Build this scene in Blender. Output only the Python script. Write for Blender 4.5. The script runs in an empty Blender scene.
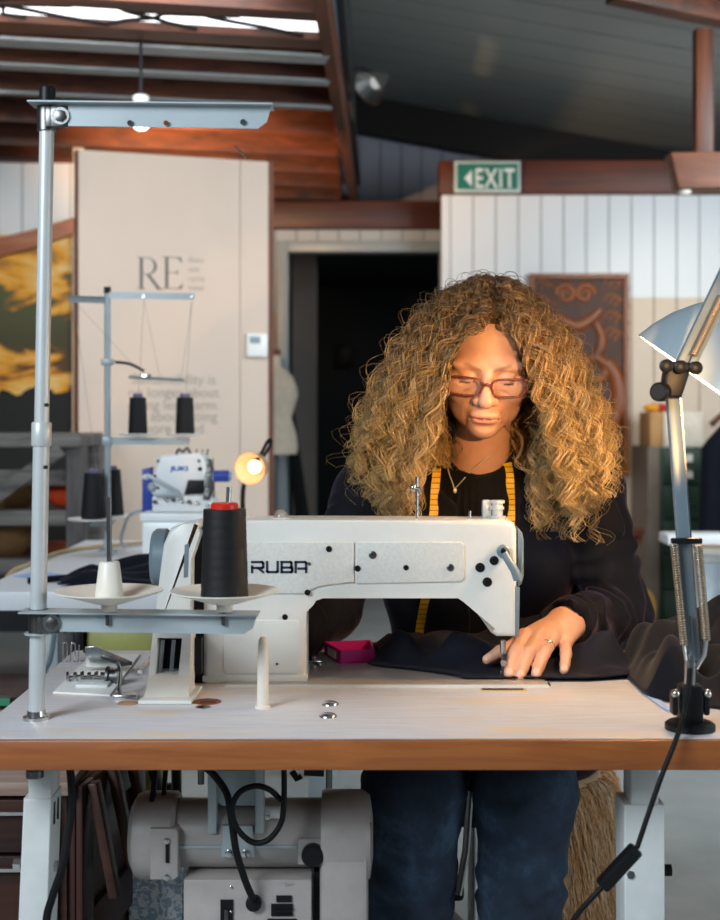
import bpy, bmesh, math, random
import numpy as np
from mathutils import Vector, Matrix, Euler, noise as mnoise

random.seed(7)
np.random.seed(7)
scene = bpy.context.scene
COL = scene.collection
PI = math.pi

# ------------------------------------------------------------------ camera
F = 1300.0          # focal length in pixels of the 720 px wide frame
EYE = 1.18          # camera height
HOR = 414.0         # image row of the horizon
cam_data = bpy.data.cameras.new('camera')
cam = bpy.data.objects.new('camera', cam_data)
COL.objects.link(cam)
cam.location = (0, 0, EYE)
cam.rotation_euler = (math.radians(90), 0, 0)
cam_data.sensor_fit = 'HORIZONTAL'
cam_data.sensor_width = 24.0
cam_data.lens = 24.0 * F / 720.0
cam_data.shift_y = -(460.0 - HOR) / 720.0
cam_data.clip_start = 0.05
cam_data.dof.use_dof = True
cam_data.dof.focus_distance = 2.05
cam_data.dof.aperture_fstop = 4.0
scene.camera = cam

# ------------------------------------------------------------------ exposure, world, big lights
scene.view_settings.view_transform = 'Standard'
scene.view_settings.look = 'None'
scene.view_settings.gamma = 1.0
scene.view_settings.use_curve_mapping = False
scene.view_settings.exposure = 0.0

world = bpy.data.worlds.new('world')
scene.world = world
world.use_nodes = True
bg = world.node_tree.nodes['Background']
bg.inputs['Color'].default_value = (0.62, 0.80, 1.0, 1)
bg.inputs['Strength'].default_value = 0.10


def lamp(name, kind, loc, target, energy, color, size=1.0, size_y=None, spot=None, blend=0.5):
    d = bpy.data.lights.new(name, kind)
    d.energy = energy
    d.color = color
    if kind == 'AREA':
        d.shape = 'RECTANGLE'
        d.size = size
        d.size_y = size_y or size
    else:
        d.shadow_soft_size = size
    if kind == 'SPOT':
        d.spot_size = spot
        d.spot_blend = blend
    o = bpy.data.objects.new(name, d)
    COL.objects.link(o)
    o.location = loc
    if target is not None:
        o.rotation_euler = (Vector(target) - Vector(loc)).to_track_quat('-Z', 'Y').to_euler()
    return o


# daylight from the big workshop window behind the camera, and an added low fill
lamp('window_daylight', 'AREA', (-2.0, -0.45, 2.5), (0.0, 2.1, 0.8), 114, (0.82, 0.92, 1.0), 1.5, 1.2)
lamp('low_fill_light', 'AREA', (2.9, 0.7, 1.3), (0.3, 2.4, 0.5), 30, (0.84, 0.93, 1.0), 1.2, 1.4)  # added fill for the fleece, jeans and table leg, no window stands here
# added warm spot near the camera for face and hair, and the dim light of the back room
lamp('face_fill_spot', 'SPOT', (0.52, 0.60, 1.30), (0.245, 2.24, 1.245), 105, (1.0, 0.56, 0.22), 0.02, None, 0.345, 0.3)
lamp('back_room_light', 'AREA', (0.2, 10.2, 2.36), (0.2, 10.4, 0.0), 5, (0.85, 0.93, 1.0), 0.8, 0.8)
lamp('window_daylight_side', 'AREA', (2.6, 3.6, 2.3), (1.2, 7.6, 1.9), 90, (0.86, 0.95, 1.0), 1.4, 1.2)
# skylight over the left bay
lamp('skylight_daylight', 'AREA', (-1.2, 4.3, 2.58), (-1.0, 5.6, 1.0), 30, (0.95, 0.98, 1.0), 1.8, 0.6)
# ceiling track spots
lamp('track_spot_warm', 'SPOT', (-0.95, 5.85, 2.15), (-0.65, 7.0, 2.85), 150, (1.0, 0.60, 0.30), 0.05, None, 1.9, 0.8)
lamp('track_spot_panel', 'SPOT', (-0.1, 3.4, 2.5), (-0.75, 5.5, 1.5), 30, (1.0, 0.88, 0.78), 0.08, None, 1.1, 0.8)
lamp('track_spot_wall', 'SPOT', (1.3, 6.15, 2.55), (2.0, 7.7, 1.3), 45, (1.0, 0.84, 0.66), 0.08, None, 1.2, 0.9)
lamp('track_spot_mural', 'SPOT', (-1.5, 4.9, 2.5), (-1.9, 7.0, 1.6), 44, (1.0, 0.94, 0.86), 0.06, None, 1.1, 0.8)


# ------------------------------------------------------------------ helpers
def P(px, py, Y):
    """the point at distance Y that the photograph shows at (px, py)"""
    return Vector(((px - 360.0) * Y / F, Y, EYE - (py - HOR) * Y / F))


def srgb(h):
    h = h.lstrip('#')
    c = [int(h[i:i + 2], 16) / 255 for i in (0, 2, 4)]
    return tuple((x / 12.92 if x <= 0.04045 else ((x + 0.055) / 1.055) ** 2.4) for x in c) + (1.0,)


def new_mat(name):
    m = bpy.data.materials.new(name)
    m.use_nodes = True
    nt = m.node_tree
    b = nt.nodes['Principled BSDF']
    return m, nt, b


def N(nt, typ, **kw):
    n = nt.nodes.new(typ)
    for k, v in kw.items():
        if k in n.inputs:
            n.inputs[k].default_value = v
        else:
            setattr(n, k, v)
    return n


def ramp(nt, stops):
    r = nt.nodes.new('ShaderNodeValToRGB')
    e = r.color_ramp.elements
    while len(e) < len(stops):
        e.new(0.5)
    for i, (p, c) in enumerate(stops):
        e[i].position = p
        e[i].color = c
    return r


def coords(nt, scale=(1, 1, 1), rot=(0, 0, 0), kind='Object'):
    tc = nt.nodes.new('ShaderNodeTexCoord')
    mp = nt.nodes.new('ShaderNodeMapping')
    mp.inputs['Scale'].default_value = scale
    mp.inputs['Rotation'].default_value = rot
    nt.links.new(tc.outputs[kind], mp.inputs['Vector'])
    return mp.outputs['Vector']


def plain(name, col, rough=0.5, metal=0.0, var=0.12, scale=14.0, bump=0.0, bscale=200.0, coat=0.0, spec=None, sheen=0.0):
    if spec is None and int(col[1:3], 16) + int(col[3:5], 16) + int(col[5:7], 16) < 110:
        spec = 0.22
    m, nt, b = new_mat(name)
    c = srgb(col)
    v = coords(nt)
    nz = N(nt, 'ShaderNodeTexNoise', Scale=scale, Detail=5.0, Roughness=0.6)
    nt.links.new(v, nz.inputs['Vector'])
    lo = tuple(x * (1 - var) for x in c[:3]) + (1,)
    hi = tuple(min(1, x * (1 + var)) for x in c[:3]) + (1,)
    r = ramp(nt, [(0.3, lo), (0.7, hi)])
    nt.links.new(nz.outputs['Fac'], r.inputs['Fac'])
    nt.links.new(r.outputs['Color'], b.inputs['Base Color'])
    b.inputs['Roughness'].default_value = rough
    b.inputs['Metallic'].default_value = metal
    if coat:
        b.inputs['Coat Weight'].default_value = coat
    if spec is not None:
        b.inputs['Specular IOR Level'].default_value = spec
    if sheen:
        b.inputs['Sheen Weight'].default_value = sheen
        b.inputs['Sheen Roughness'].default_value = 0.4
    if bump:
        n2 = N(nt, 'ShaderNodeTexNoise', Scale=bscale, Detail=3.0)
        nt.links.new(v, n2.inputs['Vector'])
        bp = N(nt, 'ShaderNodeBump', Strength=bump, Distance=0.002)
        nt.links.new(n2.outputs['Fac'], bp.inputs['Height'])
        nt.links.new(bp.outputs['Normal'], b.inputs['Normal'])
    return m


def wood(name, dark, light, rough=0.5, axis='X', freq=1.0, knots=False, coat=0.0):
    m, nt, b = new_mat(name)
    sc = {'X': (1.2, 14, 14), 'Y': (14, 1.2, 14), 'Z': (14, 14, 1.2)}[axis]
    v = coords(nt, tuple(s * freq for s in sc))
    nz = N(nt, 'ShaderNodeTexNoise', Scale=1.6, Detail=8.0, Roughness=0.62, Distortion=0.9)
    nt.links.new(v, nz.inputs['Vector'])
    r = ramp(nt, [(0.28, srgb(dark)), (0.5, tuple((a + c) / 2 for a, c in zip(srgb(dark), srgb(light)))), (0.72, srgb(light))])
    nt.links.new(nz.outputs['Fac'], r.inputs['Fac'])
    out = r.outputs['Color']
    if knots:
        v2 = coords(nt, (3.0, 9.0, 9.0) if axis == 'X' else (9, 3, 9) if axis == 'Y' else (9, 9, 3))
        vo = N(nt, 'ShaderNodeTexVoronoi', Scale=1.0)
        nt.links.new(v2, vo.inputs['Vector'])
        kr = ramp(nt, [(0.06, (0.15, 0.12, 0.1, 1)), (0.2, (1, 1, 1, 1))])
        nt.links.new(vo.outputs['Distance'], kr.inputs['Fac'])
        mx = N(nt, 'ShaderNodeMix', data_type='RGBA', blend_type='MULTIPLY')
        mx.inputs[0].default_value = 1.0
        nt.links.new(out, mx.inputs[6])
        nt.links.new(kr.outputs['Color'], mx.inputs[7])
        out = mx.outputs[2]
    nt.links.new(out, b.inputs['Base Color'])
    b.inputs['Roughness'].default_value = rough
    if coat:
        b.inputs['Coat Weight'].default_value = coat
    bp = N(nt, 'ShaderNodeBump', Strength=0.15, Distance=0.002)
    nt.links.new(nz.outputs['Fac'], bp.inputs['Height'])
    nt.links.new(bp.outputs['Normal'], b.inputs['Normal'])
    return m


def emit(name, col, strength):
    m, nt, b = new_mat(name)
    b.inputs['Base Color'].default_value = srgb(col)
    b.inputs['Emission Color'].default_value = srgb(col)
    b.inputs['Emission Strength'].default_value = strength
    return m


WL = {}     # world location of everything that parents something


def world_loc(o):
    return WL.get(o.name, Vector((0, 0, 0)))


def link_mesh(name, me, mats, parent=None, smooth=35):
    o = bpy.data.objects.new(name, me)
    COL.objects.link(o)
    if not isinstance(mats, (list, tuple)):
        mats = [mats]
    for m in mats:
        me.materials.append(m)
    if parent is not None:
        w = world_loc(parent)
        me.transform(Matrix.Translation(-w))
        o.parent = parent
        WL[o.name] = w
    if smooth is not None:
        me.polygons.foreach_set('use_smooth', [True] * len(me.polygons))
        me.set_sharp_from_angle(angle=math.radians(smooth))
    return o


def props(o, label=None, cat=None, group=None, kind=None):
    if label: o['label'] = label
    if cat: o['category'] = cat
    if group: o['group'] = group
    if kind: o['kind'] = kind
    return o


def thing(name, label, cat, loc=(0, 0, 0), group=None):
    o = bpy.data.objects.new(name, None)
    o.empty_display_size = 0.05
    COL.objects.link(o)
    o.location = loc
    WL[o.name] = Vector(loc)
    return props(o, label, cat, group)


def axes(d):
    d = Vector(d).normalized()
    u = d.orthogonal().normalized()
    return d, u, d.cross(u)


class MB:
    """collects shapes in world space and links them as one mesh object"""

    def __init__(self):
        self.bm = bmesh.new()
        self.mi = 0

    def _f(self, vs, smooth=None):
        try:
            f = self.bm.faces.new(vs)
            f.material_index = self.mi
            return f
        except ValueError:
            return None

    def box(self, c, s, rot=None, bevel=0.0, seg=2):
        c = Vector(c); hx, hy, hz = [x / 2 for x in s]
        R = rot if isinstance(rot, Matrix) else (Euler(rot).to_matrix() if rot else Matrix.Identity(3))
        vs = [self.bm.verts.new(c + R @ Vector((x, y, z))) for x in (-hx, hx) for y in (-hy, hy) for z in (-hz, hz)]
        fs = [self._f([vs[i] for i in q]) for q in ((0, 1, 3, 2), (4, 6, 7, 5), (0, 4, 5, 1), (2, 3, 7, 6), (0, 2, 6, 4), (1, 5, 7, 3))]
        if bevel:
            es = list({e for f in fs for e in f.edges})
            bmesh.ops.bevel(self.bm, geom=es, offset=bevel, segments=seg, affect='EDGES', profile=0.5, material=self.mi)
        return self

    def span(self, a, b, bevel=0.0):
        a = Vector(a); b = Vector(b)
        return self.box((a + b) / 2, [abs(x) for x in (b - a)], None, bevel)

    def bar(self, p0, p1, w, h, up=(0, 0, 1), bevel=0.0):
        """a straight bar of width w across and height h along up"""
        p0 = Vector(p0); p1 = Vector(p1)
        d = (p1 - p0); L = d.length; d.normalize()
        s = d.cross(Vector(up)).normalized(); u = s.cross(d)
        R = Matrix((d, s, u)).transposed()
        return self.box((p0 + p1) / 2, (L, w, h), R, bevel)

    def tube(self, pts, r, n=12, caps=True, closed=False):
        pts = [Vector(p) for p in pts]
        rs = r if isinstance(r, (list, tuple)) else [r] * len(pts)
        d, u, w = axes(pts[1] - pts[0])
        rings = []
        m = len(pts)
        for i, p in enumerate(pts):
            if closed:
                t = pts[(i + 1) % m] - pts[i - 1]
            else:
                t = pts[min(i + 1, m - 1)] - pts[max(i - 1, 0)]
            t.normalize()
            u = (u - t * u.dot(t))
            u = u.normalized() if u.length > 1e-6 else t.orthogonal().normalized()
            w = t.cross(u)
            rings.append([self.bm.verts.new(p + (u * math.cos(2 * PI * k / n) + w * math.sin(2 * PI * k / n)) * rs[i]) for k in range(n)])
        for i in range(m if closed else m - 1):
            a, b = rings[i], rings[(i + 1) % m]
            for k in range(n):
                self._f([a[k], a[(k + 1) % n], b[(k + 1) % n], b[k]])
        if caps and not closed:
            self._f(rings[0][::-1]); self._f(rings[-1])
        return self

    def cyl(self, p0, p1, r0, r1=None, n=24):
        return self.tube([p0, p1], [r0, r0 if r1 is None else r1], n)

    def lathe(self, prof, o, axis=(0, 0, 1), n=32):
        """prof: (radius, height) pairs along axis from o"""
        o = Vector(o); d, u, w = axes(axis)
        rings = []
        for r, h in prof:
            if r < 1e-6:
                rings.append([self.bm.verts.new(o + d * h)])
            else:
                rings.append([self.bm.verts.new(o + d * h + (u * math.cos(2 * PI * k / n) + w * math.sin(2 * PI * k / n)) * r) for k in range(n)])
        for a, b in zip(rings, rings[1:]):
            for k in range(n):
                k2 = (k + 1) % n
                if len(a) == 1 and len(b) == 1: continue
                if len(a) == 1: self._f([a[0], b[k2], b[k]])
                elif len(b) == 1: self._f([a[k], a[k2], b[0]])
                else: self._f([a[k], a[k2], b[k2], b[k]])
        if len(rings[0]) > 1: self._f(rings[0][::-1])
        if len(rings[-1]) > 1: self._f(rings[-1])
        return self

    def prism(self, poly, d, bevel=0.0, seg=3):
        """poly: world points of one flat face, pushed along vector d"""
        d = Vector(d)
        a = [self.bm.verts.new(Vector(p)) for p in poly]
        b = [self.bm.verts.new(Vector(p) + d) for p in poly]
        n = len(a)
        f0 = self._f(a); f1 = self._f(b[::-1])
        fs = [f0, f1]
        for i in range(n):
            fs.append(self._f([a[i], b[i], b[(i + 1) % n], a[(i + 1) % n]]))
        if bevel:
            es = list({e for f in (f0, f1) for e in f.edges})
            bmesh.ops.bevel(self.bm, geom=es, offset=bevel, segments=seg, affect='EDGES', profile=0.5, material=self.mi)
        return self

    def ball(self, c, r, n=16, sc=(1, 1, 1)):
        M = Matrix.Translation(Vector(c)) @ Matrix.Diagonal((*[r * s for s in sc], 1))
        g = bmesh.ops.create_uvsphere(self.bm, u_segments=n, v_segments=max(6, n * 2 // 3), radius=1.0, matrix=M)
        for v in g['verts']:
            for f in v.link_faces:
                f.material_index = self.mi
        return self

    def grid(self, fn, nu, nv):
        vs = [[self.bm.verts.new(Vector(fn(i / nu, j / nv))) for j in range(nv + 1)] for i in range(nu + 1)]
        for i in range(nu):
            for j in range(nv):
                self._f([vs[i][j], vs[i + 1][j], vs[i + 1][j + 1], vs[i][j + 1]])
        return self

    def text(self, body, loc, size, align='LEFT', rot=(PI / 2, 0, 0), ex=0.0005, xs=1.0, bold=0.0, space=1.0, line=1.0):
        cu = bpy.data.curves.new('lettering', 'FONT')
        cu.body = body; cu.size = size; cu.align_x = align; cu.extrude = ex; cu.offset = bold
        cu.space_character = space; cu.space_line = line
        o = bpy.data.objects.new('lettering', cu)
        COL.objects.link(o)
        dg = bpy.context.evaluated_depsgraph_get()
        me = bpy.data.meshes.new_from_object(o.evaluated_get(dg))
        me.transform(Matrix.Translation(Vector(loc)) @ Euler(rot).to_matrix().to_4x4() @ Matrix.Diagonal((xs, 1, 1, 1)))
        n0 = len(self.bm.faces)
        self.bm.from_mesh(me)
        self.bm.faces.ensure_lookup_table()
        for f in self.bm.faces[n0:]:
            f.material_index = self.mi
        bpy.data.objects.remove(o); bpy.data.curves.remove(cu); bpy.data.meshes.remove(me)
        return self

    def build(self, name, mats, parent=None, smooth=35):
        bmesh.ops.recalc_face_normals(self.bm, faces=self.bm.faces)
        me = bpy.data.meshes.new(name)
        self.bm.to_mesh(me)
        self.bm.free()
        return link_mesh(name, me, mats, parent, smooth)


def copy_tree(o, parent=None):
    c = o.copy()
    COL.objects.link(c)
    c.parent = parent
    WL[c.name] = world_loc(o)
    for ch in list(o.children):
        copy_tree(ch, c)
    return c


def bez(p0, p1, p2, p3, n):
    p0, p1, p2, p3 = [Vector(p) for p in (p0, p1, p2, p3)]
    out = []
    for i in range(n + 1):
        t = i / n; s = 1 - t
        out.append(p0 * s**3 + p1 * 3 * s * s * t + p2 * 3 * s * t * t + p3 * t**3)
    return out


def smooth_path(pts, n=8):
    """Catmull-Rom through pts"""
    pts = [Vector(p) for p in pts]
    q = [2 * pts[0] - pts[1]] + pts + [2 * pts[-1] - pts[-2]]
    out = []
    for i in range(1, len(q) - 2):
        a, b, c, d = q[i - 1:i + 3]
        for k in range(n):
            t = k / n
            out.append(0.5 * ((2 * b) + (c - a) * t + (2 * a - 5 * b + 4 * c - d) * t * t + (3 * b - a - 3 * c + d) * t**3))
    out.append(pts[-1])
    return out


# ------------------------------------------------------------------ materials
M = {}
M['white_metal'] = plain('painted pale metal', '#d5d8d6', 0.38, 0.0, 0.05, 30, 0.06, 500)
M['machine_white'] = plain('enamelled machine white', '#dcdcd6', 0.32, 0.0, 0.04, 18, 0.04, 350)
M['machine_plate'] = plain('speckled grey enamel', '#cfd0cb', 0.42, 0.0, 0.08, 260, 0.12, 700)
M['grey_paint'] = plain('grey painted steel', '#a9b4b8', 0.36, 0.1, 0.06, 20, 0.05, 300)
M['blue_grey'] = plain('blue grey enamel', '#75858f', 0.35, 0.1, 0.06, 15)
M['motor_grey'] = plain('grey motor casting', '#aaa39e', 0.42, 0.0, 0.10, 18, 0.10, 260)
M['steel'] = plain('bright steel', '#c9c9c6', 0.22, 1.0, 0.10, 40)
M['dark_steel'] = plain('dark oiled steel', '#6d6d6c', 0.35, 1.0, 0.15, 30)
M['black'] = plain('black plastic', '#17181a', 0.42, 0.0, 0.15, 20)
M['rubber'] = plain('black rubber', '#111213', 0.55, 0.0, 0.15, 30)
M['black_thread'] = None
M['red'] = plain('red plastic', '#d0281c', 0.35)
M['cream_plastic'] = plain('cream plastic', '#e8e0d2', 0.4, 0, 0.04)
M['white_plastic'] = plain('white plastic', '#e9e8e4', 0.35, 0, 0.03)
M['pink'] = plain('pink plastic', '#d6288c', 0.38, 0, 0.06)
M['white_paint'] = plain('white paint', '#e4e6e6', 0.55, 0, 0.03, 6)
M['navy'] = plain('dark navy cloth', '#12151f', 0.9, 0, 0.2, 40, 0.3, 900, spec=0.15, sheen=0.1)
M['paper'] = plain('white paper', '#eeeeea', 0.7, 0, 0.02)
M['blue'] = plain('cobalt plastic', '#2340a0', 0.4)
M['light_blue'] = plain('pale blue tape', '#9fb9e6', 0.6)
M['copper'] = plain('copper bush', '#8a4a26', 0.4, 0.3)
M['gold'] = plain('gold', '#e0c27a', 0.2, 1.0, 0.05)


def thread_mat():
    m, nt, b = new_mat('wound black thread')
    v = coords(nt, (1, 1, 1))
    w = N(nt, 'ShaderNodeTexWave', Scale=420.0, Distortion=1.5, wave_type='BANDS', bands_direction='Z')
    nt.links.new(v, w.inputs['Vector'])
    r = ramp(nt, [(0.2, srgb('#0d0d0f')), (0.9, srgb('#1d1d20'))])
    nt.links.new(w.outputs['Fac'], r.inputs['Fac'])
    nt.links.new(r.outputs['Color'], b.inputs['Base Color'])
    b.inputs['Roughness'].default_value = 0.55
    b.inputs['Specular IOR Level'].default_value = 0.3
    bp = N(nt, 'ShaderNodeBump', Strength=0.25, Distance=0.0006)
    nt.links.new(w.outputs['Fac'], bp.inputs['Height'])
    nt.links.new(bp.outputs['Normal'], b.inputs['Normal'])
    return m


M['black_thread'] = thread_mat()
M['timber_x'] = wood('stained timber along x', '#2a120a', '#6e381c', 0.55, 'X', 0.8, True)
M['timber_y'] = wood('stained timber along y', '#2c140c', '#6e3a20', 0.6, 'Y', 0.8)
M['timber_z'] = wood('stained timber upright', '#3a180b', '#7a3e1e', 0.5, 'Z', 0.8)
M['beam'] = wood('red stained beam', '#35150a', '#6e3218', 0.5, 'X', 0.8)
M['old_wood'] = wood('weathered grey wood', '#3c3a3a', '#77736f', 0.8, 'X', 1.5)
M['dark_chest'] = wood('dark chest wood', '#20110c', '#4a2819', 0.42, 'X', 1.0)
M['chest_door'] = wood('dark chest door wood', '#2a1511', '#4f2c22', 0.42, 'Z', 1.0)
M['carved'] = wood('carved brown wood', '#6a330c', '#985218', 0.45, 'Z', 1.0)
M['carved_dark'] = wood('carved ground wood', '#361c10', '#54301b', 0.6, 'Z', 1.5)
M['edge_wood'] = wood('oiled plywood edge', '#83441c', '#ae6730', 0.42, 'X', 2.2, False, 0.2)
# ================================================================== the room
def struct(name, mb, mat, smooth=35):
    return props(mb.build(name, mat, None, smooth), None, None, None, 'structure')


def concrete():
    m, nt, b = new_mat('polished concrete')
    v = coords(nt)
    n1 = N(nt, 'ShaderNodeTexNoise', Scale=1.4, Detail=9.0, Roughness=0.65)
    nt.links.new(v, n1.inputs['Vector'])
    r = ramp(nt, [(0.3, srgb('#8b8f8e')), (0.7, srgb('#b9bcba'))])
    nt.links.new(n1.outputs['Fac'], r.inputs['Fac'])
    nt.links.new(r.outputs['Color'], b.inputs['Base Color'])
    b.inputs['Roughness'].default_value = 0.45
    return m


def boards(name, up, low, split, pitch, axis='x', rough=0.55):
    """vertical tongue and groove boards, painted in two colours that meet at height split"""
    m, nt, b = new_mat(name)
    tc = nt.nodes.new('ShaderNodeTexCoord')
    sx = nt.nodes.new('ShaderNodeSeparateXYZ')
    nt.links.new(tc.outputs['Object'], sx.inputs[0])
    dv = N(nt, 'ShaderNodeMath', operation='DIVIDE'); dv.inputs[1].default_value = pitch
    nt.links.new(sx.outputs[{'x': 0, 'y': 1}[axis]], dv.inputs[0])
    fr = N(nt, 'ShaderNodeMath', operation='FRACT'); nt.links.new(dv.outputs[0], fr.inputs[0])
    groove = ramp(nt, [(0.0, (0, 0, 0, 1)), (0.05, (1, 1, 1, 1)), (0.95, (1, 1, 1, 1)), (1.0, (0, 0, 0, 1))])
    nt.links.new(fr.outputs[0], groove.inputs['Fac'])
    gt = N(nt, 'ShaderNodeMath', operation='GREATER_THAN'); gt.inputs[1].default_value = split
    nt.links.new(sx.outputs[2], gt.inputs[0])
    mx = N(nt, 'ShaderNodeMix', data_type='RGBA')
    mx.inputs[6].default_value = srgb(low); mx.inputs[7].default_value = srgb(up)
    nt.links.new(gt.outputs[0], mx.inputs[0])
    m2 = N(nt, 'ShaderNodeMix', data_type='RGBA', blend_type='MULTIPLY'); m2.inputs[0].default_value = 0.55
    nt.links.new(mx.outputs[2], m2.inputs[6]); nt.links.new(groove.outputs['Color'], m2.inputs[7])
    nt.links.new(m2.outputs[2], b.inputs['Base Color'])
    b.inputs['Roughness'].default_value = rough
    bp = N(nt, 'ShaderNodeBump', Strength=0.8, Distance=0.006)
    nt.links.new(groove.outputs['Color'], bp.inputs['Height'])
    nt.links.new(bp.outputs['Normal'], b.inputs['Normal'])
    return m


M['concrete'] = concrete()
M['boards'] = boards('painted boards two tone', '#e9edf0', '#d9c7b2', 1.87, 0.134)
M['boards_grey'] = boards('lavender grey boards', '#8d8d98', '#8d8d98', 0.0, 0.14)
M['boards_white'] = boards('white boards', '#eceeee', '#eceeee', 0.0, 0.13)
M['ceiling'] = boards('grey ceiling boards', '#9aa09d', '#9aa09d', 0.0, 0.30, 'y', 0.5)
M['boards_shaded'] = boards('shaded boards two tone', '#a3abb0', '#b39a82', 1.82, 0.134)  # same wall boards, with the dimness round the doorway put into the colour
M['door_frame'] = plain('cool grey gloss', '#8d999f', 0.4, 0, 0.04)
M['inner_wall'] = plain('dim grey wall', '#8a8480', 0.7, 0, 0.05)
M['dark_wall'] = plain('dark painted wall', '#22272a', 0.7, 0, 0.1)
M['deck'] = wood('roof deck timber', '#22110a', '#5a2f1a', 0.7, 'X', 0.7)

struct('floor', MB().span((-5, -2, -0.05), (5, 13, 0)), M['concrete'])

WY, DY, GY = 7.7, 8.2, 8.9     # white board wall, doorway wall, gable wall
zx = lambda x: 3.34 - 0.176 * (x + 0.1)     # underside of the sloping roof
# white board wall, from its free end to the far side
struct('wall_back', MB().span((0.485, WY, 0), (3.6, WY + 0.09, 2.476)), M['boards'])
# wall with the doorway
X0, X1, ZT = -0.462, 0.505, 2.21
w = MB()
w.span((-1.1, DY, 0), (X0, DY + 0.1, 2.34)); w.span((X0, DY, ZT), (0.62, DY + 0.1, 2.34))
struct('wall_doorway', w, M['boards_shaded'])
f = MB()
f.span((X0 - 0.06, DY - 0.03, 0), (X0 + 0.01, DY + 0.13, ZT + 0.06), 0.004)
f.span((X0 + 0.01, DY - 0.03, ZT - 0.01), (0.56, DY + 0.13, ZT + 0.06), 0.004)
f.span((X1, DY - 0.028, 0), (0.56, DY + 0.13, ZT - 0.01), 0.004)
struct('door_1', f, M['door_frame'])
# the dim room beyond
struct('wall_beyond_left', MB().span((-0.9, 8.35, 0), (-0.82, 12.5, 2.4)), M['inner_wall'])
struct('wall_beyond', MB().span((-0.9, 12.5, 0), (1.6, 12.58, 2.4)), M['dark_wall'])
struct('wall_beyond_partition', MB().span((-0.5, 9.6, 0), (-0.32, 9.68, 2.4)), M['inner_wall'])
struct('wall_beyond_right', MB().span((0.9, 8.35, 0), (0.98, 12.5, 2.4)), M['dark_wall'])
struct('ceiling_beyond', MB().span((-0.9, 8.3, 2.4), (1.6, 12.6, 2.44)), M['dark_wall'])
# brown lintel over the doorway
struct('trim_1', MB().span((-1.2, DY - 0.06, 2.345), (0.52, DY + 0.06, 2.515), 0.006), wood('lintel timber', '#2c120a', '#5b2b18', 0.5, 'X', 0.8))
# red beam on top of the white wall
struct('trim_2', MB().span((0.465, WY - 0.06, 2.478), (3.6, WY + 0.12, 2.672), 0.008), M['beam'])
# gable wall above the lintel
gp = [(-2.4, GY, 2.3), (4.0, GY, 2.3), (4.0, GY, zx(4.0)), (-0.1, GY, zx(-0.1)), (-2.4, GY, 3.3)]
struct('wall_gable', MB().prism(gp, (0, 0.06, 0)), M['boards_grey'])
# black rafter along the gable
rp = [(-0.2, GY - 0.16, zx(-0.2)), (4.0, GY - 0.16, zx(4.0)), (4.0, GY - 0.16, zx(4.0) - 0.26), (-0.2, GY - 0.16, zx(-0.2) - 0.24)]
struct('trim_3', MB().prism(rp, (0, 0.14, 0)), plain('black stained rafter', '#15100e', 0.6))
# sloping roof on the right, boards running across
cp = [(-0.12, -1.5, zx(-0.12)), (4.2, -1.5, zx(4.2)), (4.2, -1.5, zx(4.2) + 0.06), (-0.12, -1.5, zx(-0.12) + 0.06)]
struct('ceiling', MB().prism(cp, (0, 10.6, 0)), M['ceiling'])
# left bay: flat deck over joists, opened by the skylight
rot = 0.20
cR, sR = math.cos(rot), math.sin(rot)


def lay(x, y):      # left bay runs a little askew to the hall
    return Vector((-0.15 + (x + 0.15) * cR - y * sR, 4.9 + (x + 0.15) * sR + y * cR, 0))


def joist(y, z0, z1, wdt, x0=-4.2, x1=None):
    if x1 is None:
        x1 = -.15 + (.025 + y * sR) / cR
    a = lay(x0, y); b = lay(x1, y)
    zc = (z0 + z1) / 2
    return MB().bar((a.x, a.y, zc), (b.x, b.y, zc), wdt, z1 - z0)


ZC = 2.66
struct('ceiling_left', MB().span((-5, 5.4, ZC + .10), (-.13, 9.2, ZC + .14)), M['deck'])
struct('ceiling_left_near', MB().span((-5, .8, ZC + .10), (-.16, 4.0, ZC + .14)), M['deck'])
grey_strip = plain('grey metal strip', '#8f9494', 0.5)
jy = [0.02, 0.36, 0.79, 1.35, 1.88, 2.36, 2.80, 3.25, 3.70]
for i, y in enumerate(jy):
    z0 = ZC - 0.13
    struct('trim_%d' % (10 + i), joist(y, z0, ZC + 0.10, 0.05), M['timber_x'])
    if i < 3:
        struct('trim_%d' % (30 + i), joist(y, z0 - 0.012, z0 - 0.001, [.105, .075, .05][i]), grey_strip)
# skylight pane between the first joists with bare twigs lying over it
struct('trim_40', joist(-0.135, ZC - 0.128, ZC + 0.02, 0.13), M['timber_x'])
struct('trim_41', joist(-0.50, ZC - 0.14, ZC + 0.10, 0.10), M['deck'])
a0, a1 = lay(-4.2, -0.45), lay(-0.22, -0.45)
b0, b1 = lay(-4.2, -0.20), lay(-0.18, -0.20)
sk = MB().prism([(a0.x, a0.y, ZC - 0.10), (a1.x, a1.y, ZC - 0.10), (b1.x, b1.y, ZC - 0.10), (b0.x, b0.y, ZC - 0.10)], (0, 0, 0.01))
struct('window_1', sk, emit('bright overcast sky', '#f2f6fb', 2.2))
tw = MB()
rr = random.Random(3)
for k in range(14):
    x = -3.2 + k * 0.2
    pts = []
    a = rr.uniform(-0.15, 0.15)
    for t in range(6):
        q = lay(x + a * t + rr.uniform(-.03, .03), -0.45 + 0.05 * t)
        pts.append((q.x, q.y, ZC - 0.118 + rr.uniform(0, 0.010)))
    tw.tube(pts, 0.007, 6)
    if k % 2:
        p = Vector(pts[2]); tw.tube([p, p + Vector((0.12, 0.05, 0.01)), p + Vector((0.26, 0.03, 0.0))], 0.005, 6)
tg = tw.build('creeper', plain('dark creeper stem', '#1d1714', 0.8))
props(tg, 'bare dark creeper stems lying over the skylight', 'creeper', None, 'stuff')
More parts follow.
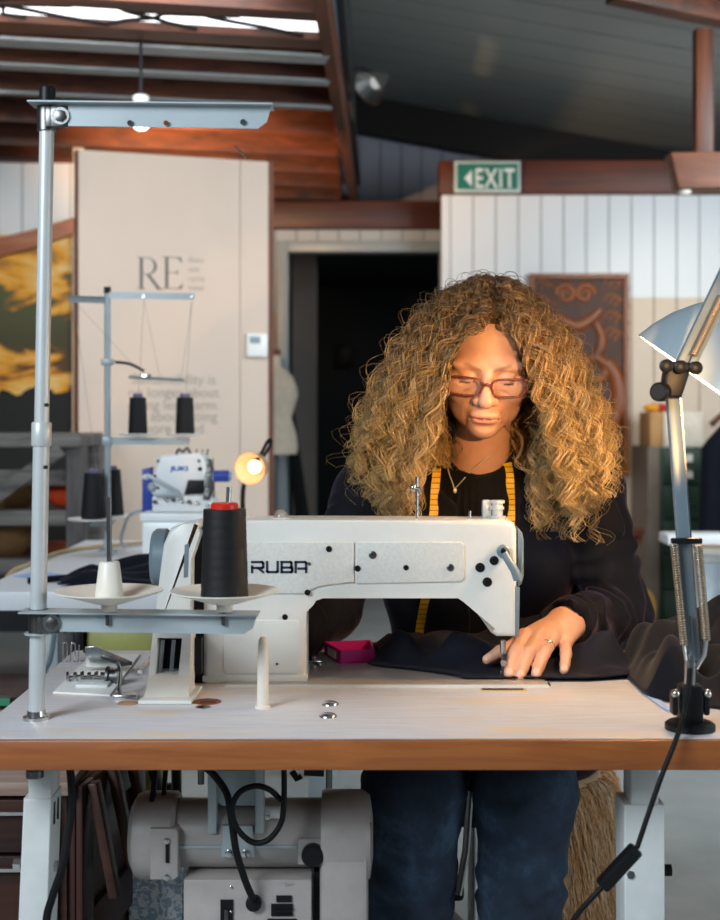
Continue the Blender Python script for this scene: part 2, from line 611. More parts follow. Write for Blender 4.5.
# long beam between the two bays
bm1 = MB().bar((-0.158, 3.0, 2.60), (-0.03, GY - 0.02, 2.60), 0.045, 0.16)
struct('trim_4', bm1, M['timber_y'])
up = MB()
up.prism([(-0.11, 3.0, 2.74), (-0.11, 3.0, 3.36), (-0.11, GY, 3.36), (-0.02, GY, 2.74)], (0.02, 0, 0))
struct('wall_upstand', up, M['dark_wall'])
# beam at the top of the picture on the right
p0 = P(612, -10, 5.6); p1 = P(760, 22, 5.9)
struct('trim_5', MB().bar(p0, p0 + (p1 - p0) * 2.2, 0.10, 0.10, bevel=0.004), M['timber_x'])
# hanging post and its bracket
pt = MB()
a = P(703, 30, 5.6); b = P(703, 156, 5.6)
pt.bar(a, b, 0.075, 0.07, up=(0, 1, 0), bevel=0.004)
struct('trim_6', pt, M['timber_z'])
br = MB()
pl = [P(671, 152, 5.55), P(790, 151, 5.55), P(790, 187, 5.55), P(679, 188, 5.55)]
br.prism(pl, (0, 0.12, 0), 0.004)
struct('trim_7', br, wood('pale bracket timber', '#54280f', '#8f4f2b', 0.5, 'X', 0.9))
# left wall: mural below an arched rail, white boards above
LY = 7.0
struct('wall_left', MB().span((-3.6, LY, 2.0), (-1.49, LY + 0.06, 2.62)), M['boards_white'])
struct('wall_left_lower', MB().span((-3.6, LY + 0.03, 0), (-1.49, LY + 0.08, 2.0)), M['dark_wall'])
arc = MB()
out_, in_ = [], []
for k in range(25):
    t = k / 24
    px = -120 + 198 * t
    yy = 216 + 26 * math.sin(max(0, min(1, (78 - px) / 130)) * PI / 2) ** 1.0
    out_.append(P(px, yy, LY - 0.07)); in_.append(P(px, yy + 16 + (2 if px < 40 else 0), LY - 0.07))
arc.prism(out_ + in_[::-1], (0, 0.065, 0), 0.003)
struct('trim_8', arc, wood('arched rail timber', '#8a4420', '#c47848', 0.45, 'X', 0.8))
# light trim strip at the mural's end
a = P(73, 232, LY - 0.03); b = P(78, 560, LY - 0.03)
struct('trim_9', MB().span((a.x, LY - 0.05, 0), (b.x + 0.01, LY + 0.02, a.z)), plain('pale timber edging', '#d9b694', 0.5))


def mural_mat():
    m, nt, b = new_mat('sunset mural print')
    tc = nt.nodes.new('ShaderNodeTexCoord')
    sx = nt.nodes.new('ShaderNodeSeparateXYZ'); nt.links.new(tc.outputs['Object'], sx.inputs[0])
    mr = N(nt, 'ShaderNodeMapRange'); mr.inputs[1].default_value = 1.0; mr.inputs[2].default_value = 2.12
    nt.links.new(sx.outputs[2], mr.inputs[0])
    sky = ramp(nt, [(0.0, srgb('#1c130c')), (0.30, srgb('#6a3a12')), (0.5, srgb('#4b4526')), (0.78, srgb('#5d6238')), (1.0, srgb('#b08a50'))])
    nt.links.new(mr.outputs[0], sky.inputs['Fac'])
    v = coords(nt, (1.05, 1, 2.3))
    nz = N(nt, 'ShaderNodeTexNoise', Scale=2.1, Detail=7.0, Roughness=0.55, Distortion=0.5)
    nt.links.new(v, nz.inputs['Vector'])
    cl = ramp(nt, [(0.49, (0, 0, 0, 1)), (0.535, (1, 1, 1, 1))])
    nt.links.new(nz.outputs['Fac'], cl.inputs['Fac'])
    cc = ramp(nt, [(0.49, srgb('#c46c12')), (0.56, srgb('#f7ae2e')), (0.66, srgb('#ffe29a'))])
    nt.links.new(nz.outputs['Fac'], cc.inputs['Fac'])
    mx = N(nt, 'ShaderNodeMix', data_type='RGBA')
    nt.links.new(cl.outputs['Color'], mx.inputs[0]); nt.links.new(sky.outputs['Color'], mx.inputs[6]); nt.links.new(cc.outputs['Color'], mx.inputs[7])
    # ridge line
    v2 = coords(nt, (2.5, 0, 0))
    n2 = N(nt, 'ShaderNodeTexNoise', Scale=1.7, Detail=6.0)
    nt.links.new(v2, n2.inputs['Vector'])
    ad = N(nt, 'ShaderNodeMath', operation='MULTIPLY_ADD'); ad.inputs[1].default_value = 0.36; ad.inputs[2].default_value = 1.12
    nt.links.new(n2.outputs['Fac'], ad.inputs[0])
    lt = N(nt, 'ShaderNodeMath', operation='LESS_THAN')
    nt.links.new(sx.outputs[2], lt.inputs[0]); nt.links.new(ad.outputs[0], lt.inputs[1])
    m3 = N(nt, 'ShaderNodeMix', data_type='RGBA'); m3.inputs[7].default_value = srgb('#15110f')
    nt.links.new(lt.outputs[0], m3.inputs[0]); nt.links.new(mx.outputs[2], m3.inputs[6])
    nt.links.new(m3.outputs[2], b.inputs['Base Color'])
    b.inputs['Roughness'].default_value = 0.6
    return m


mu = MB().span((-3.5, LY - 0.02, 0.35), (P(72, 0, LY).x, LY + 0.02, 2.14)).build('mural', mural_mat())
props(mu, 'sunset mural of orange clouds over dark hills on the wall under the arched rail', 'mural')
# ================================================================== things at the back
# ---- exit sign on the beam
YE = WY - 0.063
a = P(454, 162, YE); b = P(520, 193, YE)
ex = thing('exit_sign', 'green EXIT sign with white arrow fixed on the red beam', 'sign', ((a.x + b.x) / 2, YE, b.z))
MB().span((a.x, YE - 0.03, b.z), (b.x, YE, a.z), 0.004).build('frame', plain('pale sign frame', '#c9d8d6', 0.4), ex)
gm, nt, bs = new_mat('green sign face')
bs.inputs['Base Color'].default_value = srgb('#0a6f5e'); bs.inputs['Roughness'].default_value = 0.4
bs.inputs['Emission Color'].default_value = srgb('#0a6f5e'); bs.inputs['Emission Strength'].default_value = 0.06
MB().span((a.x + 0.016, YE - 0.034, b.z + 0.016), (b.x - 0.016, YE - 0.03, a.z - 0.016)).build('sign_face', gm, ex)
lm = plain('white sign lettering', '#e9f2f0', 0.5)
t = MB().text('EXIT', P(474.5, 187.5, YE - 0.036), 0.160, rot=(PI / 2, 0, 0), xs=0.66, bold=0.0025, ex=0.001, space=1.12)
q = [P(472, 169.5, YE - 0.036), P(472, 187, YE - 0.036), P(464.5, 178, YE - 0.036)]
t.prism(q, (0, 0.002, 0))
t.build('lettering', lm, ex)

# ---- spotlights
sp = thing('spotlight', 'silver reflector spotlight on a thin rod under the dark sloping roof', 'spotlight', P(371, 84, 6.2))
c = P(371, 86, 6.2)
d = Vector((-0.62, -0.42, -0.55)).normalized()
shell = MB().lathe([(0.022, -0.10), (0.03, -0.085), (0.05, -0.05), (0.088, 0.02), (0.090, 0.022), (0.084, 0.02), (0.046, -0.045), (0.02, -0.07)], c, d, 28)
shell.build('reflector', M['steel'], sp)
MB().ball(c - d * 0.035, 0.028, 14).build('bulb', emit('dim lamp glass', '#e8ecee', 0.5), sp)
MB().tube([c - d * 0.09, P(362, 68, 6.25), P(338, 69, 6.25)], 0.008, 8).build('rod', M['dark_steel'], sp)

sp2 = thing('pendant_spotlight', 'small lit white spotlight hung on a rod from the left timber ceiling', 'spotlight', P(141, 112, 4.7))
c = P(141, 112, 4.7)
MB().lathe([(0.024, 0.06), (0.03, 0.055), (0.03, -0.04), (0.034, -0.05), (0.0, -0.05)], c, (0, 0, 1), 20).build('housing', M['white_metal'], sp2)
MB().lathe([(0.0, -0.068), (0.018, -0.063), (0.028, -0.052)], c, (0, 0, 1), 20).build('lens', emit('lit spot lens', '#fff6e8', 6), sp2)
MB().cyl(c + Vector((0, 0, 0.06)), (c.x, c.y, ZC - 0.0), 0.006).build('rod', M['black'], sp2)
MB().cyl((c.x, c.y, ZC - 0.0), (c.x, c.y, ZC + 0.1), 0.022).build('ceiling_mount', M['black'], sp2)

dlt = thing('downlight', 'small pale downlight under the brown timber bracket', 'downlight', P(685, 194, 5.61))
c = P(685, 194, 5.61)
MB().lathe([(.024, 0), (.026, .004), (.026, .024), (.02, .0265)], c, (0, 0, 1), 24).build('housing', M['cream_plastic'], dlt)
MB().lathe([(.0, -.002), (.02, -.001), (.02, 0)], c, (0, 0, 1), 24).build('lens', M['white_plastic'], dlt)

# ---- display panel with the lettering
pl_ = P(78.5, 150, 5.40); pr_ = P(268.5, 162, 5.66)
A = Vector((pl_.x, pl_.y, 0)); B = Vector((pr_.x, pr_.y, 0))
ux = (B - A).normalized(); nrm = Vector((ux.y, -ux.x, 0))      # towards the camera
WD = (B - A).length
HT = 2.278
ang = math.atan2(ux.y, ux.x)
pan = thing('display_panel', 'tall cream display panel with printed RE lettering and brown edge', 'display panel', (A.x, A.y, 0))


def pp(u, z, off=0.0):
    return A + ux * u + nrm * off + Vector((0, 0, z))


def pbox(mb, u0, u1, z0, z1, o0, o1):
    c = pp((u0 + u1) / 2, (z0 + z1) / 2, (o0 + o1) / 2)
    return mb.box(c, (u1 - u0, abs(o1 - o0), z1 - z0), (0, 0, ang))


cream = plain('cream painted board', '#cfbcac', 0.6, 0, 0.025, 3)
seam = (241 - 78.5) / (268.5 - 78.5) * WD * 0.985
b_ = MB(); pbox(b_, 0, seam, 0.0, HT, -0.05, 0.0); b_.build('board', cream, pan)
b_ = MB(); pbox(b_, seam + 0.003, WD, 0.0, HT, -0.05, 0.0); b_.build('board', cream, pan)
b_ = MB(); pbox(b_, WD, WD + 0.022, 0.0, HT + 0.003, -0.07, 0.004); b_.build('edge_strip', M['timber_z'], pan)
b_ = MB(); pbox(b_, -0.010, 0, 0.0, HT, -0.07, 0.002); b_.build('edge_strip', M['timber_z'], pan)
b_ = MB(); pbox(b_, 0, WD, 0.0, HT - 0.02, -0.07, -0.052); b_.build('backing', M['dark_wall'], pan)
ink = plain('faded grey print', '#6d665f', 0.7)
ink2 = plain('pale grey print', '#a59b90', 0.7)


def on_panel(px, py):
    """panel coordinates of a photo pixel"""
    d = Vector(((px - 360) / F, 1, -(py - HOR) / F))
    k = (A - Vector((0, 0, 0))).dot(nrm) / Vector((d.x, d.y, 0)).dot(nrm)
    p = Vector((0, 0, EYE)) + d * k
    return (Vector((p.x, p.y, 0)) - A).dot(ux), p.z


def letter_R(mb, u, z, h):
    w = h * 0.62
    st = h * 0.10; th = h * 0.025
    o = 0.0015

    def bx(u0, u1, z0, z1):
        pbox(mb, u0, u1, z0, z1, 0.0003, o)
    bx(u + 0.02 * h, u + 0.28 * h, z, z + th); bx(u + 0.02 * h, u + 0.28 * h, z + h - th, z + h)
    bx(u + 0.10 * h, u + 0.10 * h + st, z, z + h)
    # bowl
    outer, inner = [], []
    for k in range(17):
        t = PI / 2 - PI * k / 16
        outer.append((u + 0.34 * h + 0.30 * h * math.cos(t), z + h * 0.73 + 0.27 * h * math.sin(t)))
        inner.append((u + 0.34 * h + 0.20 * h * math.cos(t), z + h * 0.73 + 0.245 * h * math.sin(t)))
    for k in range(16):
        q = [outer[k], outer[k + 1], inner[k + 1], inner[k]]
        mb.prism([pp(x, y, o) for x, y in q], -nrm * 0.001)
    bx(u + 0.2 * h, u + 0.34 * h, z + h - th, z + h); bx(u + 0.2 * h, u + 0.36 * h, z + 0.46 * h, z + 0.46 * h + th)
    q = [(u + 0.30 * h, z + 0.47 * h), (u + 0.42 * h, z + 0.47 * h), (u + 0.78 * h, z), (u + 0.66 * h, z)]
    mb.prism([pp(x, y, o) for x, y in q], -nrm * 0.001)
    bx(u + 0.62 * h, u + 0.82 * h, z, z + th)


def letter_E(mb, u, z, h):
    st = h * 0.10; th = h * 0.025; o = 0.0015

    def bx(u0, u1, z0, z1):
        pbox(mb, u0, u1, z0, z1, 0.0003, o)
    bx(u, u + 0.62 * h, z, z + th); bx(u, u + 0.60 * h, z + h - th, z + h)
    bx(u + 0.10 * h, u + 0.10 * h + st, z, z + h)
    bx(u + 0.2 * h, u + 0.5 * h, z + 0.5 * h, z + 0.5 * h + th)
    for q in ([(u + .62 * h, z), (u + .68 * h, z + .2 * h), (u + .48 * h, z)], [(u + .60 * h, z + h), (u + .64 * h, z + .82 * h), (u + .46 * h, z + h)],
              [(u + .5 * h, z + .42 * h), (u + .5 * h, z + .62 * h), (u + .44 * h, z + .52 * h)]):
        mb.prism([pp(x, y, o) for x, y in q], -nrm * 0.001)


u0, z0 = on_panel(136.5, 289)
u1, z1 = on_panel(136.5, 257)
hL = z1 - z0
lt = MB(); letter_R(lt, u0, z0, hL)
uE, zE = on_panel(162, 288.5)
lt.build('letter', ink, pan); lt = MB(); letter_E(lt, uE, zE, hL)
lt.build('letter', ink, pan)
pr = (PI / 2, 0, ang)
tx = MB()
for line, px, py in (('duce', 188, 262), ('use', 188, 271.5), ('cycle', 188, 281), ('wear', 188, 290)):
    u, z = on_panel(px, py); tx = MB().text(line, pp(u, z, 0.0012), 0.036, rot=pr); tx.build('lettering_line', ink2, pan)
tx = MB()
for line, py in (('Sustainability is', 384), ('no longer about', 397), ('doing less harm.', 409.5), ("It's about doing", 421), ('more good.', 433)):
    u, z = on_panel(174, py); tx = MB().text(line, pp(u, z, 0.0012), 0.060, rot=pr, align='CENTER'); tx.build('lettering_line', ink2, pan)

# thermostat
u, z = on_panel(246, 357); u2, z2 = on_panel(266.5, 334)
th = thing('thermostat', 'small white wall thermostat with grey display on the cream panel', 'thermostat', pp((u + u2) / 2, z, 0.0))
b_ = MB(); c = pp((u + u2) / 2, (z + z2) / 2, 0.011); b_.box(c, (u2 - u, 0.02, z2 - z), (0, 0, ang), 0.004); b_.build('housing', M['white_plastic'], th)
b_ = MB(); c = pp((u * .62 + u2 * .38), (z * .28 + z2 * .72), 0.022); b_.box(c, ((u2 - u) * .5, 0.003, (z2 - z) * .28), (0, 0, ang)); b_.build('display', plain('grey display', '#7d9198', 0.2), th)

# ---- dress form in front of the tan wall by the doorway
df = thing('dress_form', 'cream dress form torso standing beside the dark doorway', 'dress form', P(276, 600, 7.95) * 1.0)
c = P(274, 454, 7.95)
secs = [(0.0, .155, .11), (0.05, .165, .115), (0.13, .150, .105), (0.22, .120, .09), (0.29, .14, .11), (0.36, .165, .135), (0.41, .155, .115), (0.47, .13, .085), (0.51, .09, .065), (0.535, .05, .05), (0.60, .045, .045), (0.605, 0.0, 0.0)]
torso = MB()
rings = []
for h, rx, ry in secs:
    rings.append([torso.bm.verts.new(c + Vector((rx * 0.9 * math.cos(t * PI / 12), ry * math.sin(t * PI / 12), h))) for t in range(24)])
for r0, r1 in zip(rings, rings[1:]):
    for k in range(24):
        torso._f([r0[k], r0[(k + 1) % 24], r1[(k + 1) % 24], r1[k]])
torso._f(rings[0][::-1])
torso.build('torso', plain('cream jersey', '#d8cbb8', 0.8), df, 60)
MB().cyl(c + Vector((0, 0, 0.605)), c + Vector((0, 0, 0.64)), 0.04).build('neck_cap', M['timber_z'], df)
MB().cyl((c.x, c.y, 0.03), c, 0.018).build('pole', M['dark_steel'], df)
MB().lathe([(0.12, 0), (0.12, 0.015), (0.03, 0.035), (0.02, 0.06)], (c.x, c.y, 0.0), (0, 0, 1)).build('base', M['dark_steel'], df)
# dark drape hanging by it
dr = MB()
ca = P(291, 392, 8.13); cb = P(303, 560, 8.13)
dr.grid(lambda u, v: (ca.x - 0.03 + (cb.x - ca.x) * v + 0.10 * u * (0.3 + v), 8.13 + 0.02 * math.sin(u * 16), ca.z + (0.15 - ca.z) * v), 24, 12)
o = dr.build('coat', M['rubber'], None, 60)
s_ = o.modifiers.new('solid', 'SOLIDIFY'); s_.thickness = 0.012
props(o, 'long black coat hanging beside the cream dress form', 'coat')
# ceiling lamp in the dim room
cl = thing('ceiling_light', 'small round ceiling light inside the dark doorway', 'ceiling light', P(398, 256, 9.9))
c = P(398, 254, 9.9)
MB().lathe([(0.06, .16), (0.09, 0.14), (0.09, 0.02), (0.0, 0.0)], c, (0, 0, 1)).build('shade', plain('dull white glass', '#bdbdbb', 0.3), cl)
MB().cyl(c + Vector((0, 0, 0.16)), (c.x, c.y, 2.4), 0.012).build('stem', M['dark_steel'], cl)
# black wall box in the room
bx_ = MB().box(P(344, 356, 12.44), (0.16, 0.118, 0.2), None, 0.01).build('speaker', M['black'])
props(bx_, 'small black speaker box on the dim wall inside the doorway', 'speaker')

# ---- carved panel
YC = WY - 0.03
a = P(529, 274, YC); b = P(628, 475, YC)
cv = thing('carved_panel', 'tall brown carved wooden panel with spirals on the white board wall', 'carving', ((a.x + b.x) / 2, YC, b.z))
MB().span((a.x, YC, b.z), (b.x, WY - 0.001, a.z)).build('board', M['carved_dark'], cv)
fr = MB(); t_ = 0.028
for s in (((a.x, YC - .03, b.z), (a.x + t_, YC, a.z)), ((b.x - t_, YC - .03, b.z), (b.x, YC, a.z)), ((a.x + t_, YC - .03, a.z - t_), (b.x - t_, YC, a.z)), ((a.x + t_, YC - .03, b.z), (b.x - t_, YC, b.z + t_))):
    fr.span(*s)
fr.build('frame', M['carved'], cv)
rl = MB()


def C(px, py):
    return P(px, py, YC - 0.004)


def band(pts, r):
    rl.tube(smooth_path([C(*p) for p in pts], 6), [1.25 * r * Fk for Fk in np.interp(np.linspace(0, 1, (len(pts) - 1) * 6 + 1), [0, .5, 1], [0.7, 1.0, 0.6])], 10)


def spiral(cx, cy, r0, turns, th, sgn=1, a0=0.0):
    n = int(22 * turns)
    pts = []
    for i in range(n + 1):
        t = i / n
        ang_ = a0 + sgn * t * turns * 2 * PI
        r = r0 * (1 - 0.86 * t)
        pts.append(C(cx + r * math.cos(ang_), cy + r * math.sin(ang_)))
    rl.tube(pts, [th * (1 - 0.55 * i / n) for i in range(n + 1)], 8)


# broad carved bands and spirals over the ground of small arcs
spiral(566, 294, 10, 1.6, 0.020, 1, PI); spiral(585, 294, 10, 1.6, 0.020, -1, 0)
band([(556, 315), (566, 322), (578, 326), (590, 320), (601, 310)], 0.030)
band([(558, 330), (552, 345), (556, 362), (568, 371), (580, 366), (584, 352)], 0.028)
band([(596, 322), (602, 338), (598, 354), (588, 360)], 0.026)
band([(575, 334), (568, 344), (575, 354)], 0.018)
spiral(594, 372, 15, 1.0, 0.034, 1, -PI / 2)
band([(606, 362), (617, 378), (620, 404), (610, 428), (594, 436)], 0.045)
spiral(592, 412, 17, 1.8, 0.026, 1, PI / 3)
band([(560, 380), (566, 402), (574, 420)], 0.026)
band([(545, 386), (548, 420), (560, 448), (584, 460)], 0.026)
for k in range(9):
    for j in range(3):
        cx_ = 536 + j * 6 if k < 5 else 612 + j * 5
        cy_ = 284 + (k % 5) * 17 + j * 3
        rl.tube([C(cx_ + 7 * math.cos(t * PI / 8 + PI), cy_ + 7 * math.sin(t * PI / 8 + PI)) for t in range(9)], 0.006, 6)
for k in range(7):
    rl.tube([C(600 + 14 * math.cos(t * PI / 8 + PI), 452 + k * 3 + (8 - k) * math.sin(t * PI / 8 + PI)) for t in range(9)], 0.005, 6)
for v in rl.bm.verts:                      # low relief
    v.co.y = YC - 0.002 + (v.co.y - (YC - 0.004)) * 0.55
rl.build('carving', M['carved'], cv, 60)

# ---- green filing cabinet
YG = 7.25
a = P(661, 447, YG); b = P(709, 612, YG)
gc = thing('filing_cabinet', 'dark green filing cabinet with white label cards by the white wall', 'cabinet', ((a.x + b.x) / 2, YG + 0.2, 0))
green = plain('dark green enamel', '#1f3a2a', 0.45, 0.0, 0.08)
MB().span((a.x - 0.005, YG + 0.01, 0.0), (b.x + 0.005, YG + 0.42, a.z), 0.004).build('body', green, gc)
MB().span((P(648, 0, YG).x, YG + 0.005, 0.0), (a.x - 0.008, YG + 0.42, a.z)).build('side_panel', plain('brown grey board', '#7a6c60', 0.6), gc)
hh = (a.z - 0.03) / 5
for k in range(5):
    z = 0.02 + k * hh
    dw = MB().span((a.x + 0.012, YG - 0.012, z), (b.x - 0.012, YG + 0.012, z + hh - 0.015), 0.003).build('drawer', green, gc)
    MB().span(((a.x + b.x) / 2 - 0.05, YG - 0.035, z + hh * .40), ((a.x + b.x) / 2 + 0.05, YG - 0.012, z + hh * .48), 0.003).build('handle', M['dark_steel'], dw)
    if k == 4:
        MB().span((P(683, 0, YG).x, YG - 0.016, z + hh * .62), (P(692, 0, YG).x, YG - 0.012, z + hh * .84)).build('label_card', M['paper'], dw)
    if k == 4:
        MB().span((P(683, 0, YG).x, YG - 0.016, z + hh * .16), (P(692, 0, YG).x, YG - 0.012, z + hh * .38)).build('label_card', M['paper'], dw)
# box on top
zt = a.z
bx_ = thing('cardboard_box', 'cardboard box with white end standing on the green filing cabinet', 'box', (P(675, 0, YG).x, YG + 0.15, zt))
MB().span((P(651, 0, YG).x, YG + 0.02, zt), (P(664, 0, YG).x, YG + 0.3, P(0, 412, YG).z), 0.003).build('side_flap', plain('brown cardboard', '#b98d5c', 0.8), bx_)
MB().span((P(664, 0, YG).x, YG + 0.0, zt), (P(703, 0, YG).x, YG + 0.32, P(0, 412, YG).z), 0.003).build('box_body', plain('white box card', '#e6dccb', 0.8), bx_)
zt = P(0, 412, YG).z
for nm, px, col, lab in (('folded_cloth', 657, '#e8a312', 'yellow folded cloth on the cardboard box'), ('scarf', 668, '#b3202a', 'dark red bunched scarf on the cardboard box')):
    m_ = MB().ball(P(px, 0, YG) * 1.0 + Vector((0, 0.12, zt - P(px, 0, YG).z + 0.022)), 0.035, 16, (1.5, 1.4, 0.68))
    for v in m_.bm.verts:
        v.co += Vector((0, 0, 1)) * 0.008 * mnoise.noise(v.co * 30)
        v.co.z = max(v.co.z, zt)
    props(m_.build(nm, plain(nm + ' cloth', col, 0.8), None, 80), lab, 'cloth')

# ---- garment on hanger
YH = 6.6
hg = thing('hanging_coat', 'dark navy coat on a wooden hanger near the filing cabinet', 'coat', P(742, 640, YH))
h = MB().tube(smooth_path([P(711, 425, YH), P(724, 414, YH), P(738, 409, YH), P(752, 413, YH), P(768, 424, YH)], 6), 0.016, 10)
h.build('hanger', M['timber_x'], hg)
MB().tube([P(738, 409, YH), P(738, 396, YH), P(742, 390, YH), P(747, 393, YH)], 0.004, 8).build('hook', M['steel'], hg)


def coatfn(u, v):
    wv = 0.10 + 0.10 * min(1, v * 5) + 0.03 * v
    t = u * 2 * PI
    p = P(742, 414, YH)
    sh = 0.05 * (1 - min(1, v * 6)) * abs(math.cos(t))
    return (p.x + wv * math.cos(t), YH + 0.07 * math.sin(t) * (1 + 0.25 * math.sin(9 * t)), p.z - v * 0.86 - sh)


MB().grid(coatfn, 48, 20).build('coat_body', M['navy'], hg, 70)
# rail that holds the hanger
rw = thing('clothes_rail', 'steel clothes rail holding the navy coat', 'rail', (P(718, 0, YH).x, YH, 0))
pz = P(0, 388, YH).z
MB().cyl((P(716, 0, YH).x, YH, pz), (2.7, YH, pz), 0.012).build('rail', M['steel'], rw)
MB().cyl((2.66, YH, 0.0), (2.66, YH, pz), 0.014).build('upright', M['steel'], rw)
# ---- white side table behind the lamp
YT = 5.2
a = P(668, 535, YT); b = P(790, 545, YT)
stb = thing('side_table', 'white side table behind the desk lamp', 'table', ((a.x + b.x) / 2, YT + 0.3, 0))
MB().span((a.x, YT, b.z), (b.x, YT + 0.16, a.z), 0.004).build('table_top', M['white_paint'], stb)
for lx, ly in ((b.x - .05, YT + .04), (b.x - .05, YT + .12), (a.x + .30, YT + .12)):
    MB().span((lx - .02, ly - .02, 0), (lx + .02, ly + .02, b.z)).build('leg', M['white_paint'], stb)
a = P(703, 557, YT + .15); b = P(770, 608, YT + .15)
wb = thing('storage_bin', 'pale blue white storage bin under the white side table', 'bin', ((a.x + b.x) / 2, YT + .3, 0))
MB().span((a.x, YT + .22, 0), (b.x, YT + .5, a.z - 0.03), 0.012).build('bin_body', plain('pale bin plastic', '#cfdbe6', 0.4), wb)
MB().span((a.x - .012, YT + .208, a.z - .03), (b.x + .012, YT + .512, a.z), 0.008).build('lid', M['white_plastic'], wb)
bb_ = thing('carton', 'tan cardboard carton with paper label behind the white side table', 'box', (P(712, 0, 6.0).x, 6.1, 0))
a = P(700, 548, 6.0); b = P(745, 640, 6.0)
MB().span((a.x, 6.0, 0), (b.x, 6.3, a.z), 0.003).build('carton_body', plain('tan card', '#b78f66', 0.8), bb_)
MB().span((P(712, 0, 6).x, 5.996, P(0, 566, 6).z), (P(735, 0, 6).x, 6.0, P(0, 556, 6).z)).build('label_card', M['paper'], bb_)
# ---- wooden stool end behind the woman
YS = 6.4
so = thing('wooden_stool', 'brown wooden stool behind the woman near the white wall', 'stool', (P(615, 0, YS).x, YS, 0))
ztop = P(0, 527, YS).z
MB().lathe([(0.0, 0), (0.145, 0.0), (0.15, 0.012), (0.15, 0.035), (0.145, 0.04), (0.0, 0.04)], (P(614, 0, YS).x, YS, ztop - 0.04)).build('seat', M['timber_x'], so)
MB().lathe([(0.0, 0), (0.135, 0.0), (0.14, 0.01), (0.14, 0.03), (0.0, 0.034)], (P(614, 0, YS).x, YS, ztop - 0.078)).build('seat_ring', M['timber_x'], so)
for k in range(4):
    t = PI / 4 + k * PI / 2
    MB().cyl((P(614, 0, YS).x + .1 * math.cos(t), YS + .1 * math.sin(t), ztop - .08), (P(614, 0, YS).x + .13 * math.cos(t), YS + .13 * math.sin(t), 0), .016).build('leg', M['timber_z'], so)
cb = MB().tube(smooth_path([P(629, 626, 7.12), P(640, 626, 7.12), P(652, 618, 7.15), P(654, 604, 7.18), P(648, 592, 7.2), P(641, 596, 7.2)], 8), 0.012, 8)
props(cb.build('extension_lead', plain('yellow cable', '#d9a441', 0.5)), 'yellow extension lead curled on the floor against the green filing cabinet', 'cable')

# ---- weathered pallet shelf with baskets
YP = 4.85
ps = thing('pallet_shelf', 'weathered grey timber shelf with diagonal brace under the mural', 'shelf', (P(30, 0, YP).x, YP, 0))


def pb(px0, py0, px1, py1, y0, y1, name):
    a = P(px0, py0, YP); b = P(px1, py1, YP)
    return MB().span((a.x, YP + y0, b.z), (b.x, YP + y1, a.z), 0.004).build(name, M['old_wood'], ps)


pb(-160, 434, 81, 447, -0.02, 0.42, 'top_board')
for px in (66, -90):
    a = P(px, 447, YP); MB().span((a.x, YP + .0, 0), (a.x + .065, YP + .09, a.z), 0.004).build('post', wood('weathered grey post', '#2f2d2e', '#5d5a58', 0.8, 'Z', 1.5), ps)
    MB().span((a.x, YP + .31, 0), (a.x + .065, YP + .40, a.z), 0.004).build('post', M['old_wood'], ps)
pb(-130, 470, 66, 486, 0.02, 0.04, 'rail')
pb(-130, 511, 66, 526, -0.0, 0.40, 'shelf_board')
pb(-130, 561, 66, 575, -0.0, 0.40, 'shelf_board')
a = P(62, 449, YP); b = P(-8, 500, YP)
MB().bar((a.x, YP - .012, a.z), (b.x, YP - .012, b.z), 0.022, 0.05).build('brace', M['old_wood'], ps)


def wicker():
    m, nt, b = new_mat('woven wicker')
    v = coords(nt, (1, 1, 1))
    w1 = N(nt, 'ShaderNodeTexWave', Scale=60.0, Distortion=1.0, bands_direction='X'); w2 = N(nt, 'ShaderNodeTexWave', Scale=45.0, Distortion=1.0, bands_direction='Z')
    nt.links.new(v, w1.inputs['Vector']); nt.links.new(v, w2.inputs['Vector'])
    mm = N(nt, 'ShaderNodeMath', operation='MULTIPLY'); nt.links.new(w1.outputs['Fac'], mm.inputs[0]); nt.links.new(w2.outputs['Fac'], mm.inputs[1])
    r = ramp(nt, [(0.1, srgb('#5f3d1d')), (0.6, srgb('#c79a5e'))]); nt.links.new(mm.outputs[0], r.inputs['Fac'])
    nt.links.new(r.outputs['Color'], b.inputs['Base Color']); b.inputs['Roughness'].default_value = 0.7
    bp = N(nt, 'ShaderNodeBump', Strength=0.7, Distance=0.006); nt.links.new(mm.outputs[0], bp.inputs['Height']); nt.links.new(bp.outputs['Normal'], b.inputs['Normal'])
    return m


M['wicker'] = wicker()
for px, zy, lab in ((2, 511, 'round wicker basket on the upper board of the pallet shelf'), (2, 561, 'round wicker basket on the lower board of the pallet shelf')):
    c = P(px, zy, YP); c.y = YP + 0.2
    c.x = P(px, 0, YP + .1).x
    prof = [(r_ * .92, z_ * .78) for r_, z_ in ((0.0, 0.001), (0.08, 0.001), (0.105, 0.05), (0.112, 0.10), (0.10, 0.14), (0.105, 0.15), (0.09, 0.15), (0.10, 0.10), (0.07, 0.012), (0.0, 0.012))]
    props(MB().lathe(prof, c, (0, 0, 1), 28).build('wicker_basket', M['wicker'], None, 60), lab, 'basket')
c = P(53, 511, YP); c.y = YP + .18
m_ = MB().ball(c + Vector((0, 0, .055)), .06, 20, (1.15, 1.2, .92))
for v in m_.bm.verts:
    v.co += Vector((0, 0, 1)) * 0.012 * mnoise.noise(v.co * 22); v.co.z = max(v.co.z, c.z)
props(m_.build('wool_bundle', plain('orange wool', '#d8481a', 0.9), None, 80), 'orange wool bundle on the pallet shelf beside a wicker basket', 'wool')
c = P(44, 561, YP); c.y = YP + .18
m_ = MB().ball(c + Vector((0, 0, .03)), .06, 20, (1.5, 1.2, .5))
for v in m_.bm.verts:
    v.co.z = max(v.co.z, c.z)
props(m_.build('cushion', plain('rust cloth', '#7a3016', 0.9), None, 80), 'small rust red cushion on the lower board of the pallet shelf', 'cushion')

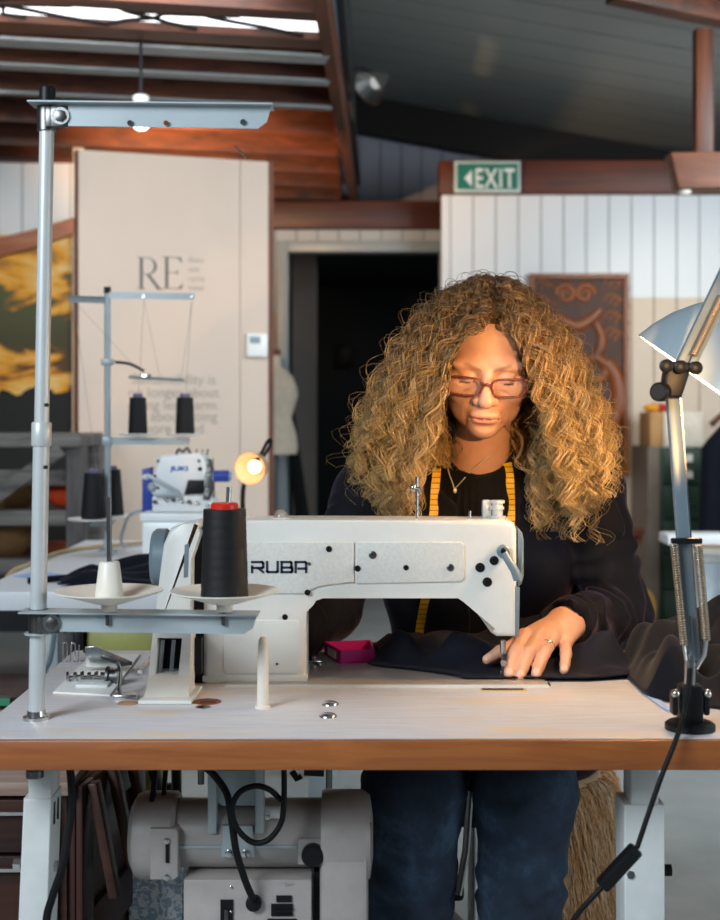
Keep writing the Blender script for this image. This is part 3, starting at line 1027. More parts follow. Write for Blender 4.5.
# ================================================================== second work table with the other machine
TZ = 0.76
WX0, WX1, WY0, WY1 = -0.915, 0.0, 3.07, 4.33
wt = thing('white_work_table', 'white work table carrying the small white overlock machine', 'table', ((WX0 + WX1) / 2, 3.7, 0))
MB().span((WX0, WY0, TZ - 0.045), (WX1, WY1, TZ), 0.003).build('table_top', plain('white laminate', '#e3e6ea', 0.35, 0, 0.02), wt)
for lx in (WX0 + .16, WX1 - .1):
    for ly in (WY0 + .1, WY1 - .1):
        MB().span((lx - .025, ly - .03, 0), (lx + .025, ly + .03, TZ - .046), 0.003).build('leg', M['grey_paint'], wt)
MB().span((WX0 + .16, WY1 - .12, .2), (WX1 - .1, WY1 - .08, .25)).build('stretcher', M['grey_paint'], wt)
# olive chair seat under its edge
oc = thing('olive_chair', 'olive green padded chair tucked at the white work table', 'chair', (P(118, 0, 2.85).x, 2.88, 0))
a = P(84, 627, 2.72); b = P(168, 654, 2.72)
MB().span((a.x, 2.72, b.z - .02), (b.x, 2.78, a.z), 0.015).build('backrest', plain('olive vinyl', '#9a9a55', 0.5), oc)
MB().span((a.x - .02, 2.70, b.z - .06), (a.x + 0.0, 2.78, a.z + .01), 0.004).build('back_frame', M['black'], oc)
MB().span((b.x, 2.70, b.z - .06), (b.x + .02, 2.78, a.z + .01), 0.004).build('back_frame', M['black'], oc)
MB().span((a.x, 2.60, .42), (b.x, 2.95, .47), 0.015).build('seat', plain('olive vinyl seat', '#8f8f4e', 0.5), oc)
for lx in (a.x - .01, b.x + .01):
    MB().cyl((lx, 2.76, b.z - .04), (lx, 2.80, 0), .011).build('leg', M['black'], oc)
    MB().cyl((lx, 2.64, .43), (lx, 2.60, 0), .011).build('leg', M['black'], oc)
# tape strips and dark garment
tp = MB()
tp.prism([(-.90, 3.36, TZ + .0005), (-.86, 3.46, TZ + .0005), (-.52, 3.20, TZ + .0005), (-.60, 3.13, TZ + .0005)], (0, 0, .0006))
props(tp.build('tape_strip', M['light_blue']), 'pale blue strip lying on the white work table', 'strip')
# ---- thread cones, saucers shared by both thread stands
def cone_winding(mb, o, r0, r1, h):
    mb.lathe([(r1 * .45, h), (r1, h), (r1 * 1.02, h - .003), (r0, .004), (r0 * .98, 0.0), (r0 * .5, 0.0)][::-1], o, (0, 0, 1), 36)
    return mb


def thread_cone(name, label, loc, r0, r1, h, core, group=None, cr=0.0):
    o = thing(name, label, 'thread cone', loc, group)
    cone_winding(MB(), loc, r0, r1, h).build('thread', M['black_thread'], o, 50)
    l = Vector(loc)
    MB().lathe([(0.006, h), (r1 * .62, h), (r1 * .62, h + .009), (r1 * .5, h + .012), (0.006, h + .012)], l, (0, 0, 1), 24).build('core', core, o)
    return o


# ---- background thread stand on the white work table
Y2 = 3.95
zt = 0.76
px0 = P(107.5, 0, Y2).x
st2 = thing('thread_stand', 'slim grey thread stand holding small black cones on the white work table', 'thread stand', (px0, Y2, zt))
ptop = P(0, 287, Y2).z
MB().cyl((px0, Y2, zt + .012), (px0, Y2, ptop - .02), .0095).build('pole', M['grey_paint'], st2)
MB().cyl((px0, Y2, ptop - .02), (px0, Y2, ptop), .0108).build('cap', M['black'], st2)
MB().lathe([(.03, 0), (.03, .006), (.014, .014), (.012, .03)], (px0, Y2, zt), (0, 0, 1)).build('base', M['grey_paint'], st2)


def channel(a, b, w, name, parent, m=M['grey_paint'], th=.002):
    """folded sheet arm: a face and a top flange"""
    a = Vector(a); b = Vector(b)
    mb = MB()
    mb.bar(a, b, th, w)
    side = (b - a).cross(Vector((0, 0, 1))).normalized()
    mb.bar(a + Vector((0, 0, w / 2)) - side * w * .3, b + Vector((0, 0, w / 2)) - side * w * .3, w * .6, th)
    return mb.build(name, m, parent)


zb = P(0, 295.5, Y2).z
channel((px0 + .005, Y2 - .008, zb), (P(195, 0, Y2).x, Y2 - .008, zb - .004), .019, 'thread_arm', st2)
a = P(69, 299, Y2 + .1); channel((px0 - .008, Y2 + .004, zb - .014), a, .019, 'thread_arm', st2)
for px in (144, 192):
    MB().cyl((P(px, 0, Y2).x, Y2 - .012, zb - .004), (P(px, 0, Y2).x, Y2 - .002, zb - .004), .004).build('eyelet', M['steel'], st2)
z = P(0, 362, Y2).z
MB().box((px0, Y2, z), (.035, .03, .02), None, .003).build('clamp', M['grey_paint'], st2)
MB().tube(smooth_path([P(115, 362, Y2 - .01), P(130, 364, Y2 - .02), P(144, 371, Y2 - .03)], 6), .0045, 8).build('guide_arm', M['dark_steel'], st2)
MB().cyl(P(129, 377, Y2 - .03), P(184, 380, Y2 - .05), .0045).build('guide_bar', M['blue_grey'], st2)
MB().box(P(146, 377, Y2 - .03), (.03, .02, .018), None, .003).build('clamp', M['steel'], st2)
z = P(0, 441, Y2).z
channel((px0 + .004, Y2 - .008, z), (P(190, 0, Y2).x, Y2 - .008, z - .002), .02, 'cross_arm', st2)
MB().box((px0, Y2, z), (.03, .028, .026), None, .003).build('clamp', M['grey_paint'], st2)
zc2 = z + .010
k = 0
for px, yy in ((138.5, 437), (185.5, 437)):
    c = P(px, 0, Y2); c = Vector((c.x, Y2 - .012, zc2 + .002))
    MB().lathe([(.005, 0), (.012, .001), (.057, .008), (.058, .010), (.057, .011), (.012, .005), (.0, .005)], c, (0, 0, 1), 32).build('saucer', M['white_plastic'], st2)
    lab = 'small black thread cone on the upper saucer nearest the slim grey pole' if px < 150 else 'small black thread cone on the upper saucer above the overlock machine'
    thread_cone('thread_cone', lab, (c.x, c.y, c.z + .0062), .0292, .0245, .114, plain('lilac core%d' % px, '#6a6486', 0.5), 'small black cones on the slim thread stand')
# rear low saucers beside the pole
z = P(0, 520, Y2).z
for dx, dy, lab in ((-.033, -.05, 'small black thread cone on the low saucer in front of the slim grey pole'), (.0, .07, 'small black thread cone half hidden behind the slim grey pole')):
    c = Vector((px0 + dx, Y2 + dy, z))
    MB().lathe([(.005, 0), (.012, .001), (.075 if dy < 0 else .06, .006), (.076 if dy < 0 else .061, .009), (.074 if dy < 0 else .059, .010), (.012, .005), (.0, .005)], c, (0, 0, 1), 32).build('saucer', M['white_plastic'], st2)
    thread_cone('thread_cone', lab, (c.x, c.y, c.z + .0105), .037, .026, .135 if dy < 0 else .14, plain('lilac core', '#6a6486', 0.5), 'small black cones on the slim thread stand')
MB().bar((px0 - .033, Y2 - .06, z - .008), (px0, Y2 + .08, z - .008), .018, .012).build('cross_arm', M['grey_paint'], st2)
MB().box((px0, Y2, z - .004), (.03, .028, .026), None, .003).build('clamp', M['grey_paint'], st2)
# threads from the cones up to the arm
for i, (p_, q_) in enumerate((((138.5, 398), (144, 300)), ((185.5, 398), (192, 300)), ((144, 300), (160, 378)), ((192, 300), (181, 380)), ((75, 302), (132, 364)), ((97, 474), (74, 302)))):
    MB().cyl(P(*p_, Y2 - .012), P(*q_, Y2 - .012), .0007, n=5).build('thread_line', plain('pale thread%d' % i, '#8f8a84', 0.7), st2)

# ---- overlock machine
YO = 3.75
ov = thing('overlock_machine', 'small white overlock machine on the white work table', 'sewing machine', (P(185, 0, YO).x, YO, zt))
wm = plain('white enamel', '#eef1f2', 0.3, 0, .02)
a = P(144, 548, YO); b = P(214, 505, YO)
MB().span((a.x, YO - .04, zt + .012), (P(222, 0, YO).x, YO + .16, P(0, 520, YO).z), .008).build('stand_box', wm, ov)
MB().span((a.x - .004, YO - .05, P(0, 520, YO).z), (P(226, 0, YO).x, YO + .17, P(0, 512, YO).z), .004).build('plinth', wm, ov)
for px in (148, 214):
    MB().lathe([(.022, 0), (.022, .008), (.012, .012)], (P(px, 0, YO).x, YO - .02, zt), (0, 0, 1)).build('foot', M['grey_paint'], ov)
    MB().lathe([(.022, 0), (.022, .008), (.012, .012)], (P(px, 0, YO).x, YO + .13, zt), (0, 0, 1)).build('foot', M['grey_paint'], ov)
poly = [(152, 512), (152, 497), (163, 494), (204, 494), (212, 500), (212, 512)]
MB().prism([P(x, y, YO - .02) for x, y in poly], (0, .15, 0), .006).build('bed', wm, ov)
poly = [(151, 494), (153, 482), (157, 459), (162, 455.5), (196, 453.5), (203, 456), (207, 470), (204, 482), (198, 496), (160, 497)]
hd = MB().prism([P(x, y, YO - .03) for x, y in poly], (0, .13, 0), .010, 4).build('head', wm, ov)
MB().text('JUKI', P(171, 470.5, YO - .0315), .0165, xs=1.6, bold=.0006, ex=.0006).build('lettering', plain('blue lettering', '#3a63b8', 0.5), hd)
for x, y in ((158, 461), (199, 461), (200, 469), (158, 488), (155, 476)):
    MB().cyl(P(x, y, YO - .034), P(x, y, YO - .028), .004 if y != 469 else .006, n=14).build('screw', M['black'], hd)
poly = [(188, 480), (204, 480), (204, 494), (184, 495)]
MB().prism([P(x, y, YO - .037) for x, y in poly], (0, .01, 0), .003).build('window', M['black'], hd)
MB().bar(P(147, 475, YO - .04), P(178, 492, YO - .04), .012, .012, bevel=.003).build('front_lever', M['grey_paint'], ov)
MB().bar(P(153, 494, YO - .04), P(180, 494, YO - .04), .014, .014, bevel=.003).build('looper_cover', M['grey_paint'], ov)
for i, (x, y) in enumerate(((155, 502), (166, 500), (173, 500), (181, 501), (189, 502), (197, 503), (205, 498), (206, 489), (211, 493), (208, 506))):
    MB().ball(P(x, y, YO - .028), .0065, 10).build('stud', M['steel'] if i % 2 else M['dark_steel'], ov)
MB().cyl(P(207, 475, YO - .02), P(216, 475, YO - .02), .006).build('needle_clamp', M['steel'], ov)
MB().tube([P(206, 466, YO - .01), P(212, 468, YO - .02), P(213, 490, YO - .03), P(208, 500, YO - .03)], .006, 8).build('lever_arm', M['steel'], ov)
MB().cyl(P(214, 476, YO - .03), P(229, 476, YO - .03), .017).build('handwheel', M['blue'], ov)
MB().cyl(P(229, 476, YO - .03), P(231, 476, YO - .03), .013).build('wheel_cap', M['light_blue'], ov)
poly = [(203, 458), (212, 458), (214, 505), (206, 505)]
MB().prism([P(x, y, YO + .04) for x, y in poly], (0, .04, 0), .004).build('rear_plate', M['steel'], ov)
MB().tube(smooth_path([P(176, 455, YO), P(179, 449, YO), P(183, 452, YO), P(187, 448, YO), P(191, 454, YO)], 6), .004, 8).build('thread_guide', M['dark_steel'], ov)
for x in (196, 202, 207):
    MB().cyl(P(x, 455, YO), P(x + 1, 449, YO), .003).build('thread_pin', M['steel'], ov)
poly = [(142, 469), (152, 467), (152, 510), (142, 513)]
MB().prism([P(x, y, YO + .06) for x, y in poly], (0, .03, 0), .003).build('side_cover', M['blue'], ov)
MB().ball(P(146, 477, YO + .055), .012, 12, (1, .4, .7)).build('cover_emblem', M['white_paint'], ov)
MB().ball(P(152, 487, YO - .03), .013, 12).build('tension_knob', M['grey_paint'], ov)

# ---- gooseneck lamp
YGN = 3.70
gl = thing('gooseneck_lamp', 'small lit gooseneck lamp clipped behind the overlock machine', 'lamp', (P(243, 0, YGN).x, YGN, zt))
neck = smooth_path([P(243, 556, YGN), P(243, 520, YGN), P(243, 492, YGN), P(246, 478, YGN + .02)], 8)
MB().tube(neck, .0065, 10).build('gooseneck', M['black'], gl)
MB().lathe([(.04, 0), (.04, .012), (.012, .02)], (P(243, 0, YGN).x, YGN, zt), (0, 0, 1)).build('base', M['black'], gl)
MB().tube(smooth_path([P(255, 464, YGN + .03), P(262, 452, YGN + .03), P(268, 441, YGN + .03), P(271, 440, YGN + .03), P(270, 446, YGN + .03), P(263, 457, YGN + .03)], 6), .005, 10).build('handle', M['black'], gl)
c = P(254, 467, YGN - .005)
dd = (P(246, 470, YGN - .06) - c).normalized()
shd, nt, bs = new_mat('warm translucent shade')
bs.inputs['Base Color'].default_value = srgb('#c9a27a'); bs.inputs['Roughness'].default_value = .4
sh_ = MB().lathe([(.012, -.055), (.024, -.045), (.038, -.015), (.046, .02), (.048, .032), (.045, .032), (.036, -.012), (.02, -.04)], c, dd, 32)
sh_.build('lamp_shade', shd, gl)
MB().ball(c - dd * .004, .018, 16).build('bulb', emit('warm bulb', '#ffecd0', 6), gl)
lamp('gooseneck_bulb', 'POINT', c + dd * .055, None, .14, (1, .76, .5), .015)

# ---- navy garment and cords on the white work table
cg = MB()


def gar(u, v):
    x = -.735 + .50 * u; y = 3.16 + .22 * v
    e = min(1, 6 * min(u, 1 - u, v, 1 - v) + .02)
    z = TZ + .004 + e * (.026 + .016 * math.sin(9 * u + 5 * v) + .012 * math.sin(23 * v + 4 * u))
    return (x + .012 * math.sin(14 * v), y + .01 * math.sin(18 * u), z)


cg.grid(gar, 70, 30)
o = cg.build('folded_garment', M['navy'], None, 80)
props(o, 'dark navy garment lying folded on the white work table', 'garment')
sm = o.modifiers.new('solid', 'SOLIDIFY'); sm.thickness = .004; sm.offset = 1
t_ = MB().tube(smooth_path([(-.82, 3.21, TZ + .008), (-.76, 3.24, TZ + .010), (-.70, 3.25, TZ + .014)], 6), .008, 8)
props(t_.build('tie_strap', M['navy']), 'narrow navy tie strap lying beside the folded navy garment', 'strap')
cd = MB().tube(smooth_path([P(142, 510, YO + .08), P(132, 514, YO + .08), P(126, 522, 3.95), (-.74, 4.08, TZ + .006), (-.60, 4.12, TZ + .006)], 8) , .005, 8)
props(cd.build('power_cable', M['grey_paint']), 'grey power cord leaving the blue side of the overlock machine', 'cord')
cd = MB().tube(smooth_path([(-.10, 4.20, TZ + .007), (-.45, 4.22, TZ + .007), (-.70, 4.16, TZ + .007), (-.88, 3.95, TZ + .007), (-.91, 3.6, TZ + .007), (-.93, 3.4, TZ - .02), (-.945, 3.3, TZ - .2), (-.95, 3.2, TZ - .5), (-.95, 3.2, .02)], 8), .006, 8)
props(cd.build('power_cable', plain('beige cord', '#b79d78', 0.6)), 'beige cord running along the edge of the white work table', 'cord')
cd = MB().tube(smooth_path([P(52, 612, 3.05), P(54, 635, 3.04), P(50, 660, 3.04), P(44, 676, 3.04), P(46, 720, 3.02), P(52, 780, 3.0)], 8), .006, 8)
props(cd.build('power_cable', M['blue_grey']), 'blue grey cord hanging below the front of the white work table', 'cord')
# low box at the far left, on the floor
a = P(-60, 698, 2.75); b = P(14, 760, 2.75)
lb = thing('low_crate', 'low brown wooden crate with green end strip on the floor', 'crate', ((a.x + b.x) / 2, 2.9, 0))
MB().span((a.x, 2.78, 0), (b.x, 3.0, a.z - .02), .004).build('crate_body', M['timber_x'], lb)
MB().span((a.x - .005, 2.77, a.z - .02), (b.x + .005, 3.01, a.z), .003).build('rim', M['dark_chest'], lb)
MB().span((a.x, 2.765, a.z - .02), (P(8, 0, 2.75).x, 2.7695, a.z - .004)).build('end_strip', plain('green strip', '#3d8a6a', .5), lb)
# ================================================================== sewing table
TF, TB, TL, TR, TH = 1.68, 2.31, -.507, .66, .76


def table_top_mat():
    m, nt, b = new_mat('pale worn laminate')
    v = coords(nt, (1.5, 60, 60))
    n1 = N(nt, 'ShaderNodeTexNoise', Scale=7.0, Detail=6.0, Roughness=.7)
    nt.links.new(v, n1.inputs['Vector'])
    r = ramp(nt, [(.35, srgb('#b9b7bb')), (.65, srgb('#d6d5d9'))])
    nt.links.new(n1.outputs['Fac'], r.inputs['Fac'])
    v2 = coords(nt, (3.2, 9.0, 3.2))
    n2 = N(nt, 'ShaderNodeTexNoise', Scale=1.3, Detail=4.0, Roughness=.6)
    nt.links.new(v2, n2.inputs['Vector'])
    r2 = ramp(nt, [(.56, (0, 0, 0, 1)), (.70, (1, 1, 1, 1))])
    nt.links.new(n2.outputs['Fac'], r2.inputs['Fac'])
    mx = N(nt, 'ShaderNodeMix', data_type='RGBA'); mx.inputs[7].default_value = srgb('#d6c1a8')
    nt.links.new(r2.outputs['Color'], mx.inputs[0]); nt.links.new(r.outputs['Color'], mx.inputs[6])
    nt.links.new(mx.outputs[2], b.inputs['Base Color'])
    b.inputs['Roughness'].default_value = .38
    bp = N(nt, 'ShaderNodeBump', Strength=.12, Distance=.001); nt.links.new(n1.outputs['Fac'], bp.inputs['Height']); nt.links.new(bp.outputs['Normal'], b.inputs['Normal'])
    return m


M['top'] = table_top_mat()
tbl = thing('sewing_table', 'industrial sewing table with pale worn top and orange wood edge', 'table', (.08, 2.0, 0))
# the top: laminate skin over a plywood core with an oiled wooden edge
MB().span((TL, TF + .004, TH - .0015), (TR, TB, TH), .0006).build('laminate', M['top'], tbl)
MB().span((TL, TF, TH - .041), (TR, TF + .012, TH - .0017), .003).build('front_edging', M['edge_wood'], tbl)
MB().span((TL + .001, TF + .013, TH - .041), (TR, TB, TH - .0018)).build('core', wood('plywood core', '#6e4524', '#8a5a30', .6, 'X', 2), tbl)


def leg(px0, px1, ysplit, tilt, name='leg'):
    """upper tube sliding in a larger slotted tube"""
    Yl = 1.80
    up = MB()
    a = P(px0[0], 770, Yl); b = P(px0[1], 770, Yl)
    zs = P(0, ysplit, Yl).z
    up.span((a.x, Yl, zs - .05), (b.x, Yl + .055, TH - .042), .003)
    o = up.build(name, M['white_metal'], tbl)
    lo = MB()
    a = P(px1[0], 800, Yl); b = P(px1[1], 800, Yl)
    d = tilt
    poly = [(a.x, Yl - .004, zs), (b.x, Yl - .004, zs), (b.x + d, Yl - .004, .04), (a.x + d - .006 * (1 if d < 0 else 0), Yl - .004, .04)]
    lo.prism(poly, (0, .064, 0), .003)
    s = lo.build('sleeve', M['white_metal'], o)
    return o, s, a, b, zs, Yl


o, s, a, b, zs, Yl = leg((28, 51), (24, 52), 798, -.02)
for i, (yy, hgt) in enumerate(((805, 46), (868, 46))):
    for k in (0, 1):
        za = P(0, yy, Yl).z; zb_ = P(0, yy + 22, Yl).z
        MB().span((b.x - .012, Yl + .012 + .022 * k, zb_), (b.x + .0006 - .008 * (yy > 850), Yl + .018 + .022 * k, za)).build('slot', M['black'], s)
MB().cyl(P(21, 864, Yl + .03), P(14, 864, Yl + .03), .0085, n=6).build('bolt', M['steel'], s)
MB().cyl(P(47, 866, Yl + .03), P(58, 866, Yl + .03), .0085, n=6).build('bolt', M['steel'], s)
MB().cyl(P(35, 770, 1.76), P(35, 777, 1.76), .012).build('pole_nut', M['dark_steel'], tbl)
o, s, a, b, zs, Yl = leg((631, 659), (623.5, 664), 804, .003)
MB().cyl(P(664, 870, Yl + .03), P(671, 870, Yl + .03), .009, n=6).build('bolt', M['black'], s)
MB().cyl(P(623, 870, Yl + .03), P(631, 875, Yl - .006), .006, n=6).build('bolt', M['steel'], s)
# feet, cross bar
for x in (-.47, .37):
    MB().span((x - .03, 1.62, .0), (x + .03, 2.28 if x > 0 else 2.0, .045), .004).build('foot', M['white_metal'], tbl)
MB().span((-.43, 2.15, .12), (.34, 2.19, .16)).build('cross_bar', M['white_metal'], tbl)
MB().span((P(700, 0, 1.75).x, 1.74, TH - .056), (P(790, 0, 1.75).x, 1.85, TH - .0415), .003).build('drawer_runner', M['dark_steel'], tbl)
# plates and marks in the top
MB().span((-.215, 1.995, TH - .001), (.292, 2.152, TH + .0012), .0005).build('machine_cutout_trim', plain('pale seam strip', '#cfd0c8', .5), tbl)

# small domed caps
for px, py, lab in ((330, 704.5, 'small steel domed cap set in the table top, the one nearer the machine'), (328, 716.5, 'small steel domed cap set in the table top, the one nearer the front edge')):
    Yc = 546 / (py - HOR)
    c = P(px, py, Yc)
    props(MB().lathe([(.0125, 0), (.0122, .0015), (.009, .004), (.004, .0052), (0, .0055)], (c.x, Yc, TH), (0, 0, 1), 28).build('domed_cap', M['steel'], None, 60), lab, 'cap')
c = P(207, 702, 546 / 288.)
cb = thing('cable_grommet', 'round copper brown hole with rim in the table top beside the cone saucer', 'grommet', (c.x, c.y, TH))
MB().lathe([(.0205, 0), (.0205, .001), (.017, .0012), (.0168, .0003), (.0, .0003)], (c.x, c.y, TH), (0, 0, 1), 32).build('bush', M['copper'], cb)
MB().lathe([(.012, .0004), (.0119, .0007), (0, .0007)], (c.x + .002, c.y - .004, TH), (0, 0, 1), 24).build('hole', plain('dark orange hole', '#5a2c14', .7), cb)
c = P(203, 707.5, 546 / 293.5)
props(MB().lathe([(.011, 0), (.011, .001), (.0, .0018)], (c.x, c.y, TH), (0, 0, 1), 24).build('washer', M['steel']), 'flat steel disc lying in front of the copper brown hole', 'washer')
# upright plastic peg
Yk = 546 / (708. - HOR)
c = P(263, 708, Yk)
pg = thing('thread_peg', 'cream plastic peg standing upright on the table in front of the machine', 'peg', (c.x, Yk, TH))
MB().lathe([(.0115, 0), (.0115, .003), (.0105, .004), (0.0, .004)], (c.x, Yk, TH), (0, 0, 1)).build('base', M['cream_plastic'], pg)
MB().lathe([(.0088, .004), (.0082, .05), (.0072, .09), (.006, .098), (.003, .1015), (0, .102)], (c.x, Yk, TH), (0, 0, 1)).build('shaft', M['cream_plastic'], pg, 60)

# ================================================================== thread stand at the front
YB = 546 / (719. - HOR)
pb_ = P(36.5, 719, YB)
ptp = P(47.5, 90, YB + .0)
base = Vector((pb_.x, YB, TH)); top = Vector((ptp.x, YB, ptp.z))


def on_pole(py):
    z = EYE - (py - HOR) * YB / F
    t = (z - base.z) / (top.z - base.z)
    return base + (top - base) * t


ts = thing('thread_stand', 'tall grey thread stand pole with arms standing at the table corner', 'thread stand', base)
pm = plain('satin grey tube', '#c2c6c6', 0.36, .15, .04, 25)
ax = (top - base).normalized()
MB().tube([on_pole(717), on_pole(440)], .0112, 24).build('lower_pole', pm, ts)
MB().tube([on_pole(440), on_pole(102)], .0100, 24).build('upper_pole', pm, ts)
MB().tube([on_pole(446), on_pole(444.5), on_pole(423.5), on_pole(422)], [.0128, .0136, .0136, .0122], 24).build('joint_collar', pm, ts)
MB().tube([on_pole(105), on_pole(88.5), on_pole(87)], [.0112, .0112, .0095], 24).build('cap', M['black'], ts)
MB().lathe([(.0185, 0), (.0185, .004), (.0135, .0055), (.0125, .012)], base, (0, 0, 1)).build('base_flange', M['steel'], ts)
for py in (405, 467):
    c = on_pole(py) + Vector((.0072, -.0075, 0))
    MB().cyl(c, c + Vector((.003, -.003, 0)), .0026, n=12).build('pole_hole', M['black'], ts)


def arm(py, x_end, py_end, w, name):
    a = on_pole(py); b = P(x_end, py_end, YB - .02)
    o = Vector((0, -.016, 0))
    mb = MB()
    pA = P(58, 0, YB - .02)
    # web with tapered end
    za, zb_ = a.z, b.z
    q = [(a.x + .016, YB - .0165, za + w / 2), (b.x, YB - .0165, zb_ + w / 2), (b.x - .006, YB - .0165, zb_ - w * .2), (b.x - .018, YB - .0165, zb_ - w / 2), (a.x + .016, YB - .0165, za - w / 2)]
    mb.prism(q, (0, .002, 0))
    q = [(a.x - .02, YB - .030, za + w / 2), (b.x + .002, YB - .030, zb_ + w / 2), (b.x + .002, YB + .012, zb_ + w / 2), (a.x - .02, YB + .012, za + w / 2)]
    mb.prism(q, (0, 0, .002))
    return mb.build(name, M['grey_paint'], ts), a, b


def clamp(c, name='clamp'):
    mb = MB()
    mb.tube([c + Vector((0, 0, -.017)), c + Vector((0, 0, .017))], .0135, 20)
    mb.box(c + Vector((.021, -.014, 0)), (.024, .008, .030), None, .002)
    mb.box(c + Vector((.008, -.0135, 0)), (.012, .006, .028), None, .001)
    o = mb.build(name, M['dark_steel'], ts)
    MB().lathe([(.0085, 0), (.0085, .004), (.005, .005), (.0, .005)], c + Vector((.023, -.018, 0)), (0, -1, 0), 6).build('bolt', M['dark_steel'], o)
    MB().lathe([(.012, 0), (.012, .0015), (.0, .0015)], c + Vector((.023, -.0181, 0)), (0, -1, 0), 20).build('washer', M['steel'], o)


top_arm, a, b = arm(117.5, 271, 117, .030, 'thread_arm')
MB().cyl(P(166, 123, YB - .0185), P(166, 123, YB - .021), .0035, n=14).build('arm_hole', M['copper'], top_arm)
MB().cyl(P(130, 123, YB - .0185), P(130, 123, YB - .020), .004, n=14).build('eyelet', M['steel'], top_arm)
MB().cyl(P(243, 122, YB - .0185), P(243, 122, YB - .020), .004, n=14).build('eyelet', M['steel'], top_arm)
clamp(on_pole(119))
MB().tube([P(235, 146, YB), P(246, 158, YB)], .0012, 6).build('thread_hook', M['steel'], ts)
low_arm, a, b = arm(620, 257, 625, .026, 'cross_arm')
clamp(on_pole(621))
MB().lathe([(.0185, 0), (.0185, .002), (.0125, .0025)], on_pole(634), (0, 0, 1)).build('stop_ring', M['grey_paint'], ts)
zarm = a.z + .013 + .002
sx = {}
for nm, px in (('empty', 111), ('full', 225.5)):
    c = Vector((P(px, 0, YB).x, YB - .012, zarm - .001))
    sx[nm] = c
    R = .073 if nm == 'empty' else .0745
    lift = .0
    MB().lathe([(.0, .0), (.011, .0), (.011, .009), (.02, .011), (R - .004, .026), (R, .0275), (R, .0290), (R - .004, .0285), (.02, .0145), (.0, .0140)], c, (0, 0, 1), 48).build('saucer', M['cream_plastic'], ts, 50)
    MB().cyl(c + Vector((0, -.006, -.018)), c + Vector((0, -.006, 0)), .004, n=14).build('saucer_bolt', M['dark_steel'], ts)
# cone holder and rod of the empty saucer
c = sx['empty']
MB().lathe([(.0200, .0142), (.0195, .022), (.0138, .066), (.0125, .068), (.0, .068)], c, (0, 0, 1), 28).build('cone_holder', M['cream_plastic'], ts)
MB().cyl(c + Vector((0, 0, .057)), c + Vector((-.0005, 0, .156)), .0035, n=14).build('spindle', M['dark_steel'], ts)
c = sx['full']
MB().cyl(c + Vector((.0, 0, .0142)), c + Vector((.006, 0, .170)), .0036, n=14).build('spindle', M['steel'], ts)
# the big cone: the windings step in and out a little
bc = thing('thread_cone', 'large black thread cone with red core on the front saucer', 'thread cone', c + Vector((0, 0, .0175)))
prof = []
h = .1225
nst = 9
prof.append((.014, 0))
for i in range(nst):
    z0_ = h * i / nst; z1_ = h * (i + 1) / nst
    rr0 = .0325 - .0035 * (i / nst); rr1 = .0325 - .0035 * ((i + 1) / nst)
    prof += [(rr0 - .0003, z0_ + .0004), (rr0, z0_ + .003), (rr1 + .0001, z1_ - .003), (rr1 - .0002, z1_ - .0004)]
prof += [(.016, h)]
MB().lathe(prof, c + Vector((0, 0, .0175)), (0, 0, 1), 48).build('thread', M['black_thread'], bc, 40)
MB().lathe([(.0065, h), (.019, h), (.019, h + .006), (.0165, h + .0085), (.0065, h + .0085)], c + Vector((0, 0, .0175)), (0, 0, 1), 32).build('core', M['red'], bc)

# ================================================================== sewing machine
MY0, MY1 = 2.025, 2.115         # depth of the arm
ZB = TH + .0012
sm_ = thing('sewing_machine', 'white industrial sewing machine seen from its back on the wooden table', 'sewing machine', (.0, 2.07, TH))
bed = MB()
bed.span((-.208, 1.998, TH - .02), (.289, 2.15, TH + .004), .0015)
bed_o = bed.build('bed', plain('polished bed plate', '#b5aca4', .3, .35, .05, 20), sm_)
MB().span((-.208, 1.996, TH - .0), (.289, 1.9985, TH + .0042)).build('bed_edge', M['machine_white'], bed_o)
MB().span((P(480, 0, 1.985).x, 1.972, TH - .0), (P(526, 0, 1.985).x, 1.988, TH + .0008)).build('slide_plate', plain('worn yellow plate', '#c9a468', .5), bed_o)
MB().span((P(482, 0, 1.985).x, 1.9755, TH), (P(523, 0, 1.985).x, 1.9845, TH + .0014)).build('slot', M['black'], bed_o)
MB().bar(P(548, 683, 2.03), P(553.5, 693, 1.975), .0035, .003).build('seam', M['black'], bed_o)
# the arm, pillar and head in one casting, profile seen from the back
prof = [(203, 688), (203, 524), (215, 520.5), (300, 520), (505, 520.5), (514, 523), (517, 530), (517, 637), (497, 637), (491, 633), (468, 598), (460, 592.5),
        (322, 592.5), (312, 596), (308, 603), (306.5, 612), (306.5, 688)]
arm_ = MB().prism([P(x, y, MY0) for x, y in prof], (0, MY1 - MY0, 0), .009, 4)
arm_o = arm_.build('arm', M['machine_white'], sm_, 40)
# bring the foot of the pillar down to the bed
pf = MB().span((P(202.5, 0, MY0).x, MY0 - .0015, TH + .003), (P(307, 0, MY0).x, MY1 + .002, TH + .012), .001)
pf.build('pillar_base', M['machine_white'], sm_)
# back plates
pp_ = [(216, 545), (221, 542), (354, 542), (354, 583), (330, 583), (316, 585.5), (305, 594), (216, 594)]
bp1 = MB().prism([P(x, y, MY0 - .0035) for x, y in pp_], (0, .008, 0), .002).build('back_plate', M['machine_plate'], arm_o)
pp_ = [(356.5, 542), (461, 542), (464.5, 545), (464.5, 578), (461, 582), (356.5, 584)]
bp2 = MB().prism([P(x, y, MY0 - .0035) for x, y in pp_], (0, .008, 0), .002).build('back_plate', M['machine_plate'], arm_o)
pp_ = [(207, 600), (301, 600), (301, 676), (226, 676), (222, 672), (222, 645), (218, 641), (207, 641)]
bp3 = MB().prism([P(x, y, MY0 - .0020) for x, y in [(226, 620), (298, 620), (300, 623), (300, 670), (297, 674), (226, 674), (223, 670), (223, 624)]], (0, .006, 0), .0015).build('back_plate', M['machine_white'], arm_o)
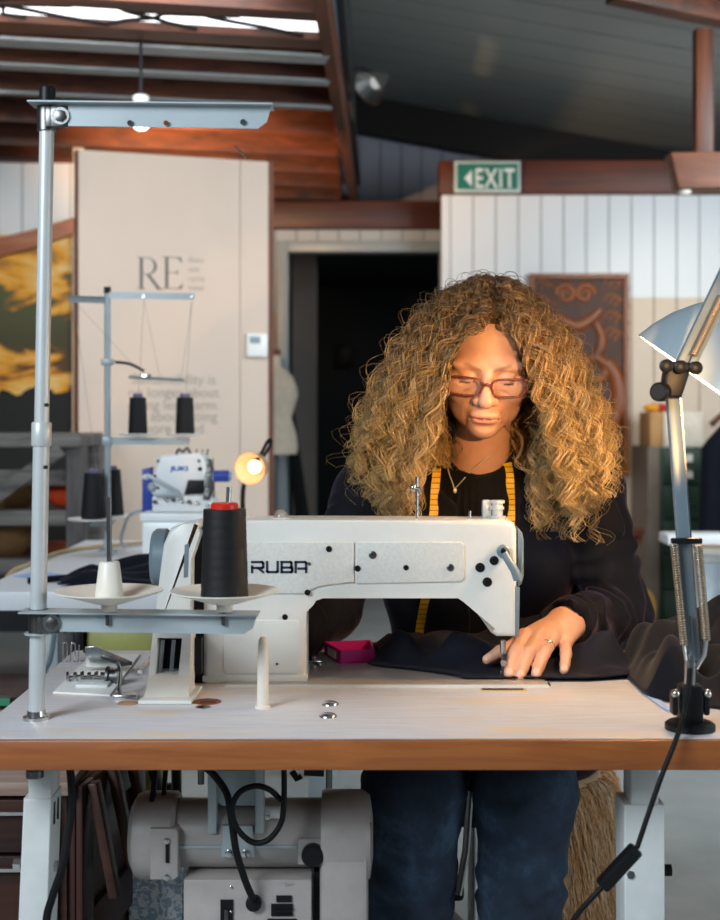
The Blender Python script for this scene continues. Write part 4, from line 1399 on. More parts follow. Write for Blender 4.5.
# lettering
YL = MY0 - .0042
ltr = MB()


def stroke(pts, w=.0034):
    pts = [P(x, y, YL) for x, y in pts]
    for p, q in zip(pts, pts[1:]):
        d = (q - p).normalized()
        ltr.bar(p - d * w / 2, q + d * w / 2, w, .0012, up=(0, 1, 0))


y0_, ym, y1_ = 572, 567.5, 562
for k, (ch, x0_, x1_) in enumerate((('S', 230.5, 241.5), ('I', 246, 246), ('R', 252, 263), ('U', 267, 277.5), ('B', 281.5, 292), ('A', 295.5, 306))):
    if ch == 'S': stroke([(x1_, y1_), (x0_, y1_), (x0_, ym), (x1_, ym), (x1_, y0_), (x0_, y0_)])
    if ch == 'I': stroke([(x0_, y1_), (x0_, y0_)])
    if ch == 'R':
        stroke([(x0_, y1_), (x1_ - 1, y1_), (x1_, y1_ + 1.2), (x1_, ym - .5), (x1_ - 1, ym + .4), (x0_, ym + .4)]); stroke([(x0_, ym - 1), (x0_, y0_)]); stroke([(x1_ - 5, ym + .6), (x1_, y0_)])
    if ch == 'U': stroke([(x0_, y1_), (x0_, y0_ - 1), (x0_ + 1, y0_), (x1_ - 1, y0_), (x1_, y0_ - 1), (x1_, y1_)])
    if ch == 'B':
        stroke([(x0_, y0_), (x0_, y1_), (x1_ - 1.5, y1_), (x1_ - .8, y1_ + 1), (x1_ - .8, ym - 1), (x1_ - 1.5, ym)]); stroke([(x0_, ym), (x1_ - 1, ym), (x1_, ym + 1), (x1_, y0_ - 1), (x1_ - 1, y0_), (x0_, y0_)])
    if ch == 'A': stroke([(x0_, y0_), (x0_, y1_), (x1_ - 1, y1_), (x1_, y1_ + 1), (x1_, y0_)]); stroke([(x0_ + 3, ym + 1), (x1_, ym + 1)])
ltr.text('\u00ae', P(307.5, 565.5, YL), .007, ex=.0006)
ltr.build('lettering', plain('dark blue lettering', '#1c2740', .5), bp1)


def screw(px, py, r, m, parent, Y=MY0 - .0035, name='screw'):
    c = P(px, py, Y)
    o = MB().lathe([(r, .001), (r, -.0012), (r * .8, -.002), (r * .45, -.002), (r * .4, -.0008), (0, -.0008)], c, (0, 1, 0), 20).build(name, m, parent)
    return o


for px, py, r, m, par in ((329, 549, .0048, 'black', bp1), (357.6, 568.5, .0048, 'black', bp1), (372.7, 555, .0062, 'dark_steel', bp2), (406, 567.6, .0042, 'black', bp2), (450.5, 567.6, .0058, 'dark_steel', bp2), (307.5, 592.5, .0046, 'black', bp1)):
    screw(px, py, r, M[m], par)
for px, py, r in ((494, 560.5, .0072), (480, 567.5, .0074), (487.2, 582, .0074), (285, 617, .0045)):
    screw(px, py, r, M['black'], arm_o, MY0)
screw(277, 664, .002, M['dark_steel'], arm_o, MY0 - .002)
# face plate at the needle end
fp = [(517.6, 527), (522.5, 533), (524, 540), (524, 576), (522, 584), (517.6, 588)]
MB().prism([P(x, y, MY0 + .006) for x, y in fp], (0, MY1 - MY0 - .012, 0), .004, 3).build('face_plate', M['blue_grey'], arm_o)
fp = [(514.5, 586), (520, 588), (519, 637), (514.5, 637)]
MB().prism([P(x, y, MY0 + .002) for x, y in fp], (0, MY1 - MY0 - .004, 0), .002, 2).build('face_plate', M['blue_grey'], arm_o)
# presser foot lifter
lv = MB()
lv.lathe([(.0105, 0), (.0105, -.009), (.008, -.011), (0, -.011)], P(503, 551, MY0), (0, 1, 0), 24)
lv.tube(smooth_path([P(504, 553, MY0 - .012), P(510, 563, MY0 - .016), P(515, 571, MY0 - .018), P(518, 579, MY0 - .016)], 6), [.006 + .0001 * i for i in range(19)], 12)
lv.build('lifter_lever', M['blue_grey'], arm_o)
screw(503.5, 551, .0045, M['black'], arm_o, MY0 - .011)
# fittings on top
ztop = P(0, 520.5, 2.07).z
c = P(497.5, 0, 2.06); c.z = ztop + .004
MB().lathe([(.0135, -.006), (.0135, .004), (.0085, .005), (.0085, .014), (.0105, .0145), (.0105, .019), (.0085, .0195), (.0085, .024), (.0115, .0245), (.0115, .029), (.0, .0295)], c, (0, 0, 1), 24).build('pressure_screw', M['grey_paint'], arm_o)
MB().span((c.x - .022, 2.075, ztop - .004), (c.x - .008, 2.095, ztop + .032), .003).build('thread_guide', M['grey_paint'], arm_o)
c = P(417, 0, 2.05)
MB().cyl((c.x, 2.05, ztop - .004), (c.x, 2.05, P(0, 477, 2.05).z), .0025, n=12).build('guide_pin', M['steel'], arm_o)
MB().tube([(c.x - .006, 2.047, P(0, 487, 2.05).z), (c.x + .003, 2.047, P(0, 488, 2.05).z), (c.x + .0055, 2.05, P(0, 493, 2.05).z)], .0028, 10).build('pin_eye', M['steel'], arm_o)
MB().ball((c.x - .006, 2.048, P(0, 488, 2.05).z), .005, 12, (1, 1, 1.4)).build('pin_tension', M['steel'], arm_o)
c = P(470, 0, 2.05)
MB().cyl((c.x, 2.05, ztop - .004), (c.x, 2.05, ztop + .017), .002, n=12).build('guide_pin', M['steel'], arm_o)
for px in (448, 477):
    c = P(px, 0, 2.045)
    MB().lathe([(.006, -.004), (.006, .001), (0, .0015)], (c.x, 2.045, ztop), (0, 0, 1), 20).build('oil_plug', M['black'], arm_o)
c = P(281, 0, 2.06)
gm, nt, bs = new_mat('clear oil window')
bs.inputs['Base Color'].default_value = (1, 1, 1, 1); bs.inputs['Transmission Weight'].default_value = 1.0; bs.inputs['Roughness'].default_value = .05
MB().lathe([(.0165, -.004), (.0165, .005), (.014, .0055), (.012, .006)], (c.x, 2.06, ztop), (0, 0, 1), 24).build('oil_window_ring', M['white_plastic'], arm_o)
MB().lathe([(.0118, .002), (.0118, .008), (.0105, .013), (.007, .0165), (.003, .018), (0, .0182)], (c.x, 2.06, ztop), (0, 0, 1), 24).build('oil_window', gm, arm_o, 60)
# needle bar and foot
nb = P(503, 0, 2.065)
nbz = lambda py: P(0, py, 2.065).z
MB().cyl((nb.x, 2.065, nbz(640)), (nb.x, 2.065, nbz(656)), .0048).build('needle_bar', M['steel'], sm_)
MB().cyl((nb.x, 2.065, nbz(656)), (nb.x, 2.065, nbz(676)), .0008, n=8).build('needle', M['steel'], sm_)
ft = MB()
ft.box((nb.x + .0005, 2.056, nbz(662)), (.0085, .009, .030), None, .001)
ft.box((nb.x - .001, 2.055, nbz(672)), (.011, .012, .010), None, .001)
ft.prism([(nb.x - .008, 2.045, TH + .0085), (nb.x + .008, 2.045, TH + .0085), (nb.x + .008, 2.075, TH + .0085), (nb.x - .008, 2.075, TH + .0085)], (0, 0, .003))
ft.build('presser_foot', M['dark_steel'], sm_)
MB().cyl((nb.x - .0008, 2.045, nbz(661)), (nb.x - .0008, 2.052, nbz(661)), .005, n=14).build('foot_screw', M['steel'], sm_)
# handwheel and belt cover at the other end
hw = P(167, 558, 2.07)
MB().lathe([(.012, -.028), (.042, -.026), (.047, -.020), (.047, -.004), (.043, 0), (.047, .004), (.047, .016), (.03, .018), (.012, .018)], hw + Vector((.004, 0, 0)), (1, 0, 0), 48).build('handwheel', M['blue_grey'], sm_)
MB().cyl(hw, (P(200, 0, 2.07).x, 2.07, hw.z), .014).build('shaft', M['steel'], sm_)
cov = [(170, 529), (183, 524), (199, 520), (202, 522), (195, 531), (191, 560), (190, 620), (190, 640), (158, 640), (153, 630), (158, 590), (163, 545)]
YC_ = 1.985
bco = MB().prism([P(x, y, YC_) for x, y in cov], (0, .045, 0), .008, 4).build('belt_cover', M['machine_white'], sm_, 40)
MB().prism([P(x, y, YC_ + .046) for x, y in ((186, 536), (200, 528), (206, 530), (206, 684), (186, 684))], (0, .03, 0)).build('cover_gap', M['black'], bco)
MB().prism([P(x, y, YC_ - .001) for x, y in ((184.5, 545), (189, 543), (188, 577), (183.5, 578))], (0, .004, 0), .0008).build('cover_window', M['blue_grey'], bco)
# flared lower cover with its open belt slot
yl = 1.905
fl = MB()
L = lambda x, y, Yd: P(x, y, Yd)
secs = [(631, 153, 191, 1.95), (650, 151, 190.5, 1.945), (675, 148.5, 189.5, 1.935), (690, 146, 188.5, 1.915), (700, 143, 189, 1.895), (706, 141, 190, 1.885)]
for s0, s1 in zip(secs, secs[1:]):
    pass
# side walls, back and sill of the slot
wallL = [L(y=y, x=x0_, Yd=Y_) for y, x0_, x1_, Y_ in secs]; wallR = [L(y=y, x=x1_, Yd=Y_) for y, x0_, x1_, Y_ in secs]


def strip(mb, A_, B_, dy=.08):
    for i in range(len(A_) - 1):
        q = [A_[i], B_[i], B_[i + 1], A_[i + 1]]
        mb.prism(q, (0, dy, 0))


inL = [L(157.5, 638, 1.95), L(157, 650, 1.945), L(155, 677, 1.935)]
inR = [L(182, 638, 1.95), L(181, 650, 1.945), L(178, 677, 1.935)]
strip(fl, [wallL[0]] + wallL[1:3], inL, .06)
strip(fl, inR, [wallR[0]] + wallR[1:3], .06)
strip(fl, wallL[2:], wallR[2:], .07)
fl.prism([wallL[0], wallR[0], L(182, 638, 1.95), L(157.5, 638, 1.95)], (0, .06, 0))
bmesh.ops.remove_doubles(fl.bm, verts=fl.bm.verts, dist=.0004)
fl_o = fl.build('lower_belt_cover', M['machine_white'], sm_, 45)
MB().prism([L(156, 636, 1.99), L(186, 636, 1.99), L(184, 680, 1.98), L(153, 680, 1.98)], (0, .012, 0)).build('belt_opening', M['black'], fl_o)
for x0_, x1_ in ((163, 160), (174, 171)):
    MB().bar(L(x0_, 640, 1.972), L(x1_, 674, 1.96), .006, .003, up=(0, 1, 0)).build('belt_strand', M['steel'], fl_o)
bsol = MB().prism([(wallL[-1].x - .003, 1.878, TH), (wallR[-1].x + .003, 1.878, TH), (wallR[-1].x + .006, 1.985, TH), (wallL[-1].x - .0, 1.985, TH)], (0, 0, .006), .002)
bsol.build('cover_foot', M['machine_white'], fl_o)
# pillar rear gap and little bracket behind cover
MB().box(P(199, 655, 2.0), (.010, .02, .055)).build('oil_pipe_bracket', M['black'], sm_)

# ================================================================== bobbin winder and little things on the table
bw = thing('bobbin_winder', 'chrome bobbin winder on a white base plate beside the belt cover', 'bobbin winder', (P(95, 0, 2.05).x, 2.05, TH))
q = [P(53, 694, 1.95), P(110, 697, 1.93), P(140, 655, 2.26), P(92, 655, 2.26)]
MB().prism([(v.x, v.y, TH) for v in q], (0, 0, .0035), .001).build('base_plate', M['white_plastic'], bw)
MB().box(P(94, 686, 2.0) + Vector((0, 0, .0005)), (.05, .04, .012), None, .003).build('tray', M['white_metal'], bw)
for i, px in enumerate((72, 79, 86, 93, 100, 106)):
    c = P(px, 678 - (i % 2), 2.03)
    MB().lathe([(.004, -.009), (.0105 - .002 * (i % 2), -.008), (.0105 - .002 * (i % 2), -.004), (.004, -.003), (.004, .004), (.009, .005), (.009, .008), (.003, .009)], c, (1, .15, .05), 18).build('tension_disc', M['steel'], bw)
MB().cyl(P(68, 680, 2.03), P(112, 677, 2.03), .0032, n=12).build('spindle', M['steel'], bw)
MB().lathe([(.006, -.012), (.017, -.010), (.017, -.006), (.012, -.005), (.012, .005), (.018, .006), (.018, .010), (.006, .011)], P(113, 677, 2.02), (1, 0, 0), 26).build('friction_wheel', M['dark_steel'], bw)
MB().bar(P(88, 650, 2.15), P(127, 664, 2.06), .02, .006, bevel=.001).build('latch_arm', M['dark_steel'], bw)
MB().prism([P(x, y, 2.10) for x, y in ((85, 647), (95, 646), (127, 660), (120, 668), (85, 667))], (0, .006, 0), .001).build('bracket', M['steel'], bw)
MB().tube(smooth_path([P(117, 663, 1.97), P(120, 671, 1.96), P(119, 688, 1.93), P(121, 696, 1.92)], 8), .0035, 10).build('lever', M['steel'], bw)
MB().box(P(126, 697, 1.92), (.036, .022, .010), None, .002).build('lever_block', M['steel'], bw)
for i in range(3):
    x = 58 + i * 8
    pts = [P(x, 661 if i else 662, 2.20), P(x + 2.5, 663, 2.20), P(x + 4.5, 660, 2.20), P(x + 5, 645, 2.20)]
    if i < 2: pts += [P(x + 7, 643, 2.20), P(x + 9, 645, 2.20), P(x + 9, 660, 2.20)]
    MB().tube(smooth_path(pts, 6), .0013, 8).build('wire_hook', M['steel'], bw)
MB().tube(smooth_path([P(80, 661, 2.20), P(88, 662, 2.18), P(92, 668, 2.14)], 6), .0014, 8).build('wire_hook', M['steel'], bw)
MB().bar(P(140, 672, 2.02), P(152, 658, 2.09), .008, .006).build('link_bar', M['steel'], bw)
MB().lathe([(.015, 0), (.015, .0015), (0, .002)], (P(127, 0, 1.88).x, 1.885, TH), (0, 0, 1), 24).build('rubber_pad', plain('tan pad', '#a98a70', .7), bw)

# pink tray
YP_ = 2.20
tr = thing('magnetic_tray', 'open pink plastic tray on the table behind the machine bed', 'tray', (P(351, 0, YP_).x, YP_, TH))
tm = MB()
x0_, x1_ = P(341, 0, 2.18).x, P(374, 0, 2.18).x
th_ = .0018; hz = .022
A4 = [(x0_, 2.182), (x1_, 2.20), (x1_ - .006, 2.288), (x0_ - .030, 2.27)]
for i in range(4):
    p = Vector((*A4[i], 0)); q = Vector((*A4[(i + 1) % 4], 0))
    tm.bar((p.x, p.y, TH + hz / 2 + .0005), (q.x, q.y, TH + hz / 2 + .0005), .002, hz)
tm.prism([(x, y, TH + .0003) for x, y in A4], (0, 0, .002))
tm.build('tray_body', M['pink'], tr)
p = Vector((*A4[0], TH + .008)); q = Vector((*A4[3], TH + .008))
MB().bar(p + (q - p) * .25 + Vector((-.0015, 0, .003)), p + (q - p) * .75 + Vector((-.0015, 0, .003)), .0008, .013).build('sticker', M['paper'], tr)
# spare presser foot lying at the pillar
pfx = thing('spare_presser_foot', 'small steel presser foot lying on the table at the machine pillar', 'presser foot', (P(313, 0, 2.14).x, 2.19, TH))
MB().bar(P(309, 656, 2.24), P(319, 668, 2.16), .008, .005, bevel=.001).build('shank', M['dark_steel'], pfx)
MB().bar(P(308, 662, 2.19), P(322, 661.5, 2.2), .006, .004, bevel=.001).build('toe', M['steel'], pfx)
MB().cyl(P(314, 660, 2.19), P(314, 656, 2.19), .004, n=14).build('screw', M['steel'], pfx)
# ================================================================== clutch motor and what hangs under the table
YM = 1.95
mt = thing('clutch_motor', 'grey sewing machine motor with switch box hanging under the table', 'motor', P(245, 770, YM))
cy = P(0, 832, YM).z
R_ = .050
mx = lambda px: P(px, 0, YM).x
MB().lathe([(R_ * .97, mx(160)), (R_, mx(162)), (R_, mx(325)), (R_ * .97, mx(327))], (0, YM, cy), (1, 0, 0), 48).build('motor_body', M['motor_grey'], mt)
MB().lathe([(R_ + .0012, mx(166)), (R_ + .0012, mx(320))], (0, YM, cy - .0), (1, 0, 0), 48)
# pulley cover
pc = MB()
pc.lathe([(.0, mx(131)), (.045, mx(132.5)), (.060, mx(138)), (.064, mx(146)), (.064, mx(176)), (.060, mx(179)), (.0, mx(179))], (0, YM, cy - .004), (1, 0, 0), 44)
pco = pc.build('pulley_cover', M['motor_grey'], mt)
MB().prism([P(x, y, YM - .066) for x, y in ((150, 829), (176, 829), (178, 832), (178, 877), (174, 880), (150, 880))], (0, .03, 0), .002).build('cover_plate', M['motor_grey'], pco)
MB().prism([P(x, y, YM - .0685) for x, y in ((165.5, 844), (169, 844), (169, 863), (165.5, 863))], (0, .004, 0)).build('slot', M['black'], pco)
for y in (840.5, 877):
    MB().lathe([(.0045, 0), (.0045, -.003), (.0, -.004)], P(167, y, YM - .066), (0, 1, 0), 16).build('screw', M['steel'], pco)
# fan end bell
eb = MB().lathe([(.0, mx(322)), (.066, mx(322)), (.068, mx(325)), (.068, mx(362)), (.060, mx(370)), (.03, mx(373)), (.0, mx(373))], (0, YM, cy - .006), (1, 0, 0), 48)
ebo = eb.build('end_bell', M['motor_grey'], mt)
for k in range(5):
    MB().box((mx(369.5), YM - .048 + .006 * k, cy + .020 - .008 * k), (.004, .003, .018)).build('vent_slot', M['black'], ebo)
MB().lathe([(.005, 0), (.005, -.003), (.0, -.004)], P(334, 859, YM - .058), (0, 1, 0), 16).build('screw', M['copper'], ebo)
bx0 = MB().span((mx(321), YM - .066, P(0, 914, YM).z), (mx(368), YM + .02, P(0, 830, YM).z), .010)
bx0.build('bell_housing', M['motor_grey'], ebo)
# bright seam along the body
MB().span((mx(180), YM - .0515, P(0, 837, YM).z), (mx(298), YM - .049, P(0, 834.5, YM).z)).build('seam_strip', M['grey_paint'], mt)
# mounting bracket
bk = MB()
bk.prism([P(x, y, YM - .058) for x, y in ((223, 826), (252, 826), (254, 858), (221, 858))], (0, .012, 0), .002)
bk.prism([P(x, y, YM - .04) for x, y in ((214, 770), (262, 770), (262, 800), (256, 806), (222, 806), (214, 800))], (0, .02, 0), .002)
for px in (212, 258):
    bk.span((mx(px), YM - .056, P(0, 822, YM).z), (mx(px + 8.5), YM - .03, TH - .042), .002)
bko = bk.build('mounting_bracket', M['grey_paint'], mt)
for px in (229.5, 246):
    MB().lathe([(.0065, 0), (.0065, -.004), (.0045, -.005), (.0, -.005)], P(px, 853, YM - .058), (0, 1, 0), 6).build('bolt', M['steel'], bko)
for px in (211, 268):
    MB().lathe([(.004, 0), (.004, -.01), (.0, -.011)], P(px, 815, YM - .045), (0, 1, 0), 10).build('bolt', M['steel'], bko)
MB().cyl(P(262, 813, YM - .03), P(280, 813, YM - .03), .010).build('spacer', M['white_plastic'], mt)
# capacitor knob
MB().prism([P(x, y, YM - .055) for x, y in ((298, 839), (326, 839), (326, 865), (298, 865))], (0, .02, 0), .002).build('knob_plate', M['motor_grey'], mt)
MB().lathe([(.0165, 0), (.0165, -.010), (.014, -.013), (.0, -.013)], P(313, 854, YM - .056), (0, 1, 0), 28).build('knob', M['black'], mt)
# switch box
sb = MB().span((mx(189), YM - .062, P(0, 960, YM).z), (mx(313), YM + .03, P(0, 865, YM).z), .003)
sbo = sb.build('switch_box', M['motor_grey'], mt)
yf = YM - .0625
for x0_, y0_, x1_, y1_, mm_, nm in ((225, 884, 237, 915, 'black', 'switch_plate'), (279, 880, 294, 886, 'black', 'rating_plate'), (274, 888, 295, 899.5, 'black', 'rating_plate'), (270.5, 902.5, 299, 919, 'black', 'serial_plate'), (272, 904.5, 297.5, 917, 'paper', 'serial_label')):
    MB().span((mx(x0_), yf - (.0022 if mm_ == 'black' else .003), P(0, y1_, YM).z), (mx(x1_), yf + .001, P(0, y0_, YM).z)).build(nm, M[mm_], sbo)
MB().span((mx(229), yf - .006, P(0, 903, YM).z), (mx(233), yf - .002, P(0, 893, YM).z), .001).build('rocker', M['dark_steel'], sbo)
for y in (887, 912):
    MB().lathe([(.0018, 0), (0, -.0012)], P(231, y, yf - .0022), (0, 1, 0), 10).build('screw', M['steel'], sbo)
tx = MB()
tx.text('SERIAL NO.', P(274, 910, yf - .0034), .0062, ex=.0003, xs=.95)
tx.text('AF10040254', P(274, 915.6, yf - .0034), .0060, ex=.0003, xs=.9)
tx.build('lettering', M['black'], sbo)
MB().text('220V', P(283, 885, yf - .0026), .006, ex=.0003).build('lettering', M['grey_paint'], sbo)
MB().lathe([(.0115, 0), (.0115, -.008), (.008, -.010), (.0, -.010)], P(254, 902, yf), (0, 1, 0), 24).build('cable_gland', M['black'], sbo)
MB().span((mx(314), YM - .03, P(0, 960, YM).z), (mx(322), YM, P(0, 865, YM).z)).build('lever_rod', M['black'], mt)
# drive belt: two strands up through the table
bt = thing('drive_belt', 'black drive belt running from the motor cover up to the table', 'belt', P(155, 800, YM - .03))
MB().bar(P(149, 829, YM - .04), P(156, 768, YM + .0), .007, .011, up=(0, 1, 0)).build('belt_strand', M['rubber'], bt)
MB().bar(P(161, 829, YM - .03), P(166, 768, YM + .01), .006, .010, up=(0, 1, 0)).build('belt_strand', M['rubber'], bt)
cd = MB().tube(smooth_path([P(201, 765, 1.86), P(212, 773, 1.86), P(226, 792, 1.855), P(231, 815, 1.85), P(236, 850, 1.85), P(245, 880, 1.86), P(253, 899, 1.874)], 8), .0052, 12)
props(cd.build('power_cable', M['rubber']), 'thick black cable running down to the gland on the motor switch box', 'cable')
lp = [P(284, 764, 1.86), P(284, 800, 1.855), P(281, 823, 1.85), P(268, 840, 1.845), P(252, 842, 1.845), P(237, 828, 1.842), P(232, 808, 1.842), P(240, 792, 1.842), P(256, 786, 1.845), P(270, 790, 1.85), P(281, 800, 1.864)]
cd = MB().tube(smooth_path(lp, 8), .0042, 12)
props(cd.build('looped_cable', M['rubber']), 'thin black cable looped in a ring in front of the motor', 'cable')
cd = MB().tube(smooth_path([P(70, 765, 1.78), P(72, 800, 1.775), P(68, 835, 1.77), P(62, 868, 1.765), P(52, 898, 1.765), P(46, 925, 1.765), P(44, 1000, 1.765)], 8), .0055, 12)
props(cd.build('power_cable', M['rubber']), 'black cable hanging down beside the slotted white table leg near the chest', 'cable')
for px, l, lab in ((201, 14, 'short dark bolt through the table top beside the motor cable'), (329, 18, 'long grey bolt under the table top near the jeans')):
    o = MB()
    a = P(px, 764, 1.9); b = P(px, 770 + l, 1.9)
    o.cyl((a.x, 1.9, TH - .042), b, .0048, n=12); o.lathe([(.009, 0), (.009, .007), (0, .007)], (a.x, 1.9, TH - .0485), (0, 0, 1), 6)
    props(o.build('table_bolt', M['dark_steel']), lab, 'bolt')
lk = thing('knee_lift_linkage', 'black knee lift linkage bolted under the table beside the long grey bolt', 'linkage', P(310, 770, 1.95))
MB().tube([P(292, 771, 1.95), P(297, 779, 1.95), P(301, 776, 1.95)], .005, 10).build('crank', M['black'], lk)
MB().bar(P(304, 772, 1.95), P(324, 773, 1.95), .012, .008).build('lever', M['black'], lk)
# pale blue patterned bag behind the motor


def lace():
    m, nt, b = new_mat('pale blue floral print')
    v = coords(nt)
    n1 = N(nt, 'ShaderNodeTexVoronoi', Scale=34.0, feature='SMOOTH_F1'); nt.links.new(v, n1.inputs['Vector'])
    n2 = N(nt, 'ShaderNodeTexNoise', Scale=42.0, Detail=2.0, Distortion=2.5); nt.links.new(v, n2.inputs['Vector'])
    r = ramp(nt, [(.47, srgb('#a9bfd2')), (.53, srgb('#f2f6f8'))]); nt.links.new(n2.outputs['Fac'], r.inputs['Fac'])
    nt.links.new(r.outputs['Color'], b.inputs['Base Color']); b.inputs['Roughness'].default_value = .7
    return m


a = P(128, 848, 2.28); b = P(166, 960, 2.28)
pbx = thing('patterned_storage_box', 'pale blue floral patterned box standing behind the motor', 'box', (P(150, 0, 2.28).x, 2.38, 0))
MB().span((a.x, 2.28, .0), (b.x + .03, 2.5, a.z - .03), .006).build('box_body', lace(), pbx)
MB().span((a.x - .004, 2.276, a.z - .029), (b.x + .034, 2.504, a.z), .004).build('lid', lace(), pbx)
# dark box low behind the motor
a = P(170, 880, 2.4); b = P(196, 960, 2.4)
props(MB().span((a.x + .015, 2.41, 0), (b.x + .18, 2.43, a.z), .004).build('pedal_plate', plain('dark blue grey plate', '#2a323a', .5)), 'dark flat plate standing behind the motor next to the patterned box', 'plate')

# ---- dark wooden chest at the lower left with an open door
YCH = 2.02
ch = thing('wooden_chest', 'dark wooden drawer chest with open panelled door under the table end', 'chest', (P(20, 0, YCH).x, 2.25, 0))
zt_ = P(0, 780, YCH).z
xr = P(66, 0, YCH).x
MB().span((-.90, YCH - .012, zt_ - .022), (xr + .01, 2.50, zt_), .003).build('chest_top', wood('worn chest top', '#8d7468', '#b9a494', .5, 'X', 1.2), ch)
MB().span((-.89, YCH + .004, .02), (xr, 2.49, zt_ - .0225)).build('carcass', M['dark_chest'], ch)
hts = [(zt_ - .028, zt_ - .11), (zt_ - .115, zt_ - .27), (zt_ - .275, .08)]
for z1_, z0_ in hts:
    dw = MB().span((-.88, YCH - .010, z0_), (xr - .012, YCH + .003, z1_), .003).build('drawer', M['dark_chest'], ch)
    hx = P(5, 0, YCH).x
    MB().bar((hx - .05, YCH - .02, z1_ - .018), (hx + .045, YCH - .02, z1_ - .018), .005, .005).build('handle', M['steel'], dw)
# open door swung back to the right, seen at an angle
d0 = Vector((xr + .012, YCH + .01, 0)); d1 = Vector((P(134, 0, 2.30).x, 2.36, 0))
du = (d1 - d0).normalized(); dn = Vector((du.y, -du.x, 0)); dl = (d1 - d0).length
dang = math.atan2(du.y, du.x)


def dbox(u0, u1, z0, z1, o0, o1, bev=.003):
    c = d0 + du * (u0 + u1) / 2 + dn * (o0 + o1) / 2
    return MB().box((c.x, c.y, (z0 + z1) / 2), (u1 - u0, o1 - o0, z1 - z0), (0, 0, dang), bev)


zd = P(0, 768, 2.1).z + .01
door = dbox(0, dl, .06, zd - .02, -.02, 0).build('door', M['chest_door'], ch)
for u0_, u1_ in ((0, .055), (dl - .055, dl)):
    dbox(u0_, u1_, .06, zd - .02, .0005, .012).build('stile', M['chest_door'], door)
for z0_, z1_ in ((.06, .13), (.32, .39), (zd - .09, zd - .02)):
    dbox(.056, dl - .056, z0_, z1_, .0005, .012).build('rail', M['chest_door'], door)
for k in range(4):
    u = .03 + k * (dl - .06) / 3
    c = d0 + du * u
    MB().bar((c.x + dn.x * .02, c.y + dn.y * .02, zd - .02), (c.x + dn.x * .055, c.y + dn.y * .055, zd - .20 + .02 * k), .024, .016, up=(dn.x, dn.y, 0), bevel=.003).build('bracket', M['dark_chest'], door)

# ================================================================== desk lamp
YLp = 546 / (729. - HOR)
lb = P(690, 729, YLp)
dl_ = thing('desk_lamp', 'blue grey sprung desk lamp clamped at the table edge, lit', 'desk lamp', (lb.x, YLp, TH))
MB().lathe([(.033, .0), (.033, .007), (.029, .010), (.020, .011), (.0, .011)], (lb.x, YLp, TH), (0, 0, 1), 36).build('base', M['black'], dl_)
MB().span((lb.x - .015, YLp - .015, TH + .010), (lb.x + .015, YLp + .015, TH + .060), .004).build('clamp_body', M['black'], dl_)
for dx in (-.022, .020):
    MB().span((lb.x + dx - .004, YLp - .012, TH + .02), (lb.x + dx + .004, YLp + .008, TH + .052), .003).build('clamp_jaw', M['black'], dl_)
    MB().ball((lb.x + dx, YLp - .012, TH + .05), .006, 12).build('screw', M['steel'], dl_)
MB().cyl((lb.x, YLp, TH + .06), (lb.x + .001, YLp, TH + .10), .008).build('swivel_pin', M['steel'], dl_)
A0 = P(692, 660, YLp); A1 = P(672, 388, YLp + .01)
MB().bar(A0, A1, .014, .017, up=(1, 0, 0), bevel=.002).build('lower_arm', M['blue_grey'], dl_)
MB().bar(A0 + Vector((.013, .02, .0)), A1 + Vector((.013, .02, .0)), .006, .006, up=(1, 0, 0)).build('lower_rod', M['steel'], dl_)
MB().bar(P(690, 616, YLp - .009), P(693, 655, YLp - .009), .002, .012, up=(0, 1, 0)).build('sleeve', M['steel'], dl_)
# springs
zb1 = P(0, 541, YLp).z
MB().bar(P(671, 541, YLp - .012), P(702, 541, YLp - .012), .008, .008, bevel=.002).build('spring_bar', M['black'], dl_)


def spring(p0, p1, r, name='spring'):
    p0 = Vector(p0); p1 = Vector(p1)
    d, u, w = axes(p1 - p0); Ln = (p1 - p0).length
    turns = int(Ln / .0032); n = turns * 8
    pts = [p0 + d * Ln * i / n + (u * math.cos(2 * PI * i / 8) + w * math.sin(2 * PI * i / 8)) * r for i in range(n + 1)]
    return MB().tube(pts, .0014, 5).build(name, M['spring'], dl_, 80)


M['spring'] = plain('tan steel spring', '#b7a58e', .3, .8, .08)
spring(P(674, 545, YLp - .012), P(684, 645, YLp - .012), .0042)
spring(P(698, 545, YLp - .012), P(706, 640, YLp - .012), .0052)
MB().tube([P(684, 645, YLp - .012), P(686, 660, YLp - .012)], .002, 8).build('spring_hook', M['steel'], dl_)
MB().tube([P(706, 640, YLp - .012), P(704, 655, YLp - .01), P(696, 668, YLp - .005)], .0035, 8).build('spring_hook', M['steel'], dl_)
# elbow
el = MB()
el.prism([P(x, y, YLp - .012) for x, y in ((667, 366), (688, 362), (690, 374), (682, 398), (668, 398), (664, 384))], (0, .026, 0), .004)
el.bar(P(664, 365, YLp - .014), P(696, 368, YLp - .014), .012, .012, bevel=.003)
elo = el.build('elbow', M['black'], dl_)
MB().lathe([(.013, 0), (.013, -.012), (.010, -.016), (0, -.016)], P(662, 392, YLp - .008), (.6, 1, 0), 18).build('knob', M['black'], elo)
for px, py in ((666, 366), (680, 367), (695, 368)):
    MB().lathe([(.009, 0), (.009, -.006), (.006, -.008), (0, -.008)], P(px, py, YLp - .018), (0, 1, 0), 16).build('bolt', M['black'], elo)
U0 = P(677, 372, YLp - .004); U1 = P(742, 235, YLp + .05)
MB().bar(U0, U1, .014, .014, up=(0, 1, 0), bevel=.002).build('upper_arm', M['blue_grey'], dl_)
MB().bar(P(691, 366, YLp - .004), P(756, 240, YLp + .05), .010, .010, up=(0, 1, 0), bevel=.002).build('upper_rod', M['blue_grey'], dl_)
MB().bar(P(690, 372, YLp + .02), P(712, 322, YLp + .03), .008, .008, up=(0, 1, 0)).build('upper_spring', M['dark_steel'], dl_)
